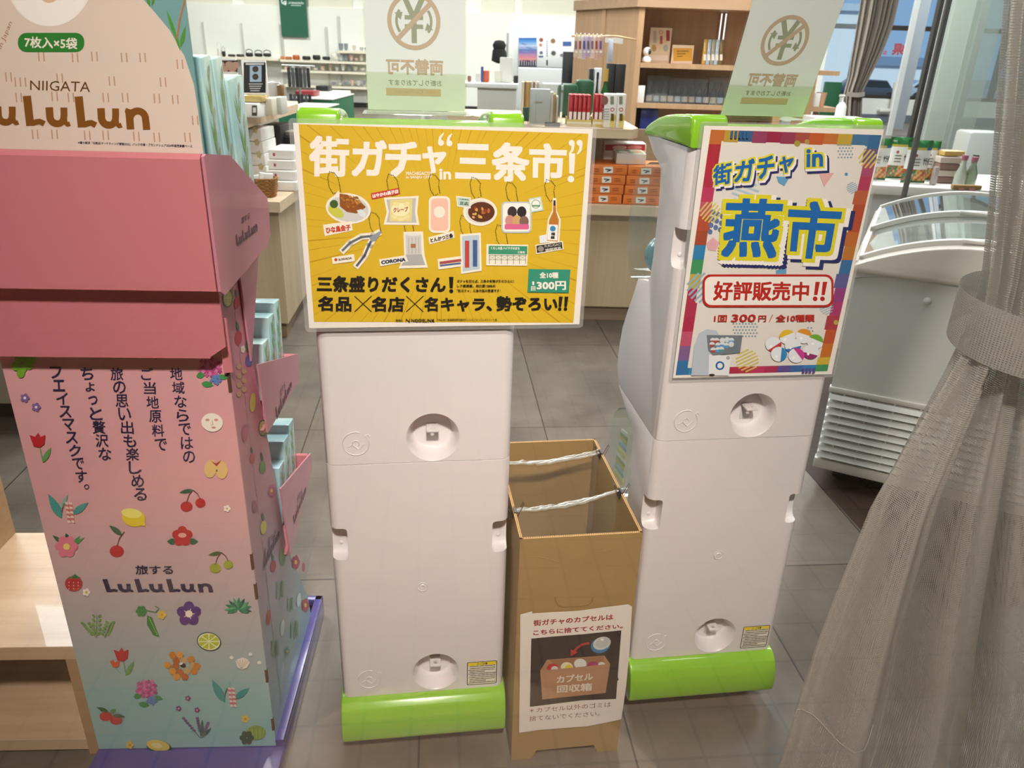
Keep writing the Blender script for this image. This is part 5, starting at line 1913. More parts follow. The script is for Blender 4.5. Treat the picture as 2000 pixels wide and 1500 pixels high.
# ================================================================== SHEER CURTAIN
def mesh_cloth(name, c, period=.0030, fill=.50):
    m, nt, p, out = _base(name)
    L = nt.links.new
    uvn = nt.nodes.new('ShaderNodeUVMap')
    sep = nt.nodes.new('ShaderNodeSeparateXYZ')
    L(uvn.outputs[0], sep.inputs[0])
    ms = []
    for i, f in ((0, fill * .85), (1, fill)):
        d = nt.nodes.new('ShaderNodeMath')
        d.operation = 'DIVIDE'
        L(sep.outputs[i], d.inputs[0])
        d.inputs[1].default_value = period
        fr = nt.nodes.new('ShaderNodeMath')
        fr.operation = 'FRACT'
        L(d.outputs[0], fr.inputs[0])
        lt = nt.nodes.new('ShaderNodeMath')
        lt.operation = 'LESS_THAN'
        L(fr.outputs[0], lt.inputs[0])
        lt.inputs[1].default_value = f
        ms.append(lt)
    mx = nt.nodes.new('ShaderNodeMath')
    mx.operation = 'MAXIMUM'
    L(ms[0].outputs[0], mx.inputs[0])
    L(ms[1].outputs[0], mx.inputs[1])
    p.inputs['Base Color'].default_value = (*lin(c), 1)
    p.inputs['Roughness'].default_value = .8
    p.inputs['Specular IOR Level'].default_value = .2
    tl = nt.nodes.new('ShaderNodeBsdfTranslucent')
    tl.inputs[0].default_value = (*lin(c), 1)
    m0 = nt.nodes.new('ShaderNodeMixShader')
    m0.inputs[0].default_value = .25
    L(p.outputs[0], m0.inputs[1])
    L(tl.outputs[0], m0.inputs[2])
    tr = nt.nodes.new('ShaderNodeBsdfTransparent')
    m1 = nt.nodes.new('ShaderNodeMixShader')
    L(mx.outputs[0], m1.inputs[0])
    L(tr.outputs[0], m1.inputs[1])
    L(m0.outputs[0], m1.inputs[2])
    L(m1.outputs[0], out.inputs[0])
    return m
m_sheer = mesh_cloth('sheer_mesh', '#b8b2aa', .0031, .43)
CY = .985
def lerp_tab(tab, z):
    if z >= tab[0][0]:
        return tab[0][1]
    for (za, xa), (zb_, xb) in zip(tab, tab[1:]):
        if z >= zb_:
            return xb + (xa - xb) * (z - zb_) / (za - zb_)
    return tab[-1][1]
XL = [(2.4, .40), (1.36, .552), (1.20, .588), (1.09, .612), (1.02, .626), (.97, .630), (.94, .622), (.88, .606), (.67, .543), (.40, .510), (.257, .497), (.134, .487), (.0, .470)]
XR = [(2.4, 1.05), (1.36, .80), (1.09, .77), (1.0, .765), (.94, .79), (.67, .98), (.3, 1.16), (.0, 1.26)]
def curtain_fn(layer):
    def fn(u, v):
        z = .004 + v * 2.36
        xl, xr = lerp_tab(XL, z), lerp_tab(XR, z)
        k = abs(z - .98)
        sq = min(1, .28 + k * 1.1)
        ph = u * 2 * pi * 4.5 + .5 * math.sin(3.1 * z + layer)
        amp = (.052 if z < .98 else .026) * sq * (1 - .55 * math.exp(-u * 9))
        xx = xl + (xr - xl) * (u + .022 * math.sin(ph * 1.0 + 1.2))
        return Vector((xx, CY + .045 * u + layer * .03 + amp * math.sin(ph) + .012 * math.sin(ph * 2.3 + z), z))
    return fn
cur = thing('sheer_curtain', 'grey open-weave sheer curtain tied back, hanging just inside the shop glass', 'curtain', (0, 0, 0))
b = MB()
b.grid(curtain_fn(0), 150, 90, lambda u, v: (u * 1.35, v * 2.36))
b.build('curtain_cloth', m_sheer, cur, smooth=80)
b = MB()
b.grid(lambda u, v: curtain_fn(1)(.06 + u * .94, v), 130, 80, lambda u, v: (u * 1.3 + .001, v * 2.36 + .001))
b.build('curtain_back_layer', m_sheer, cur, smooth=80)
b = MB()
m_tie = mesh_cloth('sheer_tie', '#a8a49e', .0028, .70)
def tie(u, v):
    a = pi * (1.62 - 1.75 * u)
    cx, cy = .715, CY + .035
    x = cx + .098 * math.cos(a)
    y = cy - .088 * math.sin(a)
    z = .985 - .075 * u ** 1.2 + (v - .5) * (.058 + .02 * math.sin(pi * u))
    return Vector((x, y, z))
b.grid(tie, 40, 8, lambda u, v: (u * .34, v * .07))
b.build('tieback', m_tie, cur, smooth=80)
b = MB()
hem = [curtain_fn(0)(u / 60, .098) + Vector((0, -.002, .006 * math.sin(u * .5))) for u in range(0, 61)]
b.tube(hem[:13], .0008, 5)
b.build('hem_seam', mat('hem_thread', '#aaa59c', .8), cur)

# ================================================================== ICE-CREAM CHEST FREEZER
FZ = (.999, 2.212, -.462)
fz = thing('chest_freezer', 'white ice-cream chest freezer with curved sliding glass lids and louvred end', 'freezer', (FZ[0], FZ[1], 0), FZ[2])
m_fz = mat('freezer_white', '#dcdcd8', .4, coat=.2)
m_fz2 = mat('freezer_trim', '#cfcac2', .45)
FW, FL = .66, .98
b = MB()
b.prism([(0, .345)] + [(FW * k / 24, .700 + .046 * (1 - ((k / 24 - .5) / .5) ** 2)) for k in range(25)] + [(FW, .345)], FL, 'y', 0)
b.build('cabinet', m_fz, fz, smooth=40)
b = MB()
b.box(.01, FW - .01, .012, FL - .01, .07, .345)
b.box(-.004, FW + .004, -.006, .02, .335, .352, bev=.002)
b.box(-.004, FW + .004, -.006, .03, .066, .10, bev=.003)
b.build('plinth', m_fz2, fz, smooth=40)
b = MB()
for k in range(9):
    z = .110 + k * .0255
    b.prism([(-.012, z), (-.006, z + .014), (.004, z + .017), (.014, z + .017), (.014, z)], FW, 'x', 0)
b.build('louvre_grille', m_fz, fz, smooth=0)
b = MB()
for k in range(9):
    b.box(.04 + k * .072, .046 + k * .072, -.004, .013, .104, .335)
b.build('grille_rib', m_fz2, fz, smooth=0)
b = MB()
b.sphere((.2025, -.001, .664), .011, 1, .5, 1)
b.build('drain_plug', m_fz, fz, smooth=60)
def arch(z0, rise, n=24):
    return [(FW * k / n, z0 + rise * (1 - ((k / n - .5) / .5) ** 2)) for k in range(n + 1)]
b = MB()
b.prism([(-.012, .700)] + [(x * 1.036 - .012, z) for x, z in arch(.700, .045)] + [(x * 1.036 - .012, z) for x, z in arch(.730, .045)[::-1]], FL + .016, 'y', -.008)
b.build('rim_band', m_fz2, fz, smooth=40)
b = MB()
lip = [(-.008, .72)] + [(x * 1.02 - .006, z) for x, z in arch(.742, .088)] + [(FW + .008, .72)]
b.prism(lip, .055, 'y', -.012, bev=.006)
b.prism([(-.008, .72)] + [(x * 1.02 - .006, z) for x, z in arch(.752, .088)] + [(FW + .008, .72)], .03, 'y', FL - .02, bev=.004)
b.box(-.012, .03, .03, FL, .715, .748, bev=.006)
b.box(FW - .03, FW + .012, .03, FL, .715, .748, bev=.006)
b.build('top_surround', mat('freezer_lip', '#d3cabf', .35, coat=.3), fz, smooth=40)
for nm, y0, y1, dz in (('sliding_lid', .04, .50, .0), ('sliding_lid', .47, FL - .02, .012)):
    b = MB()
    A = arch(.752 + dz, .086)
    b.grid(lambda u, v: Vector((A[0][0] + FW * u, y0 + (y1 - y0) * v, (.752 + dz) + .086 * (1 - ((u - .5) / .5) ** 2))), 24, 2)
    lo = b.build(nm, clear('freezer_glass', '#e6ecea', 1.5, 1.0, body=.12), fz, smooth=80)
    b = MB()
    for yy in (y0, y1 - .024):
        b.prism([(x, z + .006) for x, z in A] + [(x, z - .010) for x, z in A[::-1]], .024, 'y', yy)
    b.box(.0, .014, y0, y1, .742 + dz, .756 + dz)
    b.box(FW - .014, FW, y0, y1, .742 + dz, .756 + dz)
    b.build('lid_frame', mat('lid_frame_grey', '#d3d0c9', .35), lo, smooth=50)
    b = MB()
    b.box(.25, .40, y0 - .006, y0 + .012, .832 + dz, .842 + dz, bev=.003)
    b.build('lid_handle', m_fz2, lo, smooth=40)
b = MB()
b.box(.03, FW - .03, .05, FL - .05, .7005, .703)
b.build('inner_floor', mat('freezer_inside', '#d8dcda', .5), fz, smooth=0)
for dx in (.07, .59):
    for dy in (.1, FL - .1):
        b = MB()
        b.cyl((dx - .012, dy, .0352), (dx + .012, dy, .0352), .033, 18)
        b.box(dx - .018, dx + .018, dy - .02, dy + .02, .05, .072)
        b.build('caster', m_black, fz, smooth=40)
_ma, _mb = at_z(1588, 934, 0), at_z(1686, 1040, 0)
_d = (_mb - _ma).normalized()
_nn = Vector((-_d.y, _d.x, 0))
if _nn.x < 0:
    _nn = -_nn
b = MB()
_pp = [_ma - _d * 1.2, _mb + _d * .35, _mb + _d * .35 + _nn * 1.3, _ma - _d * 1.2 + _nn * 1.3]
b.prism([(q.x, q.y) for q in _pp], .0010, 'z', .0002)
tag(b.build('floor_mat', wood('dark_mat', '#2a1c15', '#3d2a1f', 'X', .4, .6), None, smooth=0), 'dark brown floor mat lying under the chest freezer', 'mat')
t = thing('ice_cream_price_card', 'yellow and red price card lying on the freezer goods under the glass', 'card', (FZ[0], FZ[1], 0), FZ[2])
b = MB()
b.box(.30, .52, .16, .30, .712, .716)
b.build('card', mat('yellow_card', '#d8b56a', .6), t, smooth=0)
p = Print(y0=.7163, plane='xy', sign=1)
p.rect(.31, .17, .51, .19, '#c44a2a')
p.rect(.31, .265, .51, .29, '#b83226')
for k in range(4):
    p.ell(.335 + k * .05, .228, .018, .026, ('#8a2a2a', '#c9a070', '#b0403a', '#5a3a2a')[k], 0, 12)
p.build('card_print', t)
# ================================================================== THE SHOP BEHIND
Print.STEP = 0.00004
m_board = wood('shelf_board', '#c7ad8e', '#d6bfa3', 'X', .35, .5)
m_front = wood('counter_front', '#b49e80', '#c6b193', 'Z', .35, .5)
m_front2 = wood('fixture_panel', '#b08a66', '#c29c78', 'Z', .35, .5)
m_kick = wood('kick_board', '#8e7860', '#9c866c', 'X', .4, .6)
m_paper = mat('white_carton', '#e9e6e1', .5)
m_blackbox = mat('black_carton', '#16171b', .4)
m_greenc = mat('green_table_cloth', '#15603f', .8)

def pbox(name, label, cat, rect, y, depth, m, group=None, zb=None, bev=.003, parts=None, yaw=0.0):
    """A box whose front stands at distance y where the picture shows rect (x0, top, x1, bottom); zb = what it stands on."""
    x0, t, x1, bt = rect
    xm, ym = (x0 + x1) / 2, (t + bt) / 2
    a, c = at_y(x0, ym, y).x, at_y(x1, ym, y).x
    z1 = at_y(xm, t, y).z
    z0 = at_y(xm, bt, y).z if zb is None else zb
    b = MB()
    b.box(-(c - a) / 2, (c - a) / 2, 0, depth, 0, max(.004, z1 - z0), bev=min(bev, (c - a) * .2, (z1 - z0) * .2 if z1 > z0 else bev))
    o = b.build(name, m, None, smooth=40, loc=((a + c) / 2, y, z0), rotz=yaw)
    if label:
        tag(o, label, cat, group)
    o['_'] = 0
    del o['_']
    return o

def fprint(o, name='front_print'):
    """Print laid on the front of a pbox, drawn in picture places."""
    y = o.location.y
    ox, oz = o.location.x, o.location.z
    def mp(px, py):
        p = at_y(px, py, y)
        return p.x - ox, p.z - oz
    return Print(mp, y0=-.0008)

# ------------------------------------------------------------------ counter with the orange sweet boxes
CYF = 3.70
ctr = thing('display_counter', 'pale wood two-tier display counter stacked with orange sweet boxes', 'counter', (0, CYF, 0), .03)
b = MB()
b.prism([(-.42, .62), (.06, .09), (1.15, .09), (1.15, 1.0), (-.42, 1.0)], .49, 'z', .085)
b.build('counter_body', m_front, ctr, smooth=0)
b = MB()
b.prism([(-.38, .66), (.08, .13), (1.1, .13), (1.1, .96), (-.38, .96)], .085, 'z', 0)
b.build('kick_board', m_kick, ctr, smooth=0)
b = MB()
b.prism([(-.50, .62), (.02, 0), (1.2, 0), (1.2, 1.05), (-.50, 1.05)], .045, 'z', .572)
b.build('lower_shelf', m_board, ctr, smooth=0)
b = MB()
b.prism([(-.38, .78), (.10, .02), (.52, .02), (.56, .10), (.56, 1.02), (-.38, 1.02)], .042, 'z', .924)
b.build('upper_shelf', m_board, ctr, smooth=0)
b = MB()
b.box(-.25, 1.15, .55, .57, .617, .924)
b.box(.10, .118, .05, .55, .617, .924)
b.build('shelf_upright', m_kick, ctr, smooth=0)
ZL, ZU = .618, .967
m_or = mat('orange_carton', '#d8742a', .45)
def orange(rect, y, label, first=[None]):
    o = pbox('sweet_box', label, 'box', rect, y, .22, m_or, 'orange sweet boxes on the lower shelf')
    p = fprint(o)
    x0, t, x1, bt = rect
    w, h = x1 - x0, bt - t
    p.rect(x0 + w * .34, t + h * .18, x0 + w * .60, bt - h * .18, '#e8e2da')
    p.text('極饅', [(x0 + w * .38, t + h * .28), (x0 + w * .56, t + h * .28), (x0 + w * .56, bt - h * .28), (x0 + w * .38, bt - h * .28)], '#2a211c', bold=.04) if False else p.line([(x0 + w * .40, t + h * .42), (x0 + w * .55, t + h * .5), (x0 + w * .44, t + h * .66)], h * .12, '#2a211c')
    for k in range(2):
        p.rect(x0 + w * .68, t + h * (.36 + .22 * k), x0 + w * .86, t + h * (.44 + .22 * k), '#8a4212')
        p.rect(x0 + w * .10, t + h * (.36 + .22 * k), x0 + w * .22, t + h * (.44 + .22 * k), '#8a4212')
    p.build('front_print', o)
    return o
lev = ['bottom', 'second from the bottom', 'third from the bottom', 'top']
zz = [383, 366, 350, 334, 318]
hh = [ZL + .001 + k * .0455 for k in range(5)]
for st, (xa, xb, yy, nm) in enumerate(((1146, 1214, 3.76, 'stack by the yellow poster'), (1217, 1290, 3.76, 'stack beside the machine window'))):
    for k in range(4):
        o = orange((xa + k * 1.5, 384, xb + k * 2, 400), yy, 'orange sweet box, %s of the %s' % (lev[k], nm))
        me = o.data
        sc = .0445 / o.dimensions.z
        o.scale.z = sc
        o.location.z = hh[k]
o = pbox('sweet_sampler', 'white and green sweet sampler box propped on the orange boxes', 'box', (1204, 300, 1262, 320), 3.80, .17, mat('sampler_white', '#d8d2c6', .45), zb=hh[4])
p = Print(y0=.0, plane='xy', sign=1)
p.y = o.dimensions.z + .001
w = o.dimensions.x / 2
p.rect(-w * .9, .01, w * .9, .155, '#7d8f6a')
p.rect(-w * .8, .02, -w * .2, .07, '#e5e0d8')
p.rect(-w * .3, .08, w * .1, .14, '#2e2a26')
p.ell(w * .5, .08, w * .3, .04, '#a85a3a')
p.build('lid_print', o)
o = pbox('red_print_box', 'white box with red picture band at the back of the lower shelf', 'box', (1180, 280, 1262, 302), 4.02, .12, m_paper, zb=ZL)
p = fprint(o)
p.rect(1182, 282, 1260, 294, '#b0333a')
p.ell(1210, 288, 14, 4, '#e6c8c0')
p.ell(1240, 288, 14, 4, '#d98a8a')
p.build('front_print', o)
# red wafer boxes in two yellow trays
m_tray = mat('yellow_tray_card', '#cdb86a', .55)
for ti, (xa, xb, n_, lab) in enumerate(((1107, 1155, 5, 'yellow card tray holding five red and white boxes'), (1157, 1179, 2, 'short yellow card tray next to the tall white boxes'))):
    yT = 3.80
    a, c = at_y(xa, 240, yT), at_y(xb, 240, yT)
    t = thing('box_tray', lab, 'tray', (a.x, yT, ZU), 0, 'yellow trays on the upper shelf')
    zt = at_y(xa, 233, yT).z - ZU
    b = MB()
    W = c.x - a.x
    b.box(0, W, 0, .004, 0, zt)
    b.box(0, .004, .004, .14, 0, zt * 1.2)
    b.box(W - .004, W, .004, .14, 0, zt * 1.2)
    b.box(0, W, .004, .14, 0, .004)
    b.build('tray_body', m_tray, t, smooth=0)
    p = Print(y0=-.0008)
    p.rect(.0, zt * .35, W, zt * .68, '#e4dcc4')
    p.build('tray_print', t)
    for k in range(n_):
        w = (W - .012) / n_
        x = a.x + .006 + w * (k + .5)
        z1 = at_y(xa, 184, yT).z
        b = MB()
        b.box(-w / 2 + .0015, w / 2 - .0015, 0, .11, 0, z1 - ZU - .006, bev=.002)
        o = b.build('wafer_box', mat('red_carton', '#b3202b', .4), None, smooth=40, loc=(x, yT + .007, ZU + .005))
        tag(o, 'red and white upright wafer box, %s in the %s yellow tray' % (('first', 'second', 'third', 'fourth', 'fifth')[k], ('long', 'short')[ti]), 'box', 'red wafer boxes in the trays')
        p = Print(y0=-.0008)
        h_ = z1 - ZU
        p.rect(-w * .36, h_ * .02, w * .30, h_ * .42, '#e6dfd8')
        p.rect(-w * .2, h_ * .55, w * .05, h_ * .95, '#c8565c')
        p.ell(w * .12, h_ * .9, w * .12, h_ * .03, '#3a1a1a', 0, 10)
        p.build('front_print', o)
for k, (xa, xb) in enumerate(((1180.5, 1204), (1204.5, 1221))):
    o = pbox('tall_snack_box', 'tall white snack box with yellow flower print, %s' % ('beside the short yellow tray' if k == 0 else 'at the very end of the upper shelf'), 'box', (xa, 184, xb, 252), 3.77, .10, m_paper, 'tall snack boxes on the upper shelf', zb=ZU)
    p = fprint(o)
    e = xb - 2
    p.ell(e - 5, 232, 5, 9, '#c9b23a', 20, 12)
    p.ell(e - 6, 244, 6, 6, '#d8ca7a', 0, 12)
    p.rect(e - 10, 188, e - 3, 204, '#8a8a72')
    p.ring(e - 6, 214, 2.6, 4, '#c03a3a', n=16)
    p.rect(e - 9, 222, e - 3, 236, '#5a4a1a')
    if k == 0:
        p.ell(1181, 196, 7, 9, '#8a5a44', 0, 14)
        for q in range(5):
            p.rect(1176, 212 + q * 5, 1190, 214 + q * 5, '#a8a49e')
    p.build('front_print', o)
# white marbled gift box, gold envelopes and clear acrylic case
o = pbox('gift_box', 'white marbled gift box standing in the clear acrylic case', 'box', (1035, 174, 1074, 243), 3.86, .06, mat('marbled_paper', '#d9dade', .5, var=.06, vscale=25), zb=ZU)
p = fprint(o)
p.ell(1052, 200, 9, 2, '#b5ad98', 0, 12)
p.line([(1047, 185), (1046, 240)], .8, '#b8b8bc')
p.build('front_print', o)
for k, (xa, xb, c, lab) in enumerate(((1075, 1080, '#e4e0d6', 'slim white folder leaning by the marbled gift box'), (1080, 1085, '#b08a3a', 'slim gold folder leaning by the marbled gift box'), (1086, 1090, '#efece2', 'slim white sleeve at the end of the acrylic case'))):
    pbox('paper_folder', lab, 'folder', (xa, 180 + k * 4, xb, 240), 3.87 + k * .02, .10, mat('folder_' + c, c, .5), 'folders in the acrylic case', zb=ZU)
for k, (xa, c) in enumerate(((1018, '#cfc3a6'), (1023, '#7a5a34'), (1028, '#c79a2e'), (1033, '#a98a54'), (1040, '#8a6a44'), (1048, '#c9c0ae'))):
    pbox('gold_envelope', ('cream envelope first in the row behind the acrylic case', 'brown envelope second in the row behind the acrylic case', 'bright gold envelope in the row behind the acrylic case', 'dull gold envelope in the row behind the acrylic case', 'dark tan envelope in the row behind the marbled box', 'pale grey envelope last in the row behind the marbled box')[k], 'envelope', (xa, 160, xa + 4.5, 226), 4.10 + .02 * k, .12, mat('envelope_' + c, c, .5), 'envelopes behind the acrylic case', zb=ZU)
a, c = at_y(1030, 240, 3.80), at_y(1098, 240, 3.80)
t = thing('acrylic_case', 'clear open acrylic display case round the marbled gift box', 'display case', (a.x, 3.80, ZU), 0)
b = MB()
W, H_ = c.x - a.x, at_y(1040, 164, 3.8).z - ZU
b.box(0, W, 0, .003, 0, H_)
b.box(0, .003, .003, .2, 0, H_)
b.box(W - .003, W, .003, .2, 0, H_)
b.build('case_wall', clear('case_acrylic', '#f2f4f2', 1.45, 1.0, body=.03), t, smooth=0)
pbox('name_block', 'small dark green name block at the foot of the acrylic case', 'sign', (1064, 240, 1094, 249), 3.74, .03, mat('dark_green_block', '#14251f', .4), zb=ZU)
pbox('green_bag', 'dark green paper packet behind the envelopes on the upper shelf', 'packet', (1021, 210, 1034, 230), 4.0, .03, mat('deep_green', '#1d4a38', .6), zb=ZU)
# tall things behind on the far counter: bottles, black cartons, green cases
FCY, FCZ = 4.95, .80
ctr2 = thing('back_counter', 'wooden back counter carrying bottles and black cartons in front of the shelf fixture', 'counter', (.15, FCY - .05, 0), 0)
b = MB()
b.box(-.35, .62, 0, .55, 0.0, FCZ - .04)
b.build('counter_body', m_front, ctr2, smooth=0)
b = MB()
b.box(-.38, .65, -.03, .58, FCZ - .04, FCZ)
b.build('counter_top', m_board, ctr2, smooth=0)
pbox('black_carton', 'tall matt black gift carton beside the green bottle', 'box', (1184, 124, 1199, 200), 5.16, .09, m_blackbox, 'tall black cartons', zb=FCZ + .001)
pbox('black_carton', 'tall glossy black gift carton nearest the shelf fixture', 'box', (1200, 125, 1220, 200), 5.16, .10, m_blackbox, 'tall black cartons', zb=FCZ + .001)
pbox('black_carton', 'narrow black carton behind the green cases', 'box', (1150, 134, 1158, 200), 5.16, .09, m_blackbox, 'tall black cartons', zb=FCZ + .001)
pbox('white_carton_box', 'tall white carton with blue lettering behind the brown bottle', 'box', (1160, 133, 1174, 200), 5.16, .08, mat('bluish_white', '#cfd3da', .45), zb=FCZ + .001)
def bottle(label, px, top, y, zb, col, r, cap, capc, neck=.3, group=None, lab=None):
    p0 = at_y(px, (top + 200) / 2, y)
    h_ = at_y(px, top, y).z - zb
    t = thing('bottle', label, 'bottle', (p0.x, y, zb), 0, group)
    b = MB()
    b.lathe([(r * .92, 0), (r, .008), (r, h_ * .55), (r * .9, h_ * .62), (r * .42, h_ * .74), (r * .34, h_ * .80), (r * .34, h_ * .96), (0, h_ * .96)], 20)
    b.build('bottle_glass', mat('glass_' + col, col, .12, coat=.5), t, smooth=60)
    b = MB()
    b.lathe([(r * .40, h_ * (1 - cap)), (r * .42, h_), (0, h_)], 16)
    b.build('bottle_cap', mat('capc_' + capc, capc, .4), t, smooth=60)
    if lab:
        b = MB()
        b.lathe([(r * 1.01, h_ * .14), (r * 1.01, h_ * .42)], 20, cap=False)
        b.build('bottle_label', mat('blab_' + lab, lab, .6), t, smooth=60)
    return t
bottle('green sake bottle with gold foil neck in front of the black cartons', 1182, 134, 5.06, FCZ + .001, '#1e4f22', .034, .18, '#b79a4a', lab='#c9d2c4')
bottle('slim brown bottle between the white carton and the green bottle', 1166, 141, 5.02, FCZ + .001, '#2a1a12', .018, .1, '#241a14')
for k, (xa, xb, tp, lab) in enumerate(((1090, 1130, 164, 'low dark green cool bag in front of the white counter'), (1124, 1161, 156, 'domed dark green cool bag with a black handle'))):
    o = pbox('cool_bag', lab, 'bag', (xa, tp, xb, 186), 4.30 + .13 * k, .10, mat('bottle_green_case', '#0f4a2c', .4), 'green cool bags on the counter', zb=ZU, bev=.03)
pbox('stand_back', None, None, (1090, 190, 1161, 230), 4.60, .2, m_board, zb=.80) if False else None
# hanging packets on a wire rail
ry = 4.7
fx0 = at_y(1240, 120, 6.5).x
FXY = 6.5
rl = at_y(1120, 70, ry)
rr_ = at_y(1181, 66, ry)
t = thing('hook_rail', 'rail of pale hooks reaching out from the side of the wood fixture', 'rail', (rl.x, ry, rl.z), 0)
b = MB()
b.tube([(-.01, 0, 0), (.21, .01, .004), (.25, .06, .006), (fx0 - rl.x - .012, FXY - ry - .02, .02)], .006, 8)
b.build('rail_bar', mat('rail_peach', '#d8b48a', .4), t)
for k in range(7):
    b = MB()
    x = at_y(1125.5 + k * 8, 74, ry - .04).x - rl.x
    b.tube([(x, .012, .0), (x, -.05, .0), (x, -.06, .012)], .003, 6)
    b.build('hook', mat('hook_white', '#e9e4dc', .4), t)
pc = ['#d9c0b0', '#d7d2cc', '#cbb9d6', '#b9a9c8', '#e4d2cc', '#d8b8b0', '#c9a9a4']
PLK = 0
pl = ['peach', 'white', 'pale violet', 'mauve', 'pale pink', 'rose', 'dusky pink']
for k in range(7):
    xa = 1121 + k * 8
    o = pbox('hanging_packet', '%s hanging packet on the hook rail' % pl[k], 'packet', (xa, 71, xa + 9, 112 + (k % 3) * 2), ry - .04 + .013 * (k % 3), .010, mat('packet_' + pc[k], pc[k], .35), 'hanging packets on the hook rail', bev=.004)
    p = fprint(o)
    p.rect(xa + 2, 80, xa + 6, 96, ('#8a6a7a', '#a04a4a', '#5a5aa0', '#6a5a6a')[k % 4])
    p.rect(xa + 2, 99, xa + 7, 103, '#f0ece8')
    p.build('packet_print', o)
b = MB()
s0, s1_ = at_y(1182, 72, 5.35), at_y(1212, 70, 5.95)
q0, q1 = Vector((s0.x - rl.x, 5.35 - ry, s0.z - rl.z)), Vector((s1_.x - rl.x, 5.95 - ry, s1_.z - rl.z))
b.prism([(q0.x, q0.y), (q1.x, q1.y), (q1.x + .02, q1.y), (q0.x + .02, q0.y)], .045, 'z', -.02)
b.build('price_strip', mat('strip_white', '#dfdcd8', .4), t, smooth=0)
o = pbox('hanging_strip', 'narrow pale blue paper strip hanging from the hook rail by the black cartons', 'sign', (1187, 77, 1197, 122), 5.38, .006, mat('strip_blue', '#c3cbdb', .5))

# ------------------------------------------------------------------ tall wood shelf fixture
FXY = 6.5
fx0, fx1 = at_y(1240, 120, FXY).x, at_y(1545, 120, FXY).x
ztop = at_y(1240, 13, FXY).z
fx = thing('shelf_fixture', 'tall pale wood shelf fixture with lit panel lights and bottles', 'shelf', (fx0, FXY, 0), .03)
FWD = fx1 - fx0
s1, s2 = at_y(1300, 124, FXY).z, at_y(1300, 203, FXY).z
b = MB()
b.box(0, FWD, .38, .40, 0, ztop)
b.build('back_panel', m_front2, fx, smooth=0)
b = MB()
b.box(0, .045, 0, .38, 0, ztop)
b.build('side_panel', m_front2, fx, smooth=0)
b = MB()
b.box(FWD - .06, FWD, 0, .38, 0, ztop)
b.build('side_panel', m_front2, fx, smooth=0)
b = MB()
b.prism([(-.42, .88), (-.02, -.02), (FWD + .02, -.02), (FWD + .02, .42), (-.42, .95)], .075, 'z', ztop)
b.build('frieze', wood('frieze_wood', '#a88668', '#b89678', 'X', .35, .5), fx, smooth=0)
for z, nm in ((s1, 'shelf'), (s2, 'shelf'), (.62, 'shelf')):
    b = MB()
    b.box(.045, FWD - .06, -.01, .38, z - .035, z)
    b.build(nm, m_front2, fx, smooth=0)
b = MB()
b.prism([(-.40, .90), (0, .0), (.012, .012), (-.38, .92)], ztop, 'z', 0)
b.build('angled_side', m_front2, fx, smooth=0)
b = MB()
b.prism([(-.225, .478), (-.20, .43), (-.192, .435), (-.217, .483)], ztop, 'z', 0)
b.build('post', m_front2, fx, smooth=0)
b = MB()
b.prism([(-.40, .86), (-.03, -.0), (FWD, .0), (FWD, .3), (-.36, .9)], .3, 'z', ztop + .075)
b.build('lit_sign_box', mat('sign_cream', '#e9cda6', .5, emis='#ffc98a', estr=.5), fx, smooth=0)
for xx in (1433, 1442):
    u0, u1 = at_y(xx, 22, FXY), at_y(xx - 9, 103, FXY)
    t = thing('led_strip', 'strip of bright white dots down the fixture, %s' % ('the inner one' if xx == 1434 else 'the outer one next to the card'), 'lamp', (0, 0, 0), 0, 'light strips on the fixture')
    b = MB()
    b.box(u0.x - .006, u0.x + .006, FXY + .372, FXY + .379, u1.z, u0.z)
    b.build('strip_base', mat('strip_wood', '#c09a74', .4), t, smooth=0)
    b = MB()
    for k in range(22):
        z = u1.z + (u0.z - u1.z) * (k + .5) / 22
        b.sphere((u0.x, FXY + .371, z), .0055, 1, .5, 1, 8, 6)
    b.build('led_dot', mat('led', '#ffffff', .3, emis='#e9f1ff', estr=2.2), t)
# security camera, leaflets, stand of brochures
p0 = at_y(1257, 121, FXY + .03)
t = thing('security_camera', 'small white pan camera with a black face on the fixture shelf', 'camera', (p0.x + .03, FXY + .09, s1 + .001), .0)
b = MB()
b.lathe([(.030, 0), (.036, .01), (.034, .03), (.022, .045), (.018, .05)], 24)
b.build('camera_base', mat('camera_white', '#f0f0f0', .3), t, smooth=60)
b = MB()
b.sphere((0, 0, .078), .035)
hd = b.build('camera_head', mat('camera_white', '#f0f0f0', .3), t, smooth=60)
b = MB()
b.sphere((.014, -.018, .079), .022, .75, 1, 1.1)
b.build('lens_face', mat('lens_black', '#101014', .1, coat=1), hd, smooth=60)
def leaflet(label, rect, y, zb, c, draw):
    o = pbox('leaflet', label, 'leaflet', rect, y, .006, mat('leaf_' + c, c, .5), None, zb=zb, bev=.0005)
    p = fprint(o)
    draw(p)
    p.build('leaflet_print', o)
def d1(p):
    p.rect(1274, 58, 1304, 106, '#dcc7a8')
    p.rect(1301, 59, 1308, 80, '#a82c3a')
    p.ring(1291, 63, 3, 4, '#b83a3a', n=18)
    p.rect(1276, 60, 1282, 84, '#b8a8a8')
    p.rect(1289, 70, 1294, 86, '#b84a4a')
    p.ell(1277, 94, 5, 7, '#b09460', 0, 12)
    p.ell(1300, 94, 5, 7, '#a8b0a0', 0, 12)
    p.rect(1270, 108, 1304, 118, '#e6d2c8')
leaflet('tall cream and red leaflet standing on the fixture shelf', (1268, 54, 1310, 120), FXY + .25, s1 + .001, '#e4cdb0', d1)
def d2(p):
    p.rect(1315, 94, 1352, 119, '#d09a34')
    for k in range(3):
        p.rect(1322, 99 + k * 5, 1345 - k * 6, 101 + k * 5, '#7a5a20')
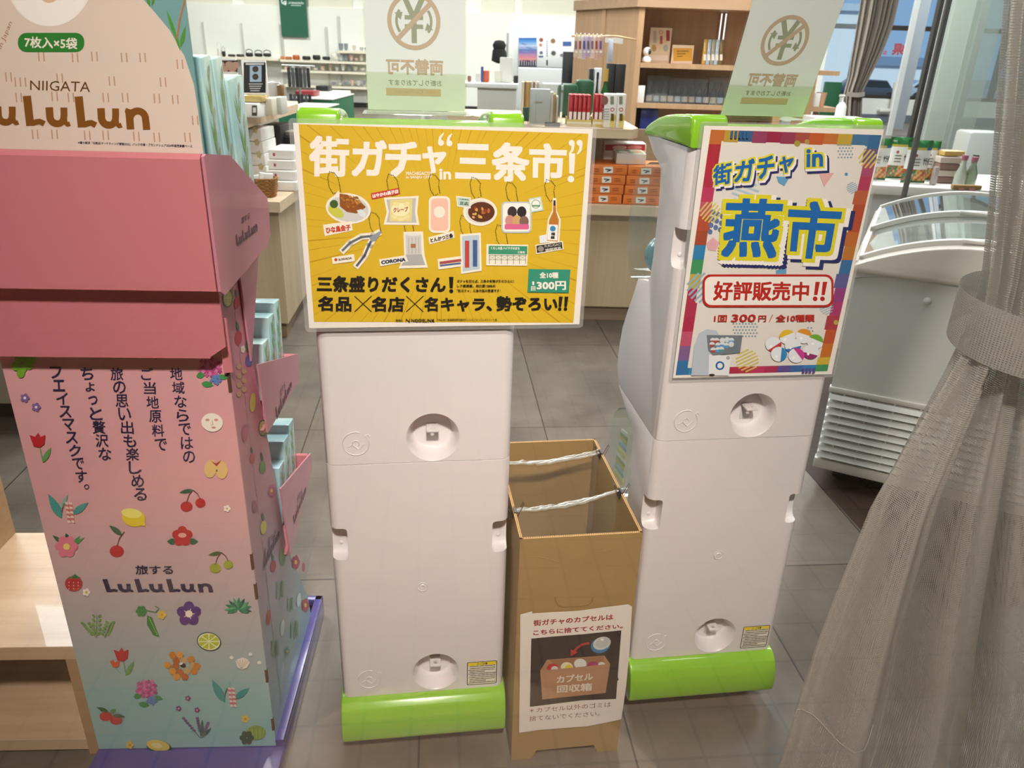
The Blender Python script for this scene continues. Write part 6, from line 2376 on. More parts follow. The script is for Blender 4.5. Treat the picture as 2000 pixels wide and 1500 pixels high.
leaflet('small orange framed notice standing on the fixture shelf', (1312, 88, 1354, 122), FXY + .22, s1 + .001, '#e8cdb8', d2)
for k, (c, lab) in enumerate((('#c9a04a', 'gold'), ('#a8bcd2', 'pale blue'), ('#9aa090', 'grey'), ('#b0c4dc', 'sky blue'), ('#7a6a40', 'olive'))):
    xa = 1373 + k * 8
    o = pbox('brochure', '%s brochure in the row beside the light strips' % lab, 'brochure', (xa, 77, xa + 7, 122), FXY + .2, .02, mat('broch_' + c, c, .35), 'brochures beside the light strips', zb=s1 + .001)
    p = fprint(o)
    p.rect(xa + 1, 106, xa + 6, 118, '#e8e4dc')
    p.rect(xa + 2, 82, xa + 4, 100, ('#e8d8a0', '#e8f0f8', '#c9c4b0', '#e0ecf8', '#b0a060')[k])
    p.build('brochure_print', o)
pbox('photo_card', 'small white card with two dark bottles on the middle fixture shelf', 'card', (1238, 167, 1259, 197), FXY + .02, .006, m_paper, zb=s2 + .001)
# bottles in smoked acrylic covers
for k in range(12):
    px = 1268 + k * 14
    h0 = .17
    p0 = at_y(px, 190, FXY + .10)
    t = thing('small_bottle', 'small dark bottle with a pale label, in the covered row on the fixture', 'bottle', (p0.x, FXY + .12, s2 + .001), 0, 'small bottles in the covered row')
    b = MB()
    b.lathe([(.024, 0), (.026, .01), (.026, .09), (.012, .12), (.011, .165), (0, .165)], 14)
    b.build('bottle_glass', mat('smoked_bottle', '#1b1a1e', .15, coat=.5), t, smooth=60)
    b = MB()
    b.lathe([(.0265, .012), (.0265, .055)], 14, cap=False)
    b.build('bottle_label', mat('blab%d' % (k % 3), ('#d0bfae', '#c4cad0', '#d8ccc0')[k % 3], .6), t, smooth=60)
for k, (xa, xb) in enumerate(((1262, 1304), (1305, 1380), (1382, 1424))):
    a, c = at_y(xa, 190, FXY + .04), at_y(xb, 190, FXY + .04)
    t = thing('acrylic_cover', 'clear cover over the small bottles, %s' % ('at the white-card end', 'the long middle one', 'at the light-strip end')[k], 'display case', (a.x, FXY + .05, s2 + .001), 0, 'clear covers over the small bottles')
    b = MB()
    hz = .205 if k != 1 else .19
    b.box(0, c.x - a.x, 0, .003, 0, hz)
    b.box(0, c.x - a.x, .003, .16, hz - .003, hz)
    b.build('cover', clear('smoked_acrylic', '#f0f3f5', 1.5, 1.6, body=.03), t, smooth=0)
pbox('blue_gift_box', 'deep blue gift box with silver writing on the low fixture shelf', 'box', (1250, 212, 1284, 268), FXY + .04, .25, mat('royal_blue', '#1b2b6e', .3, coat=.3), zb=.621)

# ------------------------------------------------------------------ counter by the stand: white boxes and basket
c1, c2 = at_z(546, 395, .655), at_z(586, 366, .655)
t1, t2 = at_z(470, 233, .985), at_z(582, 203, .985)
dc = thing('corner_counter', 'pale wood two-tier corner counter with white boxes behind the pink stand', 'counter', (0, 0, 0), 0)
def poly_counter(a, c, back, inset):
    d = Vector((c.x - a.x, c.y - a.y)).normalized()
    nrm = Vector((-d.y, d.x))
    return [(-2.8, a.y + .03 + inset), (a.x - inset * .5, a.y + inset), (c.x - inset * .8, c.y + inset * .3), (c.x - .06 - inset, back), (-2.8, back)]
b = MB()
b.prism(poly_counter(c1, c2, 4.7, .05), .52, 'z', .085)
b.build('counter_body', m_front, dc, smooth=0)
b = MB()
b.prism(poly_counter(c1, c2, 4.65, .10), .085, 'z', 0)
b.build('kick_board', m_kick, dc, smooth=0)
b = MB()
b.prism(poly_counter(c1, c2, 4.75, 0), .045, 'z', .610)
b.build('lower_shelf', m_board, dc, smooth=0)
b = MB()
b.prism(poly_counter(t1, t2, 4.6, 0), .042, 'z', .943)
b.build('upper_shelf', m_board, dc, smooth=0)
b = MB()
b.prism([(-2.6, 4.0), (-1.35, 4.0), (-1.35, 4.03), (-2.6, 4.03)], .288, 'z', .655)
b.build('shelf_upright', m_kick, dc, smooth=0)
DL, DU = .656, .986
wl_ = ['bottom', 'second', 'third', 'fourth', 'topmost']
h0 = .0535
for k in range(5):
    xa = 476 + (4 - k) * 1.5
    o = pbox('white_box', '%s white flower-mark box of the tall stack under the upper shelf' % wl_[k], 'box', (xa - 4, 300, xa + 38, 316), 3.62, .20, m_paper, 'tall stack of white boxes')
    o.scale.z = (h0 - .002) / o.dimensions.z
    o.location.z = DL + .001 + k * h0
    p = Print(y0=-.0008)
    p.flower(.025, .5 * o.data.vertices[0].co.z + .035, .012, '#c9b98a')
    p.build('front_print', o)
h1 = .043
for k in range(4):
    o = pbox('flat_white_box', '%s flat white box with a red seal, next to the basket' % ('lowest', 'second lowest', 'second highest', 'highest')[k], 'box', (524, 343, 578, 356), 3.60 + .03 * k, .24, m_paper, 'flat white boxes with red seals')
    hz = o.dimensions.z
    o.scale.z = (h1 - .002) / hz
    o.location.z = DL + .001 + k * h1
    p = Print(y0=-.0008)
    p.ell(-.028, hz * .5, .006, .006, '#b0444a', 0, 14)
    p.build('front_print', o)
pbox('black_gift_box', 'large black gift box under the upper shelf of the corner counter', 'box', (513, 245, 549, 292), 3.98, .2, m_blackbox, 'black gift boxes', zb=DL)
pbox('black_gift_box', 'low black gift box beside the taller one, near the yellow poster', 'box', (554, 268, 584, 292), 4.02, .2, m_blackbox, 'black gift boxes', zb=DL)
o = pbox('tin_box', 'small grey box with a gold disc on top of the low black box', 'box', (548, 258, 574, 267), 4.06, .12, mat('tin_grey', '#8b8578', .4))
o.location.z = DL + (at_y(563, 268, 4.02).z - DL) + .001
# wicker basket of small white packets
bk = at_y(512, 375, 3.42)
t = thing('wicker_basket', 'small brown wicker basket on the corner counter', 'basket', (bk.x, 3.46, DL), .1)
def wick(z0, z1, w0, w1, d0, d1, n=9):
    b = MB()
    for k in range(n):
        f = k / (n - 1)
        w, d, z = w0 + (w1 - w0) * f, d0 + (d1 - d0) * f, z0 + (z1 - z0) * f
        pts = []
        for i in range(33):
            a = 2 * pi * i / 32
            ca, sa = math.cos(a), math.sin(a)
            q = .0025 * (1 if (i + k) % 2 else -1)
            pts.append((math.copysign(abs(ca) ** .45, ca) * (w / 2 + q), math.copysign(abs(sa) ** .45, sa) * (d / 2 + q), z))
        b.tube(pts, .0042, 6)
    return b
wick(.005, .078, .085, .105, .07, .09, 10).build('woven_wall', mat('wicker', '#9a6a34', .7), t)
b = MB()
b.box(-.04, .04, -.032, .032, .001, .006)
b.build('basket_floor', mat('wicker', '#9a6a34', .7), t, smooth=0)
for k, (dx, dy, r) in enumerate(((-.024, -.01, .2), (.0, .008, -.25), (.022, -.008, .3), (-.006, -.02, .7))):
    b = MB()
    b.box(-.017, .017, -.010, .010, 0, .07, bev=.003)
    o = b.build('small_packet', m_paper, None, smooth=40, loc=(bk.x + dx, 3.46 + dy, DL + .022 + .004 * k), rotz=r)
    o.rotation_euler = (0, .12 * (k - 1.5), r)
    tag(o, 'small white packet standing in the wicker basket', 'packet', 'white packets in the basket')
# upper shelf: boxes, wrapped packets and standing pictures
o = pbox('long_white_box', 'long white box with a dark labelled end on the corner counter', 'box', (456, 202, 503, 228), 3.47, .14, m_paper, zb=DU)
o = pbox('dark_end_label', None, None, (497, 205, 517, 226), 3.50, .10, mat('dark_label', '#4a4238', .5), zb=DU) if False else o
p = fprint(o)
p.rect(492, 206, 502, 226, '#4a4238')
p.rect(494, 210, 500, 220, '#e6e2da')
p.build('end_print', o)
pbox('cream_box', 'cream box between the long white box and the grey one', 'box', (505, 192, 531, 218), 3.58, .12, mat('cream_card', '#d8cfbc', .5), zb=DU)
pbox('grey_box', 'pale grey box at the tip of the corner counter', 'box', (532, 190, 549, 213), 3.66, .10, mat('pale_grey_card', '#c9c6be', .5), zb=DU)
o = pbox('wrapped_packet', 'gold and clear wrapped packet on the white box', 'packet', (468, 190, 512, 203), 3.52, .10, mat('gold_wrap', '#c4a968', .25, coat=.5), bev=.01)
o.location.z = at_y(480, 202, 3.47).z + .002
def pic(label, rect, y, zb, draw, c='#e9e7e2'):
    o = pbox('picture_stand', label, 'sign', rect, y, .012, mat('pic_' + c, c, .4), 'picture stands on the corner counter', zb=zb, bev=.001)
    p = fprint(o)
    draw(p)
    p.build('picture_print', o)
def e1(p):
    p.rect(476, 122, 519, 181, '#131519')
    p.rect(488, 128, 511, 160, '#9fb6cc')
    for yy in (135, 150):
        p.ell(499, yy, 6, 6, '#2a211e', 0, 20)
        p.ell(499, yy, 4, 3.6, '#4a352c', 0, 16)
    for q in range(4):
        p.rect(486 + q, 163 + q * 4.4, 513 - q * 2, 165 + q * 4.4, '#b9bcc2')
    p.rect(480, 123.5, 516, 126.5, '#d8dade')
pic('black and blue picture board of two dark jars on the corner counter', (474, 118, 521, 182), 3.78, DU, e1)
def e2(p):
    p.rect(424, 118, 464, 142, '#2e2622')
    for (x, y) in ((431, 126), (448, 126), (460, 127), (438, 135), (454, 134)):
        p.ell(x, y, 8, 6.5, '#b79484', 0, 16)
    p.rect(426, 140, 462, 142, '#e4dfd8')
    p.rect(430, 168, 444, 206, '#26282a')
pic('white board with a photo of pale round eggs behind the mint packs', (420, 114, 466, 230), 3.70, DU, e2)
pbox('clear_bag_packet', 'clear bag of silver sweets leaning behind the grey box', 'packet', (522, 160, 548, 192), 3.86, .05, mat('silver_wrap', '#b5b2b0', .25, coat=.6), zb=DU, bev=.012)
pbox('brown_bag_packet', 'brown and clear bag standing at the tip of the corner counter', 'packet', (541, 166, 553, 205), 3.80, .05, mat('brown_wrap', '#7a5a38', .25, coat=.5), zb=DU, bev=.012)
pbox('white_bag_packet', 'white paper bag at the tip of the corner counter', 'packet', (555, 172, 568, 200), 3.74, .04, m_paper, zb=DU - .02 + .02, bev=.008) if False else None

# ------------------------------------------------------------------ green-clothed tables and goods in the middle of the hall
def cloth_table(label, rect_top, y0, y1, h_):
    xa, xb = rect_top
    a, c = at_y(xa, 190, y0).x, at_y(xb, 190, y0).x
    t = thing('cloth_table', label, 'table', ((a + c) / 2, (y0 + y1) / 2, 0), .0, 'green-clothed tables')
    w, d = (c - a) / 2, (y1 - y0) / 2
    b = MB()
    b.box(-w, w, -d, d, 0, h_ - .012, bev=.01)
    b.build('green_skirt', m_greenc, t)
    b = MB()
    b.box(-w - .01, w + .01, -d - .01, d + .01, h_ - .012, h_, bev=.003)
    b.build('white_top', m_paper, t)
    return (a + c) / 2
cloth_table('nearer green-clothed table with a white top, behind the poster machine cap', (540, 614), 7.8, 8.8, .70)
cloth_table('farther green-clothed table with a red tray, in front of the white shelving', (570, 648), 9.2, 10.4, .72)
o = pbox('red_tray', 'flat red and black tray on the farther green-clothed table', 'tray', (576, 178, 612, 184), 9.5, .3, mat('red_lacquer', '#8f1f2a', .4), zb=.722)
o = pbox('black_basket', 'black basket on the white bench by the far shelves', 'basket', (617, 168, 640, 178), 13.2, .3, m_blackbox, zb=None)
zb_ = o.location.z
b = MB()
a, c = at_y(640, 190, 13.0), at_y(668, 190, 13.0)
b.box(0, at_y(668, 190, 13).x - at_y(596, 190, 13).x, 0, .8, 0, zb_ - .002, bev=.01)
tag(b.build('white_bench', m_paper, None, loc=(at_y(596, 190, 13).x, 12.9, 0)), 'white bench carrying the black basket near the far shelves', 'bench')
# rack of dark socks
rk = at_y(580, 160, 8.9)
t = thing('sock_rack', 'wire rack hung with dark grey socks behind the green tables', 'rack', (rk.x, 9.0, 0), 0)
b = MB()
zt = at_y(580, 128, 9.0).z
b.cyl((0, 0, 0), (0, 0, zt), .012, 10)
b.cyl((-.18, 0, zt), (.18, 0, zt), .008, 8)
b.cyl((-.2, 0, .012), (.2, 0, .012), .012, 8)
b.build('rack_frame', mat('rack_wire', '#a8a8a8', .3, metal=.8), t)
for k in range(6):
    for j in range(2):
        b = MB()
        x = -.105 + k * .042
        z = zt - .02 - j * .27
        b.box(x - .018, x + .018, -.02, -.006, z - .20, z, bev=.006)
        b.build('sock_pair', mat('sock%d' % (k % 3), ('#3a3a3c', '#55565a', '#2c2c30')[k % 3], .9), t)
# ------------------------------------------------------------------ white shelving along the back wall, with pots
SY = BACKY - .32
def wshelf(label, px0, px1, rows, y=SY):
    a, c = at_y(px0, 130, y).x, at_y(px1, 130, y).x
    t = thing('wall_shelving', label, 'shelf', (a, y, 0), 0, 'white wall shelving')
    for r in rows:
        z = at_y((px0 + px1) / 2, r, y).z
        b = MB()
        b.box(0, c - a, 0, .30, z - .045, z)
        b.build('shelf_board', mat('cream_shelf', '#ece6d4', .5), t, smooth=0)
    ztp = at_y(px0, rows[0] - 70, y).z
    n_ = max(2, int((px1 - px0) / 62) + 1)
    for k in range(n_):
        x = (c - a) * k / (n_ - 1)
        b = MB()
        b.box(x - .02, x + .02, .29, .315, 0, ztp)
        b.build('shelf_post', mat('post_grey', '#c9c9c4', .4), t, smooth=0)
    return t
wshelf('long white wall shelf carrying dark kettles and pots', 395, 545, (112,))
wshelf('three-tier white wall shelving under the green banner, toward the poster machine', 548, 722, (119, 139, 168))
wshelf('short high white wall shelf of pale dishes beside the no-exchange card', 660, 722, (100,))
def pot(label, px, base, y, r, h_, c, kind, group):
    p0 = at_y(px, base, y)
    t = thing('pot', label, 'pot', (p0.x, y + .12, p0.z + .002), 0, group)
    b = MB()
    b.lathe([(r * .7, 0), (r, h_ * .25), (r, h_ * .7), (r * .85, h_), (0, h_ * 1.02)], 14)
    b.build('pot_body', mat('pot_' + c, c, .4), t, smooth=60)
    if kind:
        b = MB()
        b.tube([(-r * .9, 0, h_), (-r * .8, 0, h_ * 1.6), (0, 0, h_ * 1.9), (r * .8, 0, h_ * 1.6), (r * .9, 0, h_)], r * .1, 6)
        b.build('pot_handle', mat('pot_' + c, c, .4), t)
    return t
G1 = 'pots on the long wall shelf'
for k, (px, r, h_, c, kd, lab) in enumerate(((426, .13, .16, '#dcdcd8', 1, 'white and black kettle first on the long wall shelf'), (434, .10, .11, '#1e1e1e', 1, 'black kettle next to the white one on the long wall shelf'), (449, .11, .05, '#26262a', 0, 'flat black pan beside the small gold jar'), (466, .12, .05, '#26262a', 0, 'flat black pan near the first wall-shelf bracket'), (484, .11, .08, '#1c1c1e', 1, 'black kettle above the jar picture board'), (502, .12, .07, '#1e1c1c', 1, 'black handled pot in the middle of the long wall shelf'), (519, .12, .07, '#202022', 1, 'black handled pot at the end of the long wall shelf'))):
    pot(lab, px, 111, SY, r * (.38 if k < 2 else .72), h_, c, kd, G1)
for k, (px, r, h_, c, lab) in enumerate(((549, .06, .08, '#c07a3a', 'small amber pot, first under the green banner'), (561, .10, .07, '#b8642a', 'copper pot, second under the green banner'), (576, .11, .10, '#b45a24', 'larger copper pot under the green banner'), (596, .13, .08, '#222224', 'black shallow pot just past the green banner'), (616, .12, .10, '#1e1e20', 'black deep pot on the upper tier'), (635, .12, .07, '#222226', 'black wide pan on the upper tier'), (652, .12, .14, '#e6e4de', 'round white globe jar on the upper tier'))):
    pot(lab, px, 117.5, SY, r * .72, h_, c, 0, 'pots under the green banner')
dish = []
rg = random.Random(11)
for row, (base, xs_) in enumerate(((99, (664, 674, 690, 704, 714)), (118.5, (664, 674, 684, 694, 704, 714)), (138, (556, 570, 585, 600, 614, 628, 643, 656, 668, 680, 692, 706)), (167, (650, 662, 674, 686, 698, 710)))):
    for px in xs_:
        c = rg.choice(('#e2e0dc', '#cfcbc4', '#b9a898', '#8a8f98', '#d8b8a8', '#a04a44' if row == 2 and px > 670 else '#c4c8cc'))
        nm = {'#e2e0dc': 'white', '#cfcbc4': 'pale grey', '#b9a898': 'tan', '#8a8f98': 'slate', '#d8b8a8': 'pink', '#a04a44': 'red', '#c4c8cc': 'silver'}[c]
        p0 = at_y(px, base, SY)
        r = rg.uniform(.040, .054)
        b = MB()
        hh_ = rg.uniform(.05, .16)
        b.lathe([(r * .5, 0), (r * .9, hh_ * .4), (r, hh_), (r * .92, hh_), (r * .8, hh_ * .5), (0, hh_ * .3)], 12)
        o = b.build('dish', mat('dish_' + c, c, .3), None, smooth=60, loc=(p0.x, SY + .12, p0.z + .002))
        tag(o, '%s bowl among the tableware on the white wall shelving, tier %s' % (nm, ('above the others', 'with the black pots', 'below the black pots', 'nearest the floor')[row]), 'bowl', 'tableware on the wall shelving: %s %d' % (nm, row))
# green banner
p0, p1 = at_y(548, 0, BACKY - .05), at_y(600, 72, BACKY - .05)
t = thing('green_banner', 'dark green hanging banner with a white emblem on the back wall', 'banner', (at_y(574, 40, BACKY - .06).x, BACKY - .06, at_y(574, 72, BACKY).z), 0)
W = (at_y(600, 40, BACKY).x - at_y(548, 40, BACKY).x) / 2
b = MB()
b.box(-W, W, 0, .012, 0, 1.6)
b.build('banner_cloth', mat('banner_green', '#1f5f49', .7), t, smooth=0)
p = Print(y0=-.001)
zz_ = at_y(574, 6, BACKY).z - at_y(574, 72, BACKY).z
p.ring(-.19, zz_ + .02, .035, .055, '#dfe8e2', n=20, a0=100, a1=380)
p.ring(-.17, zz_ - .01, .02, .04, '#dfe8e2', n=20, a0=-100, a1=180)
p.tbox('TSUBAMESANJO', -.10, zz_ - .02, .24, zz_ + .03, '#dfe8e2', bold=.02)
p.rect(-.04, zz_ - .055, .18, zz_ - .04, '#b9cfc4')
p.build('banner_print', t)

# ------------------------------------------------------------------ white partitions, posters and the white desk in the centre
PY_ = 11.5
a, c, d = at_y(1012, 100, PY_), at_y(1158, 100, PY_), at_y(1085, 32, PY_)
t = thing('white_partition', 'pale grey partition wall carrying the sunset poster', 'partition', (a.x, PY_, 0), .03)
b = MB()
b.box(0, c.x - a.x + .8, 0, .08, 0, d.z)
b.build('partition_panel', mat('partition_grey', '#d3d9dc', .6), t, smooth=0)
e = at_y(985, 100, PY_ + .3)
t = thing('curved_partition', 'white rounded end panel beside the pale grey partition', 'partition', (e.x, PY_ + .3, 0), 0)
b = MB()
w = at_y(1012, 100, PY_ + .3).x - e.x
b.prism([(0, 0), (w, 0), (w, d.z), (w * .75, d.z), (w * .3, d.z - .12), (.05, d.z - .3), (0, d.z - .5)], .08, 'y', 0)
b.build('partition_panel', mat('partition_white', '#e6eae8', .6), t, smooth=0)
def sunset(p):
    cols = ['#2f66b8', '#4a86cc', '#7fa6d4', '#a9b8d8', '#8fa0c8', '#5f6fa8', '#7a6aa6', '#a87aa0', '#c77a92', '#cf8a86', '#7a4a66', '#3a3550', '#23253a']
    for i, c in enumerate(cols):
        y0 = 74 + i * 4.35
        p.rect(1013, y0, 1048, y0 + 4.4, c)
    for (x, y, w_) in ((1016, 84, 14), (1026, 92, 18), (1018, 99, 20)):
        p.leaf(x, y, x + w_, y + 4, 1.4, '#6a7fb4')
    for i in range(22):
        p.rect(1014 + i * 1.5, 117 + (i * 7 % 5), 1015 + i * 1.5, 128, '#15172a' if i % 3 else '#c9cbd4')
o = pbox('sunset_poster', 'blue and pink sunset photograph poster on the pale grey partition', 'poster', (1013, 74, 1048, 131), PY_ - .03, .012, mat('poster_back', '#dadada', .5))
p = fprint(o)
sunset(p)
p.build('poster_print', o)
def mag(p):
    rg2 = random.Random(4)
    for (x, y, r, c) in ((1057, 78, 5, '#8a4a3a'), (1056, 88, 4, '#b0807a'), (1080, 80, 6, '#8a6a4a'), (1057, 103, 4, '#5a5a7a'), (1081, 104, 6, '#4a4a4a'), (1097, 108, 4, '#6a6a70')):
        p.ell(x, y, r, r, '#c9c4bc', 0, 14)
        p.ell(x, y, r * .75, r * .75, c, 0, 14)
    for i in range(8):
        p.rect(1067, 80 + i * 4, 1070, 82 + i * 4, ('#5a7ab0', '#b05a5a', '#5a90b8')[i % 3])
    p.rect(1099, 81, 1116, 90, '#3a5a9a')
    p.rect(1067, 117, 1070, 128, '#2a2a2a')
    p.rect(1052, 109, 1061, 112, '#3a4a7a')
o = pbox('food_poster', 'white poster with small round dishes next to the sunset poster', 'poster', (1049, 74, 1120, 132), PY_ - .03, .012, mat('poster_white', '#dfe2e4', .5))
p = fprint(o)
mag(p)
p.build('poster_print', o)
# white desk
DKY = 9.4
zt = at_y(960, 163, DKY).z
a, c = at_y(906, 170, DKY), at_y(1012, 170, DKY)
t = thing('white_desk', 'white reception desk behind the no-exchange card', 'desk', (a.x, DKY, 0), 0)
b = MB()
b.box(-.55, c.x - a.x, 0, .7, zt - .05, zt, bev=.008)
b.build('desk_top', mat('desk_white', '#e4e4de', .4), t)
u = at_y(932, 190, DKY).x - a.x
b = MB()
b.box(u, c.x - a.x - .02, .04, .66, 0, zt - .05)
b.build('desk_body', mat('desk_beige', '#c9c6ba', .5), t, smooth=0)
b = MB()
b.box(-.5, -.46, .05, .6, 0, zt - .05)
b.build('desk_leg', mat('desk_white', '#e4e4de', .4), t, smooth=0)
for i, (r, c_, lab, dp) in enumerate((((913, 148, 920, 162), '#8a5a44', 'brown card leaning on the white desk', .02), ((929, 143, 937, 162), '#cfc8c4', 'white leaflet holder on the white desk', .08), ((939, 130, 944, 162), '#3a4a8a', 'dark blue leaflet standing on the white desk', .03), ((943, 138, 955, 161), '#c85a3a', 'orange-red box standing on the white desk', .1), ((966, 138, 978, 162), '#d8d4c4', 'cream box with a dark bow on the white desk', .1), ((976, 112, 1001, 162), '#dcdad4', 'pale monitor back on the white desk', .05), ((1003, 148, 1012, 162), '#17181c', 'black cash tray on the white desk', .2))):
    pbox(('leaning_card', 'leaflet_holder', 'blue_leaflet', 'orange_box', 'bow_box', 'monitor', 'cash_tray')[i], lab, ('card', 'holder', 'leaflet', 'box', 'box', 'monitor', 'tray')[i], r, DKY + .2 + .02 * i, dp, mat('desk_' + c_, c_, .5), None, zb=zt + .001, bev=.006)
# black jacket on a stand
j = at_y(978, 110, PY_ - .5)
t = thing('coat_stand', 'thin stand with a black jacket and cap hanging beside the curved partition', 'coat stand', (j.x, PY_ - .5, 0), 0)
b = MB()
zj = at_y(982, 64, PY_ - .5).z
b.cyl((.09, 0, 0), (.09, 0, zj), .018, 10)
b.cyl((-.04, 0, .02), (.2, 0, .02), .015, 8)
b.cyl((.09, -.19, .02), (.09, .19, .02), .015, 8)
b.build('stand_pole', mat('stand_grey', '#b9b9b4', .4), t)
b = MB()
z2 = at_y(978, 124, PY_ - .5).z
z3 = at_y(978, 80, PY_ - .5).z
b.lathe([(.02, z2), (.10, z2 + .03), (.09, z2 + .15), (.05, z2 + .22), (.07, z3 - .12), (.09, z3 - .05), (.06, z3), (0, z3 + .01)], 14, Matrix.Translation((-.02, -.03, 0)) @ Matrix.Scale(.6, 4, (0, 1, 0)))
b.build('black_jacket', mat('black_cloth', '#121316', .9), t, smooth=60)
# black tall display and small stuff between the partition and the fixture
pbox('black_display', 'tall black display panel in front of the pale grey partition', 'display', (1099, 101, 1120, 165), 8.6, .12, m_blackbox, zb=0.0)
pbox('black_shelf_unit', 'low black unit with a white card, beside the tall black display', 'cabinet', (1120, 117, 1150, 165), 8.3, .2, mat('black_green', '#10191a', .5), zb=0.0)
o = pbox('white_card_sign', 'white card standing in front of the low black unit', 'sign', (1124, 132, 1140, 165), 8.0, .02, m_paper, zb=None)
b = MB()
b.box(0, .5, 0, .3, 0, o.location.z - .002)
tag(b.build('plinth', m_paper, None, smooth=0, loc=(o.location.x - .35, 7.95, 0)), 'white plinth under the white card sign', 'plinth')
o = pbox('brochure_box', 'orange and white brochure box on the white plinth', 'box', (1098, 144, 1112, 160), 8.05, .1, mat('brochure_orange', '#c9694a', .5)) if False else None
# white low table items on the partition foot: papers
pbox('counter_ledge', 'white ledge below the posters on the partition', 'shelf', (1012, 134, 1100, 165), 10.6, .5, mat('ledge_white', '#d9dcdc', .5), zb=0.0)
pbox('orange_packet', 'orange-red packet standing on the white ledge', 'packet', (1058, 141, 1072, 158), 10.2, .08, mat('packet_red', '#c05038', .5), zb=None) if False else None

# ------------------------------------------------------------------ snack table behind the freezer
SNY = 4.35
zsn = at_y(1760, 362, SNY).z
a, c = at_y(1690, 370, SNY).x, at_y(2060, 370, SNY).x
t = thing('snack_table', 'white table of snack bags behind the chest freezer', 'table', (a - .1, SNY, 0), -.12)
b = MB()
b.box(0, c - a + .1, 0, .7, zsn - .05, zsn, bev=.004)
b.build('table_top', m_paper, t)
b = MB()
b.box(.03, c - a + .07, .04, .66, 0.0, zsn - .05)
b.build('table_skirt', mat('skirt_grey', '#d5d6d6', .6), t, smooth=0)
def bag(label, px, top, wpx, y, rz=0.0):
    p0 = at_y(px, 355, y)
    h_ = at_y(px, top, y).z - zsn - .004
    w_ = (at_y(px + wpx, 320, y).x - at_y(px, 320, y).x)
    t = thing('snack_bag', label, 'snack bag', (p0.x + w_ / 2, y, zsn + .003), rz, 'rice-cracker bags on the snack table')
    b = MB()
    def f(side):
        def fn(u, v):
            bul = .035 * (math.sin(pi * min(1, max(0, v))) ** .6) * (math.sin(pi * u) ** .7)
            return Vector(((u - .5) * w_ * (1 - .04 * math.sin(pi * v)), side * bul + .004 * math.sin(14 * u) * (v > .9), v * h_))
        return fn
    b.color('#2f7a3a')
    for s in (-1, 1):
        b.grid(f(s), 14, 18)
    for fc in b.bm.faces:
        zc = fc.calc_center_median().z / h_
        xc = fc.calc_center_median().x / w_
        if zc > .86:
            col = '#1f6a34'
        elif zc > .76:
            col = '#b9a53a' if xc < .2 else '#2a56a8'
        elif zc > .36:
            col = '#e6e6e2'
        elif zc > .32:
            col = '#2f8a44'
        elif zc > .06:
            rnd = math.sin(xc * 40 + zc * 60) + math.sin(xc * 23 - zc * 35)
            col = '#2a7a50' if xc < -.1 and rnd > 0 else ('#c9a04a' if rnd > -.2 else '#b0502f')
        else:
            col = '#1f6a34'
        for l in fc.loops:
            l[b.cl] = (*lin(col), 1)
    o = b.build('bag_film', ink('bag_ink', .28, .5), t, smooth=60)
    p = Print(y0=-.037)
    p.text('サラダホープ' if False else 'サラダ', [(w_ * .10, h_ * .62), (w_ * .34, h_ * .62), (w_ * .34, h_ * .44), (w_ * .10, h_ * .44)], '#22221f', bold=.04)
    p.ell(-w_ * .22, h_ * .66, w_ * .06, w_ * .06, '#b8453a', 0, 14)
    for k in range(3):
        p.rect(-w_ * .30, h_ * (.42 + .07 * k), -w_ * .02, h_ * (.445 + .07 * k), '#6a6a66')
    p.build('bag_print', o)
for args in (('green and white rice-cracker bag half hidden by the poster machine', 1684, 268, 44, SNY + .16, .0), ('green and white rice-cracker bag second from the poster machine', 1722, 266, 46, SNY + .24, .0), ('front rice-cracker bag with gold band in front of the others', 1757, 272, 50, SNY + .09, .06), ('rice-cracker bag right behind the grey pole', 1790, 274, 32, SNY + .22, .0)):
    bag(*args)
for k in range(4):
    o = pbox('sweet_packet', '%s packet of the striped brown sweets stack' % ('bottom', 'second', 'third', 'top')[k], 'packet', (1832 - k, 342, 1868 + k, 351), SNY + .12, .12, mat('stripe%d' % (k % 2), ('#8a6a62', '#c9b9ac')[k % 2], .4), 'brown sweets stack', bev=.006)
    hz = o.dimensions.z
    o.scale.z = .034 / hz
    o.location.z = zsn + .003 + k * .036
o = pbox('gold_packet', 'gold and red packet lying on the brown sweets stack', 'packet', (1840, 316, 1880, 326), SNY + .13, .1, mat('gold_red', '#c9a45a', .3, coat=.4), bev=.008)
o.location.z = zsn + .003 + 4 * .036 + .002
pbox('small_bag', 'small pale bag between the pole and the brown sweets', 'packet', (1823, 326, 1833, 362), SNY + .04, .03, mat('pale_bag', '#b0a6a0', .4), zb=zsn + .002, bev=.01)
SB = 'drink bottles on the snack table'
for lab, px, top, col, cp in (('clear drink bottle with a pink cap behind the carton carrier', 1889, 306, '#a9b0a2', '#a05a70'), ('second clear drink bottle with a pink cap, over the carton carrier', 1909, 310, '#8f9c84', '#a05a70'), ('green drink bottle beside the sheer curtain', 1922, 308, '#2f6a34', '#4a5a4a')):
    p0 = at_y(px, 340, SNY - .02)
    h_ = at_y(px, top, SNY - .02).z - zsn
    t = thing('drink_bottle', lab, 'bottle', (p0.x, SNY + (.04 if px != 1922 else .10), zsn + .002), 0, SB)
    b = MB()
    b.lathe([(.030, 0), (.032, .01), (.032, h_ * .35), (.014, h_ * .68), (.013, h_ * .88), (0, h_ * .88)], 18)
    b.build('bottle_glass', mat('dg_' + col, col, .12, coat=.6), t, smooth=60)
    b = MB()
    b.lathe([(.016, h_ * .84), (.017, h_), (0, h_)], 14)
    b.build('bottle_cap', mat('dc_' + cp, cp, .4), t, smooth=60)
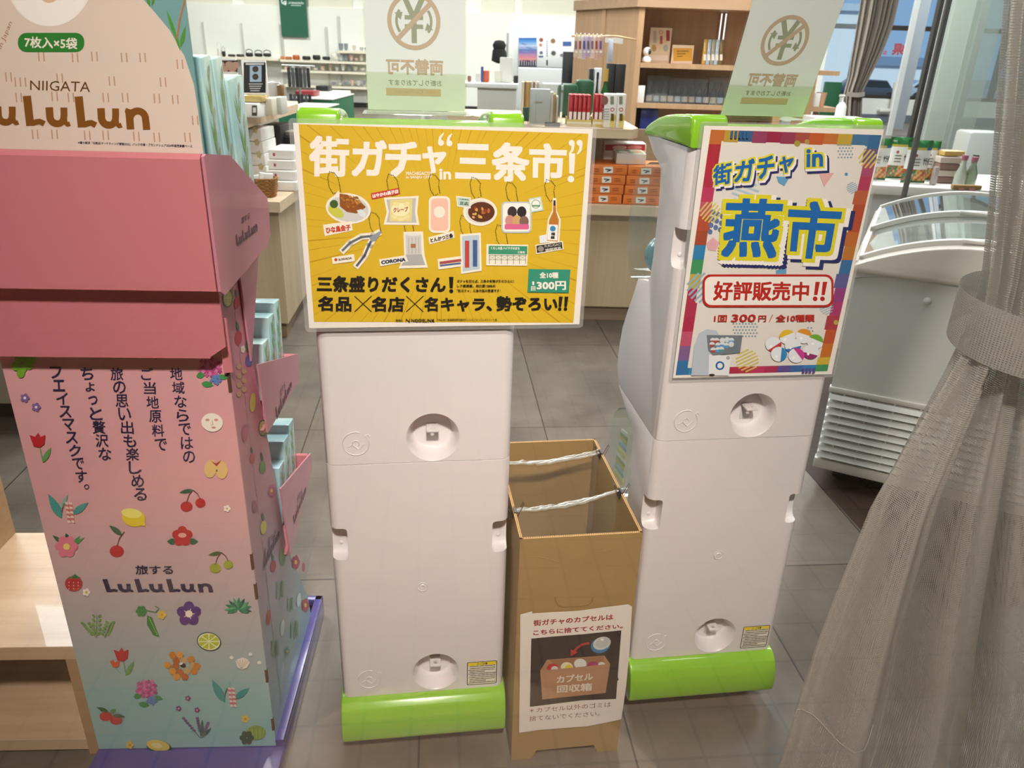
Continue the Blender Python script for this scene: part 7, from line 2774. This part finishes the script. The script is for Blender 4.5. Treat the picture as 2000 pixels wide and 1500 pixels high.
o = pbox('carton_carrier', 'brown card bottle carrier with pink squares at the table edge', 'box', (1860, 362, 1916, 384), SNY - .085, .03, mat('carrier_kraft', '#a08050', .7), zb=zsn + .002)
o.location.z = zsn + .002
p = fprint(o)
p.rect(1872, 367, 1884, 378, '#c98a8a')
p.rect(1892, 367, 1904, 378, '#c98a8a')
p.build('carrier_print', o)
# slim grey post
pp, pt = at_y(1792, 384, 3.62), at_y(1864, 108, 3.62)
t = thing('metal_pole', 'slim grey metal pole rising behind the chest freezer', 'pole', (pp.x, 3.75, 0), 0)
b = MB()
b.cyl((0, 0, .01), (0, 0, 2.4), .013, 14)
b.build('pole_tube', mat('pole_grey', '#6f6f6e', .35, metal=.6), t)
b = MB()
b.lathe([(.11, 0), (.11, .006), (.02, .02), (.016, .03)], 24)
b.build('pole_foot', mat('pole_grey', '#6f6f6e', .35, metal=.6), t)

# ------------------------------------------------------------------ inner glass partition, drape, bottle of hand gel
VY = 15.0
a, c = at_y(1787, 262, VY), at_y(1836, 60, VY)
for i, px in enumerate((1787, 1812, 1845)):
    pz = at_y(px, 262, VY)
    b = MB()
    w = (.085, .0, .10)[i]
    if not w:
        continue
    b.box(-w, w, 0, .12, 0, 4.4)
    struct(b.build('trim_%d' % (20 + i), m_frame, None, smooth=0, loc=(pz.x, VY - i * 1.5, 0)))
for i, (px, y, w, c_) in enumerate(((1757, 17.2, .10, '#8d949c'), (1742, 15.6, .05, '#dfe3e4'), (1800, 15.4, .16, '#dfe6ea'), (1816, 14.2, .20, '#d3dbe0'), (1838, 13.4, .22, '#c9cec9'), (1870, 12.0, .05, '#9aa0a0'))):
    pz = at_y(px, 240, y)
    b = MB()
    b.box(-w, w, 0, .05, 0.0, 4.4)
    struct(b.build('trim_%d' % (30 + i), mat('upright_' + c_, c_, .4), None, smooth=0, loc=(pz.x, y, 0)))
for i, (px0, px1, y) in enumerate(((1800, 1905, 13.2), (1850, 1990, 10.5))):
    a, c = at_y(px0, 240, y), at_y(px1, 240, y)
    b = MB()
    b.box(0, c.x - a.x, 0, .01, .1, 4.2)
    struct(b.build('window_%d' % (20 + i), clear('inner_glass', '#eef4f1', 1.5, 1.0, body=.22), None, smooth=0, loc=(a.x, y, 0)))
# white box unit hung near the entrance
o = pbox('hand_dryer', 'big pale boxed unit with a sloping foot behind the sheer curtain', 'machine', (1890, 258, 1960, 310), 8.2, .3, mat('unit_white', '#c9cdc8', .4), zb=0.0, bev=.03)
# handrail pipe on the white wall
h1_, h2_, h3_ = at_y(1719, 216, WINY - .1), at_y(1740, 216, WINY - .1), at_y(1745, 178, WINY - .1)
t = thing('handrail', 'bent white handrail pipe on the low white wall under the far windows', 'handrail', (h1_.x, WINY - .12, 0), 0)
b = MB()
b.tube([(0, .11, h1_.z), (0, 0, h1_.z), (h2_.x - h1_.x - .05, 0, h2_.z), (h2_.x - h1_.x, 0, h2_.z + .06), (h3_.x - h1_.x, 0, h3_.z + .2)], .045, 10)
b.build('rail_pipe', mat('rail_white', '#e9e9e2', .4), t)
# reversed red window lettering
wl2 = thing('window_lettering', 'red lettering on the far entrance window, read from behind', 'sign', (0, WINY + .04, 0), 0)
p = Print(lambda px, py: (at_y(px, py, WINY + .04).x, at_y(px, py, WINY + .04).z), y0=0)
p.text('県', [(1768, 85), (1744, 85), (1741, 108), (1765, 108)], '#c8505a', bold=.03)
p.text('S', [(1733, 99), (1725, 99), (1724, 107), (1732, 107)], '#d06a78', bold=.03)
p.text('の', [(1800, 92), (1786, 92), (1784, 106), (1798, 106)], '#cf7a70', bold=.02)
p.text('い', [(1829, 86), (1813, 86), (1811, 100), (1827, 100)], '#d8566a', bold=.02)
p.build('red_letter', wl2)
# parked cars seen through the far windows
def car(label, px, y, c):
    p0 = at_y(px, 180, y)
    t = thing('car', label, 'car', (p0.x, y, OUTZ), .2, 'cars outside the far windows')
    b = MB()
    b.prism([(-2, .25), (2, .25), (2.05, .7), (1.4, .85), (.9, 1.35), (-1.2, 1.4), (-1.9, .9), (-2.05, .7)], 1.6, 'y', 0, bev=.06)
    b.build('car_body', mat('car_' + c, c, .3, coat=.8), t)
    b = MB()
    b.prism([(1.25, .88), (.85, 1.28), (-1.1, 1.32), (-1.6, .92)], .02, 'y', -.015)
    b.build('car_window', mat('car_glass', '#22282e', .1), t, smooth=0)
    for x in (-1.25, 1.25):
        b = MB()
        b.cyl((x, -.02, .31), (x, .2, .31), .31, 20)
        b.build('car_wheel', m_black, t, smooth=40)
car('dark car parked outside the far windows', 1706, 56, '#3a4048')
car('silver car parked outside the far windows', 1822, 58, '#b5bcc4')
# drawn drape
DRY = 9.6
t = thing('drape', 'grey-brown drape gathered by a tie beside the far windows', 'curtain', (0, DRY, 0), 0)
XLd = [(0, 1684), (60, 1674), (120, 1664), (150, 1660), (178, 1652), (190, 1650), (240, 1646)]
XRd = [(0, 1754), (50, 1742), (100, 1722), (150, 1696), (178, 1682), (190, 1681), (240, 1679)]
def tabv(tab, v):
    for (a_, xa), (b_, xb) in zip(tab, tab[1:]):
        if v <= b_:
            return xa + (xb - xa) * (v - a_) / (b_ - a_)
    return tab[-1][1]
z_hi, z_lo = at_y(1715, -60, DRY).z, at_y(1665, 300, DRY).z
def drape(u, v):
    py = 300 - 360 * v
    q = min(max(py, 0), 240)
    xl, xr = tabv(XLd, q), tabv(XRd, q)
    p0 = at_y(xl + (xr - xl) * u, py, DRY)
    n_ = 7
    return Vector((p0.x, .05 * math.sin(u * 2 * pi * n_ + .6 * v) + .03 * math.sin(u * 2 * pi * 3), p0.z))
b = MB()
b.grid(drape, 120, 40)
b.build('drape_cloth', mat('drape_taupe', '#a89f96', .9, bump=.2, bscale=300), t, smooth=80)
b = MB()
def dtie(u, v):
    p0 = at_y(1650 + 33 * u, 178 + 9 * (v) + 2 * math.sin(pi * u), DRY)
    return Vector((p0.x, -.09 - .02 * math.sin(pi * u), p0.z))
b.grid(dtie, 16, 3)
b.build('drape_tie', mat('drape_tie', '#b5aca4', .9), t, smooth=80)
# small wood stand with cups, green panel, hand gel bottle
CY2 = 6.9
zc1, zc2 = at_y(1600, 138, CY2).z, at_y(1605, 210, CY2).z
ca_, cb_ = at_y(1572, 210, CY2), at_y(1637, 210, CY2)
t = thing('cup_stand', 'narrow wood shelf stand with a paper cup beside the leaning card', 'shelf', (ca_.x, CY2, 0), 0)
W = cb_.x - ca_.x
b = MB()
b.box(0, .06, .0, .3, 0, at_y(1610, 60, CY2).z)
b.build('stand_post', m_front2, t, smooth=0)
for z, w in ((zc1, W * .86), (zc2, W)):
    b = MB()
    b.box(.06, w, 0, .3, z - .035, z)
    b.build('stand_shelf', m_front2, t, smooth=0)
b = MB()
b.box(W - .12, W - .09, .2, .24, 0, zc2 - .035)
b.build('stand_leg', m_front2, t, smooth=0)
b = MB()
p0 = at_y(1610, 205, CY2)
b.lathe([(.030, 0), (.042, .115), (.039, .115), (.028, .006), (0, .006)], 20)
b.color('#c9a080')
tag(b.build('paper_cup', mat('cup_kraft', '#c9a080', .6), None, smooth=60, loc=(p0.x, CY2 + .1, zc2 + .001)), 'kraft paper cup with an orange foot on the narrow stand', 'cup')
pbox('photo_box', 'small white box with a bee picture beside the paper cup', 'box', (1585, 182, 1602, 209), CY2 + .05, .05, m_paper, zb=zc2 + .001)
gp0 = at_y(1624, 200, 8.2)
pbox('green_board', 'dark green board standing behind the narrow wood stand', 'panel', (1606, 160, 1639, 235), 8.2, .04, mat('panel_green', '#0f5632', .6), zb=0.0)
g0 = at_y(1641, 222, 6.0)
zg = at_y(1641, 230, 6.0).z
b = MB()
b.box(-.2, .2, -.15, .15, 0, zg)
tag(b.build('gel_stand', m_paper, None, smooth=0, loc=(g0.x, 6.05, 0)), 'small white stand under the hand gel bottle', 'stand')
t = thing('gel_bottle', 'white pump bottle of hand gel in front of the drape', 'bottle', (g0.x, 6.0, zg + .001), 0)
b = MB()
hb_ = at_y(1641, 200, 6.0).z - zg
b.lathe([(.034, 0), (.037, .01), (.036, hb_ * .75), (.02, hb_ * .95), (.014, hb_), (0, hb_)], 20)
b.build('bottle_body', mat('gel_white', '#dcdcd8', .3), t, smooth=60)
b = MB()
b.cyl((0, 0, hb_), (0, 0, hb_ + .045), .006, 10)
b.box(-.03, .012, -.008, .008, hb_ + .038, hb_ + .052, bev=.003)
b.build('pump', mat('gel_white', '#dcdcd8', .3), t, smooth=40)
